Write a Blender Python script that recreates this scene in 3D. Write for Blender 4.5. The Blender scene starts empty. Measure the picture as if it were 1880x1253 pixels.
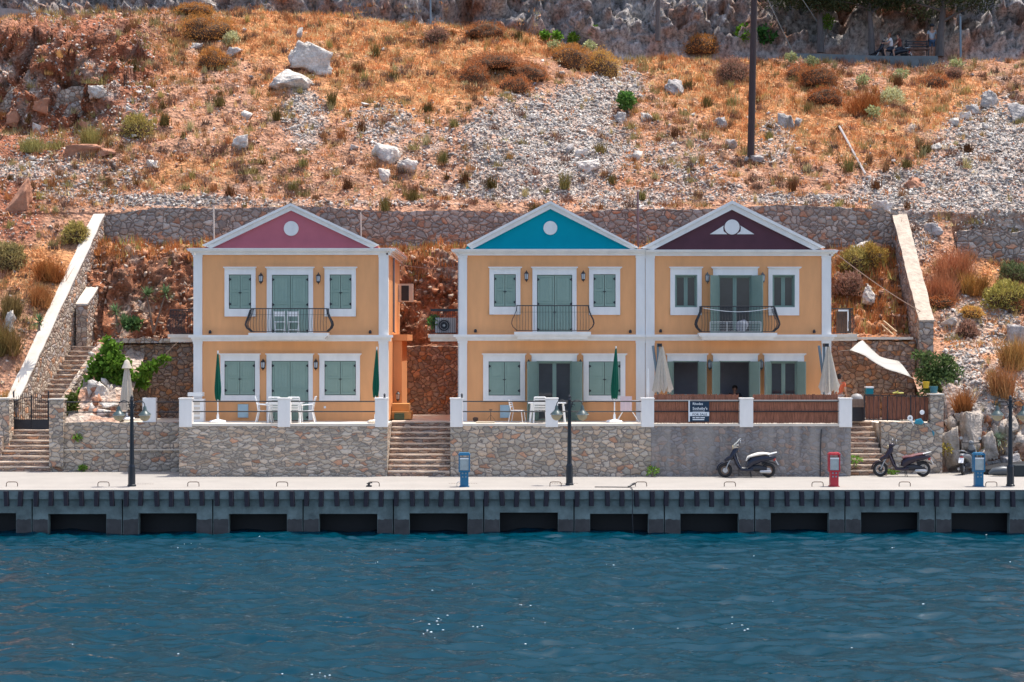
import bpy, bmesh, math, random
import numpy as np
from mathutils import Vector, Matrix
random.seed(7); RNG = np.random.default_rng(11)
R = math.radians
S = bpy.context.scene
COL = S.collection
FPX = 3400.0          # focal length in photo pixels (1880 wide)
CX, CY, ZC = 940.0, 630.0, 4.864

# ---------------------------------------------------------------- camera, sky, sun, exposure
cam_d = bpy.data.cameras.new("camera"); cam = bpy.data.objects.new("camera", cam_d); COL.objects.link(cam)
cam.location = (0, 0, ZC); cam.rotation_euler = (R(90), 0, 0)
cam_d.sensor_width = 36; cam_d.lens = 36 * FPX / 1880; cam_d.shift_y = -(CY - 626.5) / 1880 * -1
cam_d.clip_start = 0.5; cam_d.clip_end = 2000
S.camera = cam
SUN_DIR = Vector((0.27, 0.135, 1.0)).normalized()      # towards the sun
ELEV = math.asin(SUN_DIR.z); ROT = math.atan2(SUN_DIR.x, SUN_DIR.y)
w = bpy.data.worlds.new("World"); S.world = w; w.use_nodes = True
nt = w.node_tree; nt.nodes.clear()
sky = nt.nodes.new("ShaderNodeTexSky"); sky.sky_type = 'NISHITA'; sky.sun_disc = False
sky.sun_elevation = ELEV; sky.sun_rotation = ROT; sky.air_density = 0.8; sky.dust_density = 2.5
bg = nt.nodes.new("ShaderNodeBackground"); bg.inputs[1].default_value = 0.15
wo = nt.nodes.new("ShaderNodeOutputWorld")
nt.links.new(sky.outputs[0], bg.inputs[0]); nt.links.new(bg.outputs[0], wo.inputs[0])
sd = bpy.data.lights.new("sun", 'SUN'); sd.energy = 2.9; sd.angle = R(0.5); sd.color = (1.0, 0.95, 0.87)
sun = bpy.data.objects.new("sun", sd); COL.objects.link(sun)
sun.rotation_euler = (-SUN_DIR).to_track_quat('-Z', 'Y').to_euler(); sun.location = (20, 60, 60)
S.view_settings.view_transform = 'Standard'; S.view_settings.look = 'None'
S.view_settings.exposure = 0.95; S.view_settings.gamma = 1.0
S.render.engine = 'CYCLES'
S.cycles.max_bounces = 6; S.cycles.diffuse_bounces = 4; S.cycles.glossy_bounces = 3
S.cycles.transmission_bounces = 4; S.cycles.transparent_max_bounces = 6
S.cycles.use_denoising = True; S.cycles.sample_clamp_indirect = 6

def X(px, Y): return (px - CX) / FPX * Y
def Z(py, Y): return ZC - (py - CY) / FPX * Y
def P(px, py, Y): return (X(px, Y), Y, Z(py, Y))

# ---------------------------------------------------------------- materials
MATS = {}
def nodes(name):
    m = bpy.data.materials.new(name); m.use_nodes = True
    t = m.node_tree; b = t.nodes["Principled BSDF"]
    return m, t, b
def mat(name, col, rough=0.65, metal=0.0, var=0.10, scale=3.0, bump=0.0, bscale=30.0, spec=0.4, attr=False, transl=0.0, alpha=1.0, stretch=None):
    if name in MATS: return MATS[name]
    m, t, b = nodes(name); N = t.nodes.new; L = t.links.new
    b.inputs['Roughness'].default_value = rough; b.inputs['Metallic'].default_value = metal
    b.inputs['Specular IOR Level'].default_value = spec
    tc = N('ShaderNodeTexCoord'); src = tc.outputs['Object']
    if stretch:
        mp = N('ShaderNodeMapping'); mp.inputs['Scale'].default_value = stretch; L(src, mp.inputs[0]); src = mp.outputs[0]
    nz = N('ShaderNodeTexNoise'); nz.inputs['Scale'].default_value = scale; nz.inputs['Detail'].default_value = 6
    nz.inputs['Roughness'].default_value = 0.65
    L(src, nz.inputs['Vector'])
    mr = N('ShaderNodeMapRange'); mr.inputs[1].default_value = 0.25; mr.inputs[2].default_value = 0.75
    mr.inputs[3].default_value = 1 - var; mr.inputs[4].default_value = 1 + var
    L(nz.outputs['Fac'], mr.inputs[0])
    mx = N('ShaderNodeMix'); mx.data_type = 'RGBA'; mx.blend_type = 'MULTIPLY'; mx.inputs[0].default_value = 1.0
    if attr:
        at = N('ShaderNodeAttribute'); at.attribute_name = 'Col'; L(at.outputs['Color'], mx.inputs[6])
    else:
        mx.inputs[6].default_value = (*col, 1)
    cr = N('ShaderNodeCombineColor')
    for i in range(3): L(mr.outputs[0], cr.inputs[i])
    L(cr.outputs[0], mx.inputs[7]); L(mx.outputs[2], b.inputs['Base Color'])
    if bump:
        n2 = N('ShaderNodeTexNoise'); n2.inputs['Scale'].default_value = bscale; n2.inputs['Detail'].default_value = 4
        L(src, n2.inputs['Vector'])
        bp = N('ShaderNodeBump'); bp.inputs['Strength'].default_value = 1.0; bp.inputs['Distance'].default_value = bump
        L(n2.outputs['Fac'], bp.inputs['Height']); L(bp.outputs[0], b.inputs['Normal'])
    if transl:
        tr = N('ShaderNodeBsdfTranslucent'); L(mx.outputs[2], tr.inputs[0])
        ms = N('ShaderNodeMixShader'); ms.inputs[0].default_value = transl
        o = t.nodes['Material Output']; L(b.outputs[0], ms.inputs[1]); L(tr.outputs[0], ms.inputs[2]); L(ms.outputs[0], o.inputs[0])
    if alpha < 1: b.inputs['Alpha'].default_value = alpha
    MATS[name] = m
    return m

def stone_mat(name, sx=3.2, sz=4.6, cols=((0.20,0.19,0.19),(0.30,0.26,0.24),(0.36,0.25,0.19),(0.25,0.24,0.25),(0.42,0.20,0.10)),
              mortar=(0.10,0.085,0.08), edge=0.055, bump=0.05, smear=0.0, rnd=0.9):
    m, t, b = nodes(name); N = t.nodes.new; L = t.links.new
    b.inputs['Roughness'].default_value = 0.85; b.inputs['Specular IOR Level'].default_value = 0.25
    tc = N('ShaderNodeTexCoord'); geo = N('ShaderNodeNewGeometry')
    nz = N('ShaderNodeTexNoise'); nz.inputs['Scale'].default_value = 4.0; nz.inputs['Detail'].default_value = 4
    L(geo.outputs['Position'], nz.inputs['Vector'])
    sc = N('ShaderNodeVectorMath'); sc.operation = 'SCALE'; sc.inputs['Scale'].default_value = 0.2
    L(nz.outputs['Color'], sc.inputs[0])
    ad = N('ShaderNodeVectorMath'); ad.operation = 'ADD'; L(geo.outputs['Position'], ad.inputs[0]); L(sc.outputs[0], ad.inputs[1])
    mp = N('ShaderNodeMapping'); mp.inputs['Scale'].default_value = (sx, sx, sz); L(ad.outputs[0], mp.inputs[0])
    v1 = N('ShaderNodeTexVoronoi'); v1.feature = 'F1'; v1.inputs['Scale'].default_value = 1; v1.inputs['Randomness'].default_value = rnd
    v2 = N('ShaderNodeTexVoronoi'); v2.feature = 'DISTANCE_TO_EDGE'; v2.inputs['Scale'].default_value = 1; v2.inputs['Randomness'].default_value = rnd
    L(mp.outputs[0], v1.inputs['Vector']); L(mp.outputs[0], v2.inputs['Vector'])
    sp = N('ShaderNodeSeparateColor'); L(v1.outputs['Color'], sp.inputs[0])
    rp = N('ShaderNodeValToRGB'); e = rp.color_ramp.elements; rp.color_ramp.interpolation = 'CONSTANT'
    pos = (0.0, 0.3, 0.55, 0.72, 0.93)
    e[0].position = 0; e[0].color = (*cols[0], 1); e[1].position = pos[1]; e[1].color = (*cols[1], 1)
    for i in (2, 3, 4):
        q = e.new(pos[i]); q.color = (*cols[i], 1)
    L(sp.outputs[0], rp.inputs[0])
    # brightness variation per stone plus fine mottling
    n3 = N('ShaderNodeTexNoise'); n3.inputs['Scale'].default_value = 14; n3.inputs['Detail'].default_value = 6; n3.inputs['Roughness'].default_value = 0.7
    L(geo.outputs['Position'], n3.inputs['Vector'])
    ma = N('ShaderNodeMath'); ma.operation = 'MULTIPLY_ADD'; ma.inputs[1].default_value = 0.55; ma.inputs[2].default_value = 0.35
    L(sp.outputs[1], ma.inputs[0])
    mb_ = N('ShaderNodeMath'); mb_.operation = 'MULTIPLY_ADD'; mb_.inputs[1].default_value = 0.8; L(n3.outputs['Fac'], mb_.inputs[0]); L(ma.outputs[0], mb_.inputs[2])
    cc = N('ShaderNodeCombineColor')
    for i in range(3): L(mb_.outputs[0], cc.inputs[i])
    m1 = N('ShaderNodeMix'); m1.data_type = 'RGBA'; m1.blend_type = 'MULTIPLY'; m1.inputs[0].default_value = 1
    L(rp.outputs[0], m1.inputs[6]); L(cc.outputs[0], m1.inputs[7])
    mm = N('ShaderNodeMapRange'); mm.inputs[1].default_value = edge * 0.35; mm.inputs[2].default_value = edge * 1.5
    L(v2.outputs['Distance'], mm.inputs[0])
    m2 = N('ShaderNodeMix'); m2.data_type = 'RGBA'; m2.inputs[6].default_value = (*mortar, 1)
    L(mm.outputs[0], m2.inputs[0]); L(m1.outputs[2], m2.inputs[7])
    out = m2.outputs[2]
    if smear:
        n4 = N('ShaderNodeTexNoise'); n4.inputs['Scale'].default_value = 1; n4.inputs['Detail'].default_value = 5
        m4 = N('ShaderNodeMapping'); m4.inputs['Scale'].default_value = (3.2, 3.2, 0.35); L(geo.outputs['Position'], m4.inputs[0]); L(m4.outputs[0], n4.inputs['Vector'])
        r4 = N('ShaderNodeMapRange'); r4.inputs[1].default_value = 0.4; r4.inputs[2].default_value = 0.62; r4.inputs[3].default_value = 0.25; r4.inputs[4].default_value = smear
        L(n4.outputs['Fac'], r4.inputs[0])
        m5 = N('ShaderNodeMix'); m5.data_type = 'RGBA'; m5.inputs[7].default_value = (0.32, 0.295, 0.27, 1)
        L(r4.outputs[0], m5.inputs[0]); L(out, m5.inputs[6]); out = m5.outputs[2]
    L(out, b.inputs['Base Color'])
    ms = N('ShaderNodeMapRange'); ms.interpolation_type = 'SMOOTHSTEP'; ms.inputs[2].default_value = 0.28; L(v2.outputs['Distance'], ms.inputs[0])
    hh = N('ShaderNodeMath'); hh.operation = 'MULTIPLY_ADD'; hh.inputs[1].default_value = 0.35; L(n3.outputs['Fac'], hh.inputs[0]); L(ms.outputs[0], hh.inputs[2])
    bp = N('ShaderNodeBump'); bp.inputs['Distance'].default_value = bump * (0.4 if smear else 1); L(hh.outputs[0], bp.inputs['Height']); L(bp.outputs[0], b.inputs['Normal'])
    MATS[name] = m
    return m

# ---------------------------------------------------------------- numpy noise
_perm = RNG.permutation(256); _perm = np.concatenate([_perm, _perm, _perm])
_g = RNG.normal(size=(256, 3)); _g /= np.linalg.norm(_g, axis=1)[:, None]
def pnoise(p):
    p = np.asarray(p, float); i = np.floor(p).astype(int); f = p - i; i &= 255
    u = f * f * f * (f * (f * 6 - 15) + 10); r = 0
    for dx in (0, 1):
        for dy in (0, 1):
            for dz in (0, 1):
                h = _perm[_perm[_perm[(i[..., 0] + dx) & 255] + ((i[..., 1] + dy) & 255)] + ((i[..., 2] + dz) & 255)]
                g = _g[h]; d = (f - np.array([dx, dy, dz])) * g
                wt = (u[..., 0] if dx else 1 - u[..., 0]) * (u[..., 1] if dy else 1 - u[..., 1]) * (u[..., 2] if dz else 1 - u[..., 2])
                r = r + wt * d.sum(-1)
    return r * 1.5
def fbm(p, f=1.0, oct=4, ridge=False, gain=0.5):
    p = np.asarray(p, float) * f; a = 1; s = 0; tot = 0
    for k in range(oct):
        n = pnoise(p + 17.3 * k)
        s = s + a * ((1 - np.abs(n) * 2) if ridge else n); tot += a; a *= gain; p = p * 2.03
    return s / tot

def worley(p, seed=0):
    """cell noise: (random value of the nearest cell, F2-F1)"""
    p = np.asarray(p, float); sh = p.shape[:-1]; p = p.reshape(-1, 3); i = np.floor(p).astype(int); f1 = np.full(len(p), 9.); f2 = f1.copy(); val = np.zeros(len(p))
    for dx in (-1, 0, 1):
        for dy in (-1, 0, 1):
            for dz in (-1, 0, 1):
                c = i + np.array([dx, dy, dz]); h = _perm[_perm[_perm[(c[:, 0]+seed) & 255] + (c[:, 1] & 255)] + (c[:, 2] & 255)]
                q = c + np.stack([h/256., _perm[h+1]/256., _perm[h+2]/256.], -1); d = np.linalg.norm(p-q, axis=1)
                m_ = d < f1; f2 = np.where(m_, f1, np.minimum(f2, d)); val = np.where(m_, _perm[h+7]/255., val); f1 = np.where(m_, d, f1)
    return val.reshape(sh), (f2-f1).reshape(sh)

# ---------------------------------------------------------------- mesh helpers
ORG = {}
def org(o): return ORG.get(o.name, Vector((0, 0, 0))) if o else Vector((0, 0, 0))
def tag(o, label=None, cat=None, group=None, kind=None):
    if label: o['label'] = label
    if cat: o['category'] = cat
    if group: o['group'] = group
    if kind: o['kind'] = kind
    return o
def thing(name, loc, label, cat, group=None, rz=0, parent=None):
    o = bpy.data.objects.new(name, None); COL.objects.link(o); o.empty_display_size = .2
    o.location = loc; o.rotation_euler = (0, 0, rz); ORG[o.name] = Vector(loc)
    return tag(o, label, cat, group)
def mesh_np(name, V, F, m, parent=None, smooth=False, col=None, quads=True):
    """V (n,3), F (k,3|4) arrays"""
    me = bpy.data.meshes.new(name); V = np.asarray(V, np.float32); F = np.asarray(F, np.int32)
    if parent is not None: V = V - np.array(org(parent), np.float32)
    k = F.shape[1]
    me.vertices.add(len(V)); me.vertices.foreach_set('co', V.ravel())
    me.loops.add(F.size); me.loops.foreach_set('vertex_index', F.ravel())
    me.polygons.add(len(F)); me.polygons.foreach_set('loop_start', np.arange(0, F.size, k, dtype=np.int32))
    me.update(calc_edges=True)
    if smooth: me.polygons.foreach_set('use_smooth', np.ones(len(F), bool))
    if col is not None:
        a = me.color_attributes.new('Col', 'FLOAT_COLOR', 'POINT')
        c = np.ones((len(V), 4), np.float32); c[:, :3] = col; a.data.foreach_set('color', c.ravel())
    me.materials.append(m)
    o = bpy.data.objects.new(name, me); COL.objects.link(o)
    if parent is not None: o.parent = parent; ORG[o.name] = org(parent)
    return o
class MB:
    def __init__(s): s.v = []; s.f = []
    def add(s, vs, fs):
        b = len(s.v); s.v += [tuple(v) for v in vs]; s.f += [tuple(i + b for i in f) for f in fs]; return s
    def box(s, x0, x1, y0, y1, z0, z1):
        if x0 > x1: x0, x1 = x1, x0
        if y0 > y1: y0, y1 = y1, y0
        if z0 > z1: z0, z1 = z1, z0
        return s.add([(x0,y0,z0),(x1,y0,z0),(x1,y1,z0),(x0,y1,z0),(x0,y0,z1),(x1,y0,z1),(x1,y1,z1),(x0,y1,z1)],
                     [(0,3,2,1),(4,5,6,7),(0,1,5,4),(1,2,6,5),(2,3,7,6),(3,0,4,7)])
    def obox(s, c, size, M=None):
        c = Vector(c); hx, hy, hz = [q / 2 for q in size]; M = M or Matrix.Identity(3)
        vs = [c + M @ Vector((a, b_, d)) for a, b_, d in [(-hx,-hy,-hz),(hx,-hy,-hz),(hx,hy,-hz),(-hx,hy,-hz),(-hx,-hy,hz),(hx,-hy,hz),(hx,hy,hz),(-hx,hy,hz)]]
        return s.add(vs, [(0,3,2,1),(4,5,6,7),(0,1,5,4),(1,2,6,5),(2,3,7,6),(3,0,4,7)])
    def tube(s, pts, r, n=6, cap=True):
        pts = [Vector(p) for p in pts]; rs = r if isinstance(r, (list, tuple)) else [r] * len(pts)
        vs = []; fs = []; up = None
        for i, p in enumerate(pts):
            d = (pts[min(i + 1, len(pts) - 1)] - pts[max(i - 1, 0)]).normalized()
            if up is None: up = Vector((0, 0, 1)) if abs(d.z) < .9 else Vector((1, 0, 0))
            a = d.cross(up).normalized()
            if a.length < .1: a = d.orthogonal().normalized()
            b_ = a.cross(d).normalized(); up = b_
            for k in range(n):
                t = 2 * math.pi * (k + .5) / n; vs.append(p + (a * math.cos(t) + b_ * math.sin(t)) * rs[i])
        for i in range(len(pts) - 1):
            for k in range(n):
                fs.append((i*n+k, i*n+(k+1) % n, (i+1)*n+(k+1) % n, (i+1)*n+k))
        if cap: fs += [tuple(range(n))[::-1], tuple((len(pts)-1)*n + k for k in range(n))]
        return s.add(vs, fs)
    def lathe(s, c, prof, n=12, axis='z', squash=1.0):
        vs = []; fs = []
        for r, h in prof:
            for k in range(n):
                t = 2 * math.pi * (k + .5) / n; a, b_ = r * math.cos(t), r * math.sin(t) * squash
                q = (a, b_, h) if axis == 'z' else ((a, h, b_) if axis == 'y' else (h, a, b_))
                vs.append((c[0] + q[0], c[1] + q[1], c[2] + q[2]))
        for i in range(len(prof) - 1):
            for k in range(n): fs.append((i*n+k, i*n+(k+1) % n, (i+1)*n+(k+1) % n, (i+1)*n+k))
        fs += [tuple(range(n))[::-1], tuple((len(prof)-1)*n + k for k in range(n))]
        return s.add(vs, fs)
    def prism(s, poly, y0, y1):
        n = len(poly)
        return s.add([(x, y0, z) for x, z in poly] + [(x, y1, z) for x, z in poly],
                     [tuple(range(n)), tuple(range(n, 2*n))[::-1]] + [(i, i + n, (i+1) % n + n, (i+1) % n) for i in range(n)])
    def torus(s, c, R_, r, axis='y', N=20, n=8):
        vs = []; fs = []
        for i in range(N):
            t = 2*math.pi*i/N
            for k in range(n):
                u = 2*math.pi*k/n; q = R_ + r*math.cos(u); h = r*math.sin(u)
                a, b_ = q*math.cos(t), q*math.sin(t)
                p = (a, h, b_) if axis == 'y' else ((a, b_, h) if axis == 'z' else (h, a, b_))
                vs.append((c[0]+p[0], c[1]+p[1], c[2]+p[2]))
        for i in range(N):
            for k in range(n): fs.append((i*n+k, i*n+(k+1) % n, ((i+1) % N)*n+(k+1) % n, ((i+1) % N)*n+k))
        return s.add(vs, fs)
    def loft(s, rings, n=10, p=2.0, cap=True):
        """rings: (centre, half_w(y), half_h, tilt_axis_dir) cross-sections along x/z plane"""
        vs = []; fs = []
        m = len(rings)
        for i, (c, hw, hh) in enumerate(rings):
            a = Vector(rings[max(i-1, 0)][0]); b_ = Vector(rings[min(i+1, m-1)][0]); d = (b_-a).normalized()
            side = Vector((0, 1, 0)); up = side.cross(d).normalized()
            if up.length < .1: up = Vector((0, 0, 1))
            for k in range(n):
                t = 2*math.pi*k/n; cx, sx = math.cos(t), math.sin(t)
                cx = math.copysign(abs(cx)**(2/p), cx); sx = math.copysign(abs(sx)**(2/p), sx)
                vs.append(Vector(c) + side*hw*cx + up*hh*sx)
        for i in range(m-1):
            for k in range(n): fs.append((i*n+k, i*n+(k+1) % n, (i+1)*n+(k+1) % n, (i+1)*n+k))
        if cap: fs += [tuple(range(n))[::-1], tuple((m-1)*n+k for k in range(n))]
        return s.add(vs, fs)
    def build(s, name, m, parent=None, smooth=False, bevel=0, weld=False):
        me = bpy.data.meshes.new(name); o_ = org(parent)
        me.from_pydata([(v[0]-o_.x, v[1]-o_.y, v[2]-o_.z) for v in s.v], [], s.f)
        bm = bmesh.new(); bm.from_mesh(me)
        if weld: bmesh.ops.remove_doubles(bm, verts=bm.verts, dist=1e-4)
        bmesh.ops.recalc_face_normals(bm, faces=bm.faces); bm.to_mesh(me); bm.free()
        me.materials.append(m)
        if smooth:
            me.polygons.foreach_set('use_smooth', [True]*len(me.polygons))
            try: me.set_sharp_from_angle(angle=R(50))
            except Exception: pass
        o = bpy.data.objects.new(name, me); COL.objects.link(o)
        if parent is not None: o.parent = parent; ORG[o.name] = o_
        if bevel:
            b = o.modifiers.new('bevel', 'BEVEL'); b.width = bevel; b.segments = 2; b.limit_method = 'ANGLE'
        return o
def copy_tree(o, parent=None):
    c = o.copy(); COL.objects.link(c)
    if parent is not None: c.parent = parent
    for ch in o.children: copy_tree(ch, c)
    return c

# ---------------------------------------------------------------- palette
M = dict(
 ochre=mat('ochre_render', (0.79,0.378,0.160), 0.8, var=0.10, scale=1.3, bump=0.004, bscale=60, stretch=(1.6,1.6,.35)),
 white=mat('white_trim_paint', (0.80,0.775,0.735), 0.6, var=0.08, scale=1.5, stretch=(2,2,.6)),
 offwhite=mat('weathered_white_concrete', (0.66,0.59,0.50), 0.8, var=0.16, scale=2.5, bump=0.01),
 shutter=mat('sage_green_paint', (0.265,0.365,0.30), 0.5, var=0.06, scale=4),
 shutter2=mat('sage_green_frame_and_shaded_leaf', (0.20,0.28,0.235), 0.5, var=0.06, scale=4),
 black=mat('black_iron', (0.022,0.024,0.03), 0.45, var=0.2, scale=8),
 blackgloss=mat('black_gloss_paint', (0.018,0.02,0.03), 0.25, var=0.1),
 pink=mat('dusty_pink_paint', (0.50,0.135,0.165), 0.75, var=0.08, scale=1.5),
 blue=mat('turquoise_paint', (0.0,0.29,0.37), 0.75, spec=.1, var=0.06, scale=1.5),
 maroon=mat('maroon_paint', (0.095,0.032,0.044), 0.75, var=0.15, scale=1.5),
 tile=mat('terracotta_roof_tile', (0.45,0.2,0.12), 0.8, var=0.25, scale=6, bump=0.02, bscale=8),
 green=mat('dark_green_canvas', (0.0,0.105,0.062), 0.8, var=0.15, scale=6),
 cream=mat('cream_canvas', (0.62,0.56,0.47), 0.85, var=0.12, scale=5, transl=0.15),
 plastic=mat('white_garden_plastic', (0.85,0.85,0.83), 0.4, var=0.03),
 glass=mat('dark_window_glass', (0.03,0.035,0.045), 0.08, var=0.2, scale=3, spec=0.8),
 room=mat('unlit_room_plaster', (0.34,0.36,0.42), 0.9),
 rubber=mat('black_rubber', (0.02,0.02,0.022), 0.7),
 steel=mat('galvanised_steel', (0.45,0.46,0.47), 0.4, metal=0.7),
 chrome=mat('chrome', (0.7,0.7,0.7), 0.2, metal=1.0, var=0.02),
 rust=mat('rusty_iron', (0.12,0.08,0.06), 0.7, metal=0.3, var=0.3),
 concrete=mat('quay_concrete', (0.325,0.30,0.27), 0.85, var=0.10, scale=0.8, bump=0.01, bscale=25),
 skin=mat('skin', (0.5,0.27,0.18), 0.6), hair=mat('dark_hair', (0.03,0.02,0.015), 0.7),
 wood=mat('weathered_wood', (0.22,0.16,0.12), 0.8, var=0.3, scale=4, stretch=(6,6,0.6)),
 brown=mat('brown_timber', (0.11,0.06,0.04), 0.8, var=0.3, scale=4),
 lampglass=mat('cream_lamp_glass', (0.78,0.68,0.48), 0.25, var=0.05, transl=.6),
 lampshade=mat('grey_green_lamp_shade', (0.05,0.08,0.08), 0.35),
 jamb=mat('grey_blue_metal', (0.20,0.27,0.32), 0.4, metal=0.2),
)
PK = ((0.39,0.335,0.27),(0.51,0.42,0.33),(0.51,0.385,0.28),(0.46,0.40,0.33),(0.50,0.28,0.18))
ST_terrace = stone_mat('coursed_terrace_stone', 3.4, 8.6, bump=0.03, cols=PK, mortar=(.20,.175,.155), edge=.05)
ST_rubble = stone_mat('rubble_terrace_stone', 3.6, 6.0, bump=0.035, cols=PK, mortar=(.18,.155,.14), edge=.055)
ST_smear = stone_mat('cement_smeared_stone', 4.2, 6.0, cols=((0.16,0.155,0.16),(0.22,0.19,0.18),(0.26,0.17,0.13),(0.2,0.19,0.2),(0.26,0.15,0.1)), smear=0.75)
ST_hill = stone_mat('grey_retaining_stone', 3.2, 4.3, cols=((0.31,0.27,0.24),(0.43,0.37,0.315),(0.42,0.325,0.26),(0.37,0.325,0.285),(0.44,0.235,0.15)), mortar=(0.15,0.12,0.10))
ST_warm = stone_mat('reddish_rubble_stone', 4.0, 5.4, cols=((0.34,0.23,0.17),(0.42,0.31,0.24),(0.46,0.26,0.16),(0.33,0.26,0.22),(0.52,0.25,0.12)), mortar=(0.14,0.09,0.07))
ST_pale = stone_mat('pale_rubble_stone', 4.5, 5.0, cols=((0.42,0.34,0.27),(0.5,0.42,0.34),(0.45,0.32,0.24),(0.38,0.33,0.3),(0.5,0.28,0.17)), mortar=(0.2,0.14,0.11), bump=0.04)
ST_step = stone_mat('stair_riser_stone', 3.0, 9.0, cols=((0.35,0.24,0.18),(0.45,0.33,0.25),(0.4,0.25,0.18),(0.3,0.25,0.22),(0.5,0.27,0.16)), mortar=(0.17,0.12,0.10), edge=0.04)

# ---------------------------------------------------------------- water
def axis(segs):
    out = [segs[0][0]]
    for a, b_, n in segs: out += list(np.linspace(a, b_, n+1)[1:])
    return np.array(out)
WX = axis([(-160,-40,12),(-40,-19,50),(-19,19,440),(19,40,50),(40,160,12)])
WY = axis([(-160,10,16),(10,32,40),(32,62,430),(62,66.5,40)])
gx, gy = np.meshgrid(WX, WY)
pp = np.stack([gx*0.62 + gy*0.12, gy*1.15 + gx*.08, gx*0+3.1], -1)
hgt = 0.14*fbm(pp, 0.22, 2) + 0.16*(fbm(pp, 0.9, 2, ridge=True)-.4) + 0.055*fbm(pp, 1.7, 2) + 0.016*fbm(pp*np.array([1,1.2,1]), 3.6, 2) + 0.005*fbm(pp*np.array([1,1.2,1]), 8, 2)
fade = np.clip(1-np.maximum(np.abs(gx)-35, 0)/30, 0, 1)*np.clip((gy+5)/20, 0, 1)
WV = np.stack([gx, gy, -1.477 + hgt*fade], -1).reshape(-1, 3)
ny_, nx_ = gx.shape; ii = np.arange(ny_*nx_).reshape(ny_, nx_)
WF = np.stack([ii[:-1,:-1], ii[:-1,1:], ii[1:,1:], ii[1:,:-1]], -1).reshape(-1, 4)
m, t, b = nodes('sea_water'); N = t.nodes.new; L = t.links.new
g = N('ShaderNodeNewGeometry'); mp = N('ShaderNodeMapping'); mp.inputs['Scale'].default_value = (1.0, 2.2, 1); L(g.outputs['Position'], mp.inputs[0])
n1 = N('ShaderNodeTexNoise'); n1.inputs['Scale'].default_value = 4.5; n1.inputs['Detail'].default_value = 5; n1.inputs['Roughness'].default_value = .6; L(mp.outputs[0], n1.inputs['Vector'])
bp = N('ShaderNodeBump'); bp.inputs['Distance'].default_value = 0.016; L(n1.outputs['Fac'], bp.inputs['Height'])
df = N('ShaderNodeBsdfDiffuse'); df.inputs[0].default_value = (0.0, 0.032, 0.052, 1); gl = N('ShaderNodeBsdfGlossy'); gl.inputs['Roughness'].default_value = 0.015; gl.inputs[0].default_value = (.62, .64, .66, 1)
fz = N('ShaderNodeFresnel'); fz.inputs['IOR'].default_value = 1.33; mxs = N('ShaderNodeMixShader')
L(bp.outputs[0], gl.inputs['Normal']); L(bp.outputs[0], fz.inputs['Normal']); L(fz.outputs[0], mxs.inputs[0]); L(df.outputs[0], mxs.inputs[1]); L(gl.outputs[0], mxs.inputs[2])
t.nodes.remove(b); L(mxs.outputs[0], t.nodes['Material Output'].inputs[0])
tag(mesh_np('water', WV, WF, m, smooth=True), kind='structure')
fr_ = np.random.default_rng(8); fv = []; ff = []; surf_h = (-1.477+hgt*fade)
def glint_at(px, py, n, sx, sy, smin=.012, smax=.035):  # white mesh flecks stand in for sun glints on the waves
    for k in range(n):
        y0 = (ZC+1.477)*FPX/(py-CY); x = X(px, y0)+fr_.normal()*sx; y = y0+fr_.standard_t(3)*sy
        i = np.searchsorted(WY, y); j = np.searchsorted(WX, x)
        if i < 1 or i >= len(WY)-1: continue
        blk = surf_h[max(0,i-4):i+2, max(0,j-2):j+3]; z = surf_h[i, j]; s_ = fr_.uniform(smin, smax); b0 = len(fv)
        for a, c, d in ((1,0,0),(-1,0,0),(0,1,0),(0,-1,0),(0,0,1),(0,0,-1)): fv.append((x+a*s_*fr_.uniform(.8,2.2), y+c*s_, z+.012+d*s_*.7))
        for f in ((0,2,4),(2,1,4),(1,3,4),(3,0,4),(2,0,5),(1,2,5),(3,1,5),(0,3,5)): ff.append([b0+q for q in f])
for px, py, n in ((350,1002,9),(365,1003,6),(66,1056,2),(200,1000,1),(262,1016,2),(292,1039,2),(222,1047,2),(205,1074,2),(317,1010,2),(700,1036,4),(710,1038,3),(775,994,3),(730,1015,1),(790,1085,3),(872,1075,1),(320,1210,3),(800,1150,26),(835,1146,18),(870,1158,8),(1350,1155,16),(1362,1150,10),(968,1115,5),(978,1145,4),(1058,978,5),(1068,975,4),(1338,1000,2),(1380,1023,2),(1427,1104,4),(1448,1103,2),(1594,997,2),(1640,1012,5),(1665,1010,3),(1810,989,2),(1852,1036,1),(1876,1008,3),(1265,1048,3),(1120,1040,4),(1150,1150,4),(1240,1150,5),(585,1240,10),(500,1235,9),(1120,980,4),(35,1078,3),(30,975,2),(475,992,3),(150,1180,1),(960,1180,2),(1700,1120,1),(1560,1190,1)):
    glint_at(px, py, max(1, int(n*.6)), .05+.009*n, .10+.02*n, .006, .022)
tag(mesh_np('glint', np.array(fv), np.array(ff), mat('white_glint', (.92,.95,.97), .3, var=.02), smooth=True), 'small white flecks standing in for sun glints on the wave crests', 'glint', kind='stuff')
# shallow sandy green tone close to the quay is left to the reflections

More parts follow.
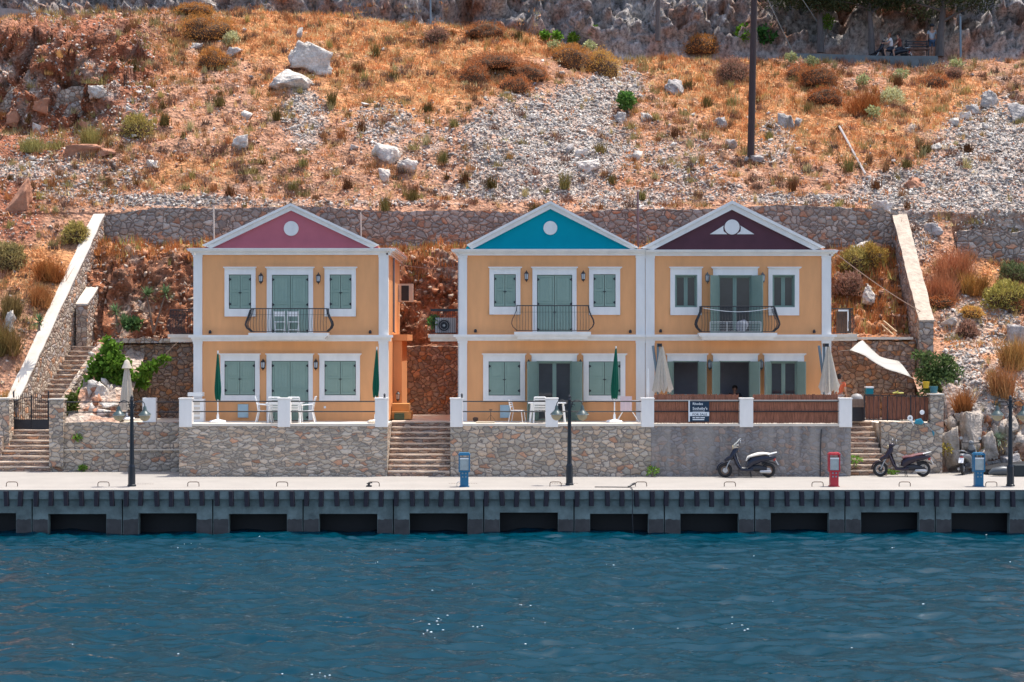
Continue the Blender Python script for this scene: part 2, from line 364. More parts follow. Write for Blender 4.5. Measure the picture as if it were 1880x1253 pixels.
# ---------------------------------------------------------------- quay
YQ = 61.25
deck = MB(); deck.box(-70, 70, YQ, 76, -0.035, 0.0)
tag(deck.build('quay_deck', M['concrete']), kind='structure')
kb = MB(); kb.box(-70, 70, YQ-0.03, YQ+0.34, 0.0, 0.012)
tag(kb.build('quay_kerb', mat('pale_edge_concrete', (0.40,0.375,0.335), 0.85, var=0.06, scale=1.0)), kind='structure')
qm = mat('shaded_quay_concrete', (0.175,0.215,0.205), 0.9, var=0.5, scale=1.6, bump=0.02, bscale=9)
qw = MB()
zt = -0.04; zlip = Z(917, YQ); zo = Z(943, YQ)
step = 166.1/FPX*YQ; x0 = X(87, YQ) - 8*step; ow = 107/FPX*YQ
for k in range(26):
    xa = x0 + k*step; xb = xa + ow; mid0 = xb; mid1 = xa + step; xj = (mid0+mid1)/2
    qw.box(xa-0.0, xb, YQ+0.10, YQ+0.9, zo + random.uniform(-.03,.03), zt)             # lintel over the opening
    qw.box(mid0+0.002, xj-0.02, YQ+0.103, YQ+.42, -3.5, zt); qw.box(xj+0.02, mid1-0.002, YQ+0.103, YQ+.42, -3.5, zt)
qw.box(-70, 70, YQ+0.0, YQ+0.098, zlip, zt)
quay = tag(qw.build('quay_wall', qm), kind='structure')
bk_ = MB(); bk_.box(-70, 70, YQ+.9005, YQ+1.2, -3.5, zt); bk_.build('cavity_shade_back', mat('black_cavity_shade', (0.012,0.012,0.014), .6), quay)  # near-black panel carries the shade inside the openings in its colour
fm = mat('dark_rubber_fender', (0.022,0.018,0.028), 0.6)
tide = MB()
for k in range(26):
    xa = x0 + k*step; xb = xa+ow; xj = (xb+xa+step)/2
    for u0, u1 in ((xb+0.01, xj-0.03), (xj+0.03, xa+step-0.01)):
        n = 8; tops = [-0.98+random.uniform(-.02,.02) for _ in range(n+1)]
        for i in range(n):
            p0 = u0+(u1-u0)*i/n; p1 = u0+(u1-u0)*(i+1)/n
            tide.add([(p0,YQ+.10,-1.9),(p1,YQ+.10,-1.9),(p1,YQ+.10,tops[i+1]),(p0,YQ+.10,tops[i])], [(0,1,2,3)])
tide.build('tide_stain', mat('wet_algae_concrete', (0.065,0.06,0.058), 0.7, var=0.4, scale=3), quay)
fx = X(12, YQ); fstep = 27.55/FPX*YQ
k = 0; x = fx - 14*fstep
while x < X(1990, YQ):
    jx = random.uniform(-.015,.015); tl = random.uniform(-.03,.03)
    f = MB(); zb = Z(929.5, YQ)+random.uniform(-.02,.02)
    f.add([(x-.06+jx,YQ-.13,zt+.0),(x+.06+jx,YQ-.13,zt),(x+.06+jx+tl,YQ-.13,zb),(x-.06+jx+tl,YQ-.13,zb),
           (x-.085+jx,YQ-.002,zt),(x+.085+jx,YQ-.002,zt),(x+.085+jx+tl,YQ-.002,zb),(x-.085+jx+tl,YQ-.002,zb)],
          [(0,1,2,3),(0,4,5,1),(1,5,6,2),(2,6,7,3),(3,7,4,0),(4,7,6,5)])
    f.build('fender', fm, quay); x += fstep
# mooring hoops
hoops = [(22,893,'at the far left end of the quay, below the gate'),(190,893,'left of the street lamp with the cream parasol behind it'),(355,893,'below the left end of the pink gabled house terrace'),(518,893,'below the middle of the pink gabled house terrace'),(686,893,'beside the small cleat below the pink house terrace'),
 (849,892,'right in front of the blue service pedestal near the middle stairs'),(1020,893,'just left of the middle street lamp'),(1177,893,'below the seam between the two joined terraces'),(1340,893,'in front of the silver seated scooter'),(1501,893,'just left of the red service pedestal'),(1661,893,'in front of the maroon seated scooter'),(1820,893,'between the right blue pedestal and the right street lamp')]
for px, py, where in hoops:
    Y = 62.75; c = P(px, py+2.5, Y); c = (c[0], Y, 0)
    h = MB(); hw = .19
    h.tube([(c[0]-hw,Y,-.02),(c[0]-hw,Y,.1),(c[0]-hw+.03,Y,.145),(c[0]-hw+.08,Y,.155),(c[0]+hw-.08,Y,.155),(c[0]+hw-.03,Y,.145),(c[0]+hw,Y,.1),(c[0]+hw,Y,-.02)], .014, 6)
    o = h.build('mooring_hoop', M['rust'] if px != 849 else M['chrome']); tag(o, 'low metal mooring hoop ' + where, 'mooring hoop', 'mooring hoops along the quay edge')
c = P(678, 893, 62.6)
g_ = MB(); g_.box(c[0]-.10, c[0]+.08, 62.55, 62.7, 0.003, .05); g_.tube([(c[0]-.02,62.6,.0),(c[0],62.6,.12)],.03,6); g_.tube([(c[0]-.09,62.6,.11),(c[0]+.1,62.6,.14)],.018,6)
tag(g_.build('mooring_cleat', M['black']), 'small black iron cleat beside the mooring hoop under the pink house terrace', 'cleat')
c = P(1160, 893, 62.3)
g_ = MB(); g_.tube([(c[0]-1.25,62.3,.02),(c[0]-.6,62.32,.015),(c[0]-.1,62.2,.02),(c[0],62.4,.1)],.016,5); g_.tube([(c[0]-.12,62.2,.03),(c[0]+.0,62.3,.1),(c[0]+.12,62.5,.12)],.04,6)
g_.tube([(c[0]-.05,62.2,.05),(c[0]-.06,61.15,.04),(c[0]-.06,61.08,-.9),(c[0]-.03,61.07,-1.5)],.014,5)
tag(g_.build('mooring_rope', M['black']), 'dark mooring rope lying on the quay edge and hanging down to the water', 'rope')
for px0, px1, py, lab in ((824,875,888,'thin slotted drain grate beside the blue pedestal near the stairs'),(1013,1061,888,'thin slotted drain grate behind the middle street lamp base'),(252,283,889,'short drain grate right of the left street lamp base')):
    Y = ZC*FPX/(py-CY); g_ = MB(); a = X(px0,Y)
    while a < X(px1,Y): g_.box(a, a+.05, Y-.05, Y+.05, .001, .005); a += .085
    tag(g_.build('drain_grate', M['rust']), lab, 'drain', 'drain grates in the quay')
# ---------------------------------------------------------------- hillside surfaces
SURF = []      # (V grid, projected px, py)
m, t, b = nodes('dry_hillside_earth'); N = t.nodes.new; L = t.links.new
b.inputs['Roughness'].default_value = 0.95; b.inputs['Specular IOR Level'].default_value = 0.15
at = N('ShaderNodeAttribute'); at.attribute_name = 'Col'; g = N('ShaderNodeNewGeometry')
n1 = N('ShaderNodeTexNoise'); n1.inputs['Scale'].default_value = 5; n1.inputs['Detail'].default_value = 8; n1.inputs['Roughness'].default_value = .75; L(g.outputs['Position'], n1.inputs['Vector'])
v1 = N('ShaderNodeTexVoronoi'); v1.inputs['Scale'].default_value = 7; L(g.outputs['Position'], v1.inputs['Vector'])
sp = N('ShaderNodeSeparateColor'); L(v1.outputs['Color'], sp.inputs[0])
a1 = N('ShaderNodeMath'); a1.operation = 'MULTIPLY_ADD'; a1.inputs[1].default_value = 0.5; a1.inputs[2].default_value = 0.05; L(sp.outputs[0], a1.inputs[0])
a2 = N('ShaderNodeMath'); a2.operation = 'MULTIPLY_ADD'; a2.inputs[1].default_value = 1.35; L(n1.outputs['Fac'], a2.inputs[0]); L(a1.outputs[0], a2.inputs[2])
cc = N('ShaderNodeCombineColor')
for i in range(3): L(a2.outputs[0], cc.inputs[i])
mx = N('ShaderNodeMix'); mx.data_type = 'RGBA'; mx.blend_type = 'MULTIPLY'; mx.inputs[0].default_value = 1; L(at.outputs['Color'], mx.inputs[6]); L(cc.outputs[0], mx.inputs[7]); L(mx.outputs[2], b.inputs['Base Color'])
hs = N('ShaderNodeMath'); hs.operation = 'ADD'; L(n1.outputs['Fac'], hs.inputs[0]); L(v1.outputs['Distance'], hs.inputs[1])
bp = N('ShaderNodeBump'); bp.inputs['Distance'].default_value = 0.10; L(hs.outputs[0], bp.inputs['Height']); L(bp.outputs[0], b.inputs['Normal'])
EARTH = m
m, t, b = nodes('weathered_cliff_rock'); N = t.nodes.new; L = t.links.new
b.inputs['Roughness'].default_value = 0.9; b.inputs['Specular IOR Level'].default_value = 0.2
at = N('ShaderNodeAttribute'); at.attribute_name = 'Col'; g = N('ShaderNodeNewGeometry')
mp = N('ShaderNodeMapping'); mp.inputs['Scale'].default_value = (2.2, 2.2, 1.5); L(g.outputs['Position'], mp.inputs[0])
n1 = N('ShaderNodeTexNoise'); n1.inputs['Scale'].default_value = 2.2; n1.inputs['Detail'].default_value = 9; n1.inputs['Roughness'].default_value = .72; L(mp.outputs[0], n1.inputs['Vector'])
rp = N('ShaderNodeMapRange'); rp.inputs[1].default_value = .32; rp.inputs[2].default_value = .68; rp.inputs[3].default_value = .18; rp.inputs[4].default_value = 1.65; L(n1.outputs['Fac'], rp.inputs[0])
cc = N('ShaderNodeCombineColor')
for i in range(3): L(rp.outputs[0], cc.inputs[i])
mx = N('ShaderNodeMix'); mx.data_type = 'RGBA'; mx.blend_type = 'MULTIPLY'; mx.inputs[0].default_value = 1; L(at.outputs['Color'], mx.inputs[6]); L(cc.outputs[0], mx.inputs[7]); L(mx.outputs[2], b.inputs['Base Color'])
bp = N('ShaderNodeBump'); bp.inputs['Distance'].default_value = 0.22; L(n1.outputs['Fac'], bp.inputs['Height']); L(bp.outputs[0], b.inputs['Normal'])
ROCK = m

def gauss(px, py, blobs):
    s = np.zeros_like(px)
    for cx, cy, rx, ry, a in blobs:
        d = ((px-cx)/rx)**2 + ((py-cy)/ry)**2
        s = np.maximum(s, a*np.clip(1.6-d, 0, 1))
    return np.clip(s, 0, 1)
GREY = [(1000,270,150,95,1),(960,348,150,22,1),(1130,160,50,40,.9),(1070,200,60,50,1),(700,230,65,40,.65),(790,270,70,50,.4),(1830,300,110,110,1),(1700,350,130,40,1),
        (560,215,40,60,.8),(320,368,150,11,.9),(620,374,200,6,.6),(1150,366,90,20,.8),(1500,366,150,10,.9),(1250,290,70,40,.6),(1290,348,80,20,.6),(1420,260,35,45,.6),(1800,600,70,55,.8),(1760,700,45,60,1),(1790,740,90,40,.8),
        (1680,420,35,60,.8),(1850,420,80,20,.9),(210,325,60,30,.35),(60,312,110,22,.6),(140,352,80,20,.45),(240,200,40,60,.35)]
RED = [(90,150,170,110,1),(190,110,100,80,1),(60,240,110,60,.8),(30,390,50,60,.8),(240,200,60,60,.6)]
GRASS = [(600,60,190,60,1),(780,110,150,90,.8),(1330,150,110,60,1),(1430,210,120,60,.8),(1590,240,110,60,.6),(960,75,90,30,1),(1250,100,90,40,.9),(560,140,90,80,.5),(480,40,70,40,.7),
         (1800,610,60,50,.7),(1850,520,60,60,.7),(80,500,80,50,.8),(120,540,60,50,.8),(350,320,80,30,.6),(720,160,160,60,.6),(1740,180,90,50,.6),(330,100,60,50,.3)]
C_soil = np.array([0.47,0.255,0.165]); C_grass = np.array([0.60,0.285,0.125]); C_grey = np.array([0.47,0.41,0.36]); C_red = np.array([0.34,0.125,0.07])
def ground_col(V, px, py):
    n = fbm(V, 0.9, 5, gain=.7); n2 = fbm(V+50, 2.5, 4, gain=.7)
    g_ = np.clip(gauss(px, py, GREY)*1.25 + n*1.6 - .4, 0, 1)[..., None]
    r_ = np.clip(gauss(px, py, RED)*1.2 + n2*0.6 - .1, 0, 1)[..., None]
    s_ = np.clip(gauss(px, py, GRASS)*1.2 + n*0.5 + .1, 0, 1)[..., None]
    c = C_soil*(1-s_) + C_grass*s_
    c = c*(1-r_) + C_red*r_
    c = c*(1-g_) + C_grey*g_
    return c*np.clip(1+0.7*n2[..., None], .4, 1.5)
def surface(name, xs, prof, nv, amp, mat_, colf, keep=True, xshift=None):
    nx = len(xs); G = np.zeros((nv, nx, 3))
    for j, x in enumerate(xs):
        pl = np.array(prof(x), float); d = np.concatenate([[0], np.cumsum(np.hypot(*(pl[1:]-pl[:-1]).T))])
        s = np.linspace(0, d[-1], nv); G[:, j, 0] = x; G[:, j, 1] = np.interp(s, d, pl[:, 0]); G[:, j, 2] = np.interp(s, d, pl[:, 1])
    if xshift: G[..., 0] += xshift(G[..., 1])
    du = np.gradient(G, axis=1); dv = np.gradient(G, axis=0); n = np.cross(du, dv); n /= np.linalg.norm(n, axis=-1)[..., None]+1e-9
    G = G + n*amp(G, n)[..., None]
    px = CX + G[..., 0]/G[..., 1]*FPX; py = CY - (G[..., 2]-ZC)/G[..., 1]*FPX
    ii = np.arange(nv*nx).reshape(nv, nx); F = np.stack([ii[:-1,:-1], ii[:-1,1:], ii[1:,1:], ii[1:,:-1]], -1).reshape(-1, 4)
    c = colf(G, px, py)
    o = mesh_np(name, G.reshape(-1, 3), F, mat_, col=np.clip(c, 0, 1).reshape(-1, 3))
    tag(o, kind='structure')
    if keep: SURF.append((G, px, py))
    return G, px, py

LEDGE = lambda px: np.interp(px, [0,250,480,700,900,1000,1130,1400,1650,1900], [34,24,22,44,52,75,112,112,118,112])
def prof_up(x):
    px = CX + x/95*FPX
    zt_ = ZC + (CY-LEDGE(px))/FPX*95.5
    zb = 10.55
    k = float(np.clip((290-px)/90, 0, 1)); k = k*k*(3-2*k)
    A_ = [(80.25, zb-1.2),(80.3, zb),(84, zb+(zt_-zb)*.28),(87.4, zb+(zt_-zb)*.51),(89.4, zb+(zt_-zb)*.63),(95.5, zt_),(98.9, zt_+.05)]
    B_ = [(80.25, zb-1.2),(80.3, zb),(84, zb+(zt_-zb)*.26),(87.4, 14.9),(89.0, 19.5),(95.5, zt_),(98.9, zt_+.05)]
    return [(a[0]*(1-k)+b[0]*k, a[1]*(1-k)+b[1]*k) for a, b in zip(A_, B_)]
def ledge_mask(G, px, py):
    return np.clip(fbm(G+200, .42, 3)*3.2-.75, 0, 1)*(1-gauss(px, py, GREY)*.6)
def amp_up(G, n):
    x, y = G[..., 0], G[..., 1]; px = CX + x/y*FPX; py = CY-(G[..., 2]-ZC)/y*FPX
    base = 0.42*fbm(G, 0.28, 3) + 0.24*fbm(G, 1.1, 4, gain=.6) + 0.09*fbm(G, 3.8, 3)
    rw = gauss(px, py, [(90,140,170,85,1),(190,120,75,75,1),(20,140,90,85,1)])
    u_ = G[..., 0]*.85-G[..., 2]*.5; v_ = G[..., 0]*.3+G[..., 2]*.6; q = np.stack([u_*1.2, G[..., 1]*.4, v_*.45], -1); rid = 1.7*(fbm(q, 0.75, 5, ridge=True, gain=.6)-.4) + .5*fbm(G, 2.0, 4, ridge=True)
    edge = np.clip((y-80.4)/1.2, 0, 1)*np.clip((98.8-y)/1.5, 0, 1)
    wq = np.stack([u_*.9, G[..., 1]*.5, v_*.7], -1); w1, e1 = worley(wq*1.1, 3); w2, e2 = worley(wq*2.9, 9)
    rid = .9*(fbm(q, 0.6, 4, ridge=True, gain=.6)-.4) + 1.25*(w1-.5) + .5*(w2-.5) + .3*np.clip(e1, 0, .3)
    lg = ledge_mask(G, px, py); w3, e3 = worley(G*np.array([1.0, 1.0, 1.6])*1.15, 5)
    return (base + rw*rid + lg*(.55*(w3-.35)+.25*(w2-.5)))*edge
def col_up(G, px, py):
    c = ground_col(G, px, py)
    rw = gauss(px, py, [(90,140,170,80,1),(190,120,75,70,1)]); k = np.clip(fbm(G, .8, 4)*3.2-.1, 0, 1)*rw
    c = c*(1-rw[..., None]*.6) + np.array([.40,.165,.09])*rw[..., None]*.6
    lg = ledge_mask(G, px, py)[..., None]; tint = np.clip(fbm(G+15, 1.5, 4)*2+.4, 0, 1)[..., None]; c = c*(1-lg)+(np.array([.52,.45,.38])*tint+np.array([.42,.22,.13])*(1-tint))*lg
    dk = np.clip(fbm(G+60, 1.7, 4)*2.6-.1, 0, .75)[..., None]; c = c*(1-dk*.5)
    return c*(1-k[..., None]) + np.array([.56,.46,.39])*k[..., None]
surface('hillside', np.concatenate([np.linspace(-38, -27, 60), np.linspace(-26.9, -16, 150), np.linspace(-15.9, 38, 380)]), prof_up, 260, amp_up, EARTH, col_up)

def prof_cliff(x):
    px = CX + x/95*FPX; zt_ = ZC + (CY-LEDGE(px))/FPX*95.5
    return [(98.7, zt_-.3),(98.95, zt_+.1),(100.3, zt_+3.2),(101.8, zt_+6.5),(103.6, zt_+10),(107, zt_+16)]
def amp_cliff(G, n):
    q = G*np.array([1.0, .6, .5]); s = np.clip((G[..., 2]-20.5)/1.0+.2, 0.1, 1)*np.clip(1.4-(G[..., 1]-99)/20, .5, 1.4)
    w1, e1 = worley(G*np.array([.8,.8,.45]), 11); w2, e2 = worley(G*np.array([1,1,.6])*2.2, 12)
    return s*(1.0*(w1-.5) + .45*(w2-.5) + 1.2*(fbm(q, 0.6, 5, ridge=True, gain=.6)-.45) + .5*fbm(G, 1.6, 4, ridge=True) + .16*fbm(G, 5, 2))
def col_cliff(G, px, py):
    a = fbm(G, .35, 4); b_ = fbm(G+31, .5, 4)
    grey = np.array([.46,.42,.40]); pale = np.array([.74,.67,.60]); rust = np.array([.42,.2,.12])
    k1 = np.clip(a*3-.35, 0, 1)[..., None]; k2 = np.clip(b_*3-.15 + .5*gauss(px, py, [(1660,60,120,60,1),(1400,60,60,60,.5)]), 0, 1)[..., None]
    c = grey*(1-k2)+rust*k2
    c = c*(1-k1)+pale*k1; hi = np.clip((G[..., 2]-33)/4, 0, 1)[..., None]
    return c*(1-hi)+np.array([.42,.25,.15])*hi
surface('cliff', np.linspace(-46, 46, 440), prof_cliff, 150, amp_cliff, ROCK, col_cliff)

surface('unseen_mountain', np.linspace(-260, 260, 200), lambda x: [(105.5, 34.5+abs(x)*.02),(112, 42),(150, 78),(210, 135),(300, 225)], 130,  # unseen slope above the cliff, shaped and coloured for brown reflections in the water
        lambda G, n: np.clip((G[..., 1]-106)/6, 0, 1)*(5*fbm(G, .03, 4)+1.2*fbm(G, .2, 4, ridge=True)), ROCK,
        lambda G, px, py: np.array([.50,.30,.18])*(1-np.clip(fbm(G, .12, 4)*2+.2, 0, 1)[..., None])+np.array([.50,.44,.38])*np.clip(fbm(G, .12, 4)*2+.2, 0, 1)[..., None], keep=False)
# slopes left and right of the two sloping boundary walls
def wall_z(Y): return 2.72 + (Y-70)*0.775
def prof_left(x):
    d = max(0, -18.6 - x); o = min(d*.12, .6)
    return [(71.6-d*.12, -.1),(71.7-d*.08, 1.2),(72.0, 2.4+o*.5),(76, 6.3+o),(80.35, 10.5)]
surface('hillside', np.linspace(-38, -18.35, 150), prof_left, 120,
        lambda G, n: np.clip((-19.6+(G[..., 1]-72)*.19-G[..., 0])/.6, 0, 1)*np.clip((80.3-G[..., 1])/1, 0, 1)*(0.45*fbm(G, .5, 3)+.16*fbm(G, 1.6, 3)+.04*fbm(G, 5, 2)), EARTH, ground_col, xshift=lambda Y: (-19.45+(Y-72)*.19)+18.35)
def prof_right(x):
    if x < 16.7: return [(69.8, -.1),(69.9, .9),(70.5, 1.8),(71.4, 2.3),(72.6, 2.9),(73.0, 3.1),(73.5, 3.4),(73.95, 3.7)]
    if x > 20.2: a = [(69.6, -.1),(70.1, 1.0),(70.6, 1.7),(72.0, 2.6),(73.2, 3.5)]
    else: a = [(69.9, -.1),(70.0, .9),(70.5, 2.3),(71.3, 3.2),(72.6, 3.9)]
    return a + [(75, 5.1),(77.5, 7.1),(80.35, 9.2 if x > 19 else 10.3)]
def amp_right(G, n):
    st = np.clip((72.8-G[..., 1])/1.5, 0, 1)
    return np.clip((G[..., 0]-15.9)/.5, 0, 1)*np.clip((80.3-G[..., 1])/1, 0, 1)*(0.3*fbm(G, .6, 3)+.12*fbm(G, 2, 3)+.03*fbm(G, 6, 2) + st*(.5*(fbm(G*np.array([1.3,.6,.5]), .9, 4, ridge=True)-.4)))
def col_right(G, px, py):
    c = ground_col(G, px, py); k = np.clip((73.4-G[..., 1])/1.2, 0, 1)*np.clip(fbm(G, .9, 3)*2.6+.75, 0, 1)
    return c*(1-k[..., None]) + np.array([.47,.41,.36])*k[..., None]
surface('hillside', np.linspace(15.95, 38, 176), prof_right, 150, amp_right, EARTH, col_right)

# rock cut behind the houses, inside the boundary walls
def prof_cut(x):
    if x > 12.0: return [(74.6, 1.5),(74.75, 4.95),(76.0, 5.2),(77.5, 6.2),(80.3, 9.05)]
    if x < -16.95: return [(77.55, 4.3),(77.6, 4.85),(77.9, 5.0),(78.2, 6.3),(78.6, 7.6),(79.1, 8.7),(80.3, 9.15)]
    if x < -10.5 : return [(75.3, 4.0),(75.4, 4.85),(77.4, 5.0),(78.0, 6.3),(78.5, 7.6),(79.1, 8.7),(80.3, 9.15)]
    return [(77.75, 1.6),(77.8, 4.7),(78.1, 4.85),(78.4, 6.3),(78.8, 7.7),(79.3, 8.7),(80.3, 9.1)]
def amp_cut(G, n):
    s = np.clip((G[..., 2]-4.8)/.6, 0, 1)*np.clip((80.2-G[..., 1])/.5, 0, 1)
    w1, e1 = worley(G*np.array([1.5,1.5,1.0]), 21); w2, e2 = worley(G*3.4, 22)
    return s*(.38*(w1-.5) + .2*(w2-.5) + .35*(fbm(G*np.array([1, .6, .6]), 1.0, 4, ridge=True)-.4) + .12*fbm(G, 3, 3) + .04*fbm(G, 8, 2))
def col_cut(G, px, py):
    a = fbm(G, .7, 4); b_ = fbm(G+9, 1.6, 3)
    red = np.array([.50,.20,.10]); dk = np.array([.27,.14,.09]); pale = np.array([.56,.43,.33])
    k = np.clip(b_*2+.3, 0, 1)[..., None]; c = red*(1-k)+dk*k
    k1 = np.clip(a*3-.5+.5*np.clip((G[..., 2]-7)/2, 0, 1), 0, 1)[..., None]
    c = c*(1-k1)+pale*k1
    gr = np.clip((G[..., 1]-78.9)/.6, 0, 1)[..., None]; gr2 = (np.clip((G[..., 0]-12)/.5, 0, 1))[..., None]*.6
    return c*(1-np.maximum(gr, gr2)*.8) + C_grass*np.maximum(gr, gr2)*.8
xs = np.concatenate([np.linspace(-18.2, -10.55, 80), np.linspace(-10.45, 11.95, 230), np.linspace(12.05, 17.2, 60)])
surface('rock_face', xs, prof_cut, 110, amp_cut, ROCK, col_cut)

# garden bank beside the left stairs
def prof_bank(x): return [(70.15, 1.7),(70.4, 1.92),(71.5, 2.2),(73.2, 3.2),(75.0, 4.3),(75.6, 4.8)]
def col_bank(G, px, py):
    k = np.clip(fbm(G, 1.0, 3)*2.5+.65, 0, 1)[..., None]; return C_soil*(1-k)+np.array([.52,.42,.35])*k
surface('garden_bank', np.linspace(-17.0, -14.9, 60), prof_bank, 70,
        lambda G, n: np.clip((G[..., 1]-70.6)/1, 0, 1)*(.45*(fbm(G, .8, 4, ridge=True)-.4)+.1*fbm(G, 3, 3))*np.clip((-14.95-G[..., 0])/.5,0,1), EARTH, col_bank)
# paved ground behind terraces
gr = MB(); gr.box(-15.2, -11.9, 70.3, 75.2, -.15, 1.82); gr.box(-11.9, 16.1, 74.0, 78, -.15, 1.87); gr.box(12.2, 13.745, 70.32, 74.0, -.15, 1.86); gr.box(13.75, 15.9, 69.5, 74.0, -.15, 1.858); gr.box(-4.6,-2.2,70.32,74,-.15,1.88)
tag(gr.build('yard_paving', M['offwhite']), kind='structure')

# ---------------------------------------------------------------- placing on the surfaces
_A = [np.concatenate([s[k].reshape(-1, 3) if k == 0 else s[k].ravel() for s in SURF]) for k in range(3)]
def hit(px, py):
    """3-D point of the ground seen at a photo position (nearest surface vertex, front-most)"""
    d = np.hypot(_A[1]-px, _A[2]-py); c = np.argsort(d)[:12]; c = c[d[c] < max(8, d[c[0]]*1.3)]
    i = c[np.argmin(_A[0][c][:, 1])]
    return Vector(_A[0][i])
def ico(sub):
    bm = bmesh.new(); bmesh.ops.create_icosphere(bm, subdivisions=sub, radius=1)
    V = np.array([v.co for v in bm.verts]); F = np.array([[v.index for v in f.verts] for f in bm.faces]); bm.free(); return V, F
I1, I2, I3, I4 = ico(1), ico(2), ico(3), ico(4)
def rock_shape(base, seed, planes=9, rough=.12, depth=.62):
    r = np.random.default_rng(seed); V = base[0].copy()
    for k in range(planes):
        n = r.normal(size=3); n /= np.linalg.norm(n); h = r.uniform(depth, .92); d = V@n - h
        V -= np.clip(d, 0, None)[:, None]*n
    V += V*(rough*fbm(V+seed, 1.6, 3))[:, None]
    return V
def hull(seed, n=10, cuts=0, rough=0.0, box=.5):
    """angular broken stone: convex hull of random points, optionally subdivided and roughened"""
    r = np.random.default_rng(seed); p = r.normal(size=(n, 3)); p /= np.linalg.norm(p, axis=1)[:, None]
    q = r.uniform(-1, 1, (n, 3)); q = np.sign(q)*np.abs(q)**.35*.8; p = p*(1-box)+q*box
    p *= r.uniform(.75, 1.1, (n, 1))
    bm = bmesh.new(); [bm.verts.new(v) for v in p]; bmesh.ops.convex_hull(bm, input=bm.verts)
    bmesh.ops.delete(bm, geom=[v for v in bm.verts if not v.link_faces], context='VERTS')
    if cuts:
        for c_ in range(cuts): bmesh.ops.subdivide_edges(bm, edges=bm.edges[:], cuts=1, use_grid_fill=True)
    bmesh.ops.triangulate(bm, faces=bm.faces[:]); bmesh.ops.recalc_face_normals(bm, faces=bm.faces[:]); bm.verts.ensure_lookup_table(); bm.verts.index_update()
    V = np.array([v.co for v in bm.verts]); F = np.array([[v.index for v in f.verts] for f in bm.faces]); bm.free()
    if rough:
        d = np.stack([fbm(V+seed, 1.4, 4, ridge=True), fbm(V+seed+9, 1.4, 4), fbm(V+seed+19, 1.4, 4, ridge=True)], -1)
        V = V*(1-rough*.3) + d*rough
    return V, F
LIME = mat('pale_limestone', (0.60,0.54,0.475), 0.9, var=0.45, scale=3.2, bump=0.10, bscale=7)
LIMED = mat('grey_limestone', (0.36,0.33,0.31), 0.9, var=0.6, scale=3.2, bump=0.10, bscale=7)
TANR = mat('tan_grey_rock', (0.40,0.34,0.285), 0.9, var=0.5, scale=3.2, bump=0.10, bscale=7)
REDR = mat('red_sandy_rock', (0.42,0.20,0.12), 0.9, var=0.35, scale=2.0, bump=0.06, bscale=4)
def boulder(px, py, wpx, hpx, label, m=None, seed=None, tilt=None, group=None, depth=.6, box=.6):
    p = hit(px, py); s = p.y/FPX; seed = seed or int(px*7+py)
    big = wpx > 20; V, F = hull(seed, 16 if big else 10, 3 if big else 0, .05 if big else 0, .7)
    if big:
        w1, _e = worley(V*1.7+seed, 2); w2, _e = worley(V*4.0+seed, 4); V = V*(1+.34*(w1-.5)+.13*(w2-.5))[:, None]
    ext = (V.max(0)-V.min(0))/2; V = (V-(V.max(0)+V.min(0))/2)/ext
    V = V*np.array([wpx*.53*s, (wpx+hpx)*.22*s, hpx*.60*s]); a = tilt if tilt is not None else 0; m = TANR if (py > 760 and m is LIME) else m
    Rm = np.array(Matrix.Rotation(a, 3, 'Y')@Matrix.Rotation(-.1, 3, 'X')); V = V@Rm.T + np.array(p) + np.array([0, -.05, .10*hpx*s])
    o = mesh_np('boulder', V, F, m or LIME); return tag(o, label, 'boulder', group or 'boulders on the hillside')
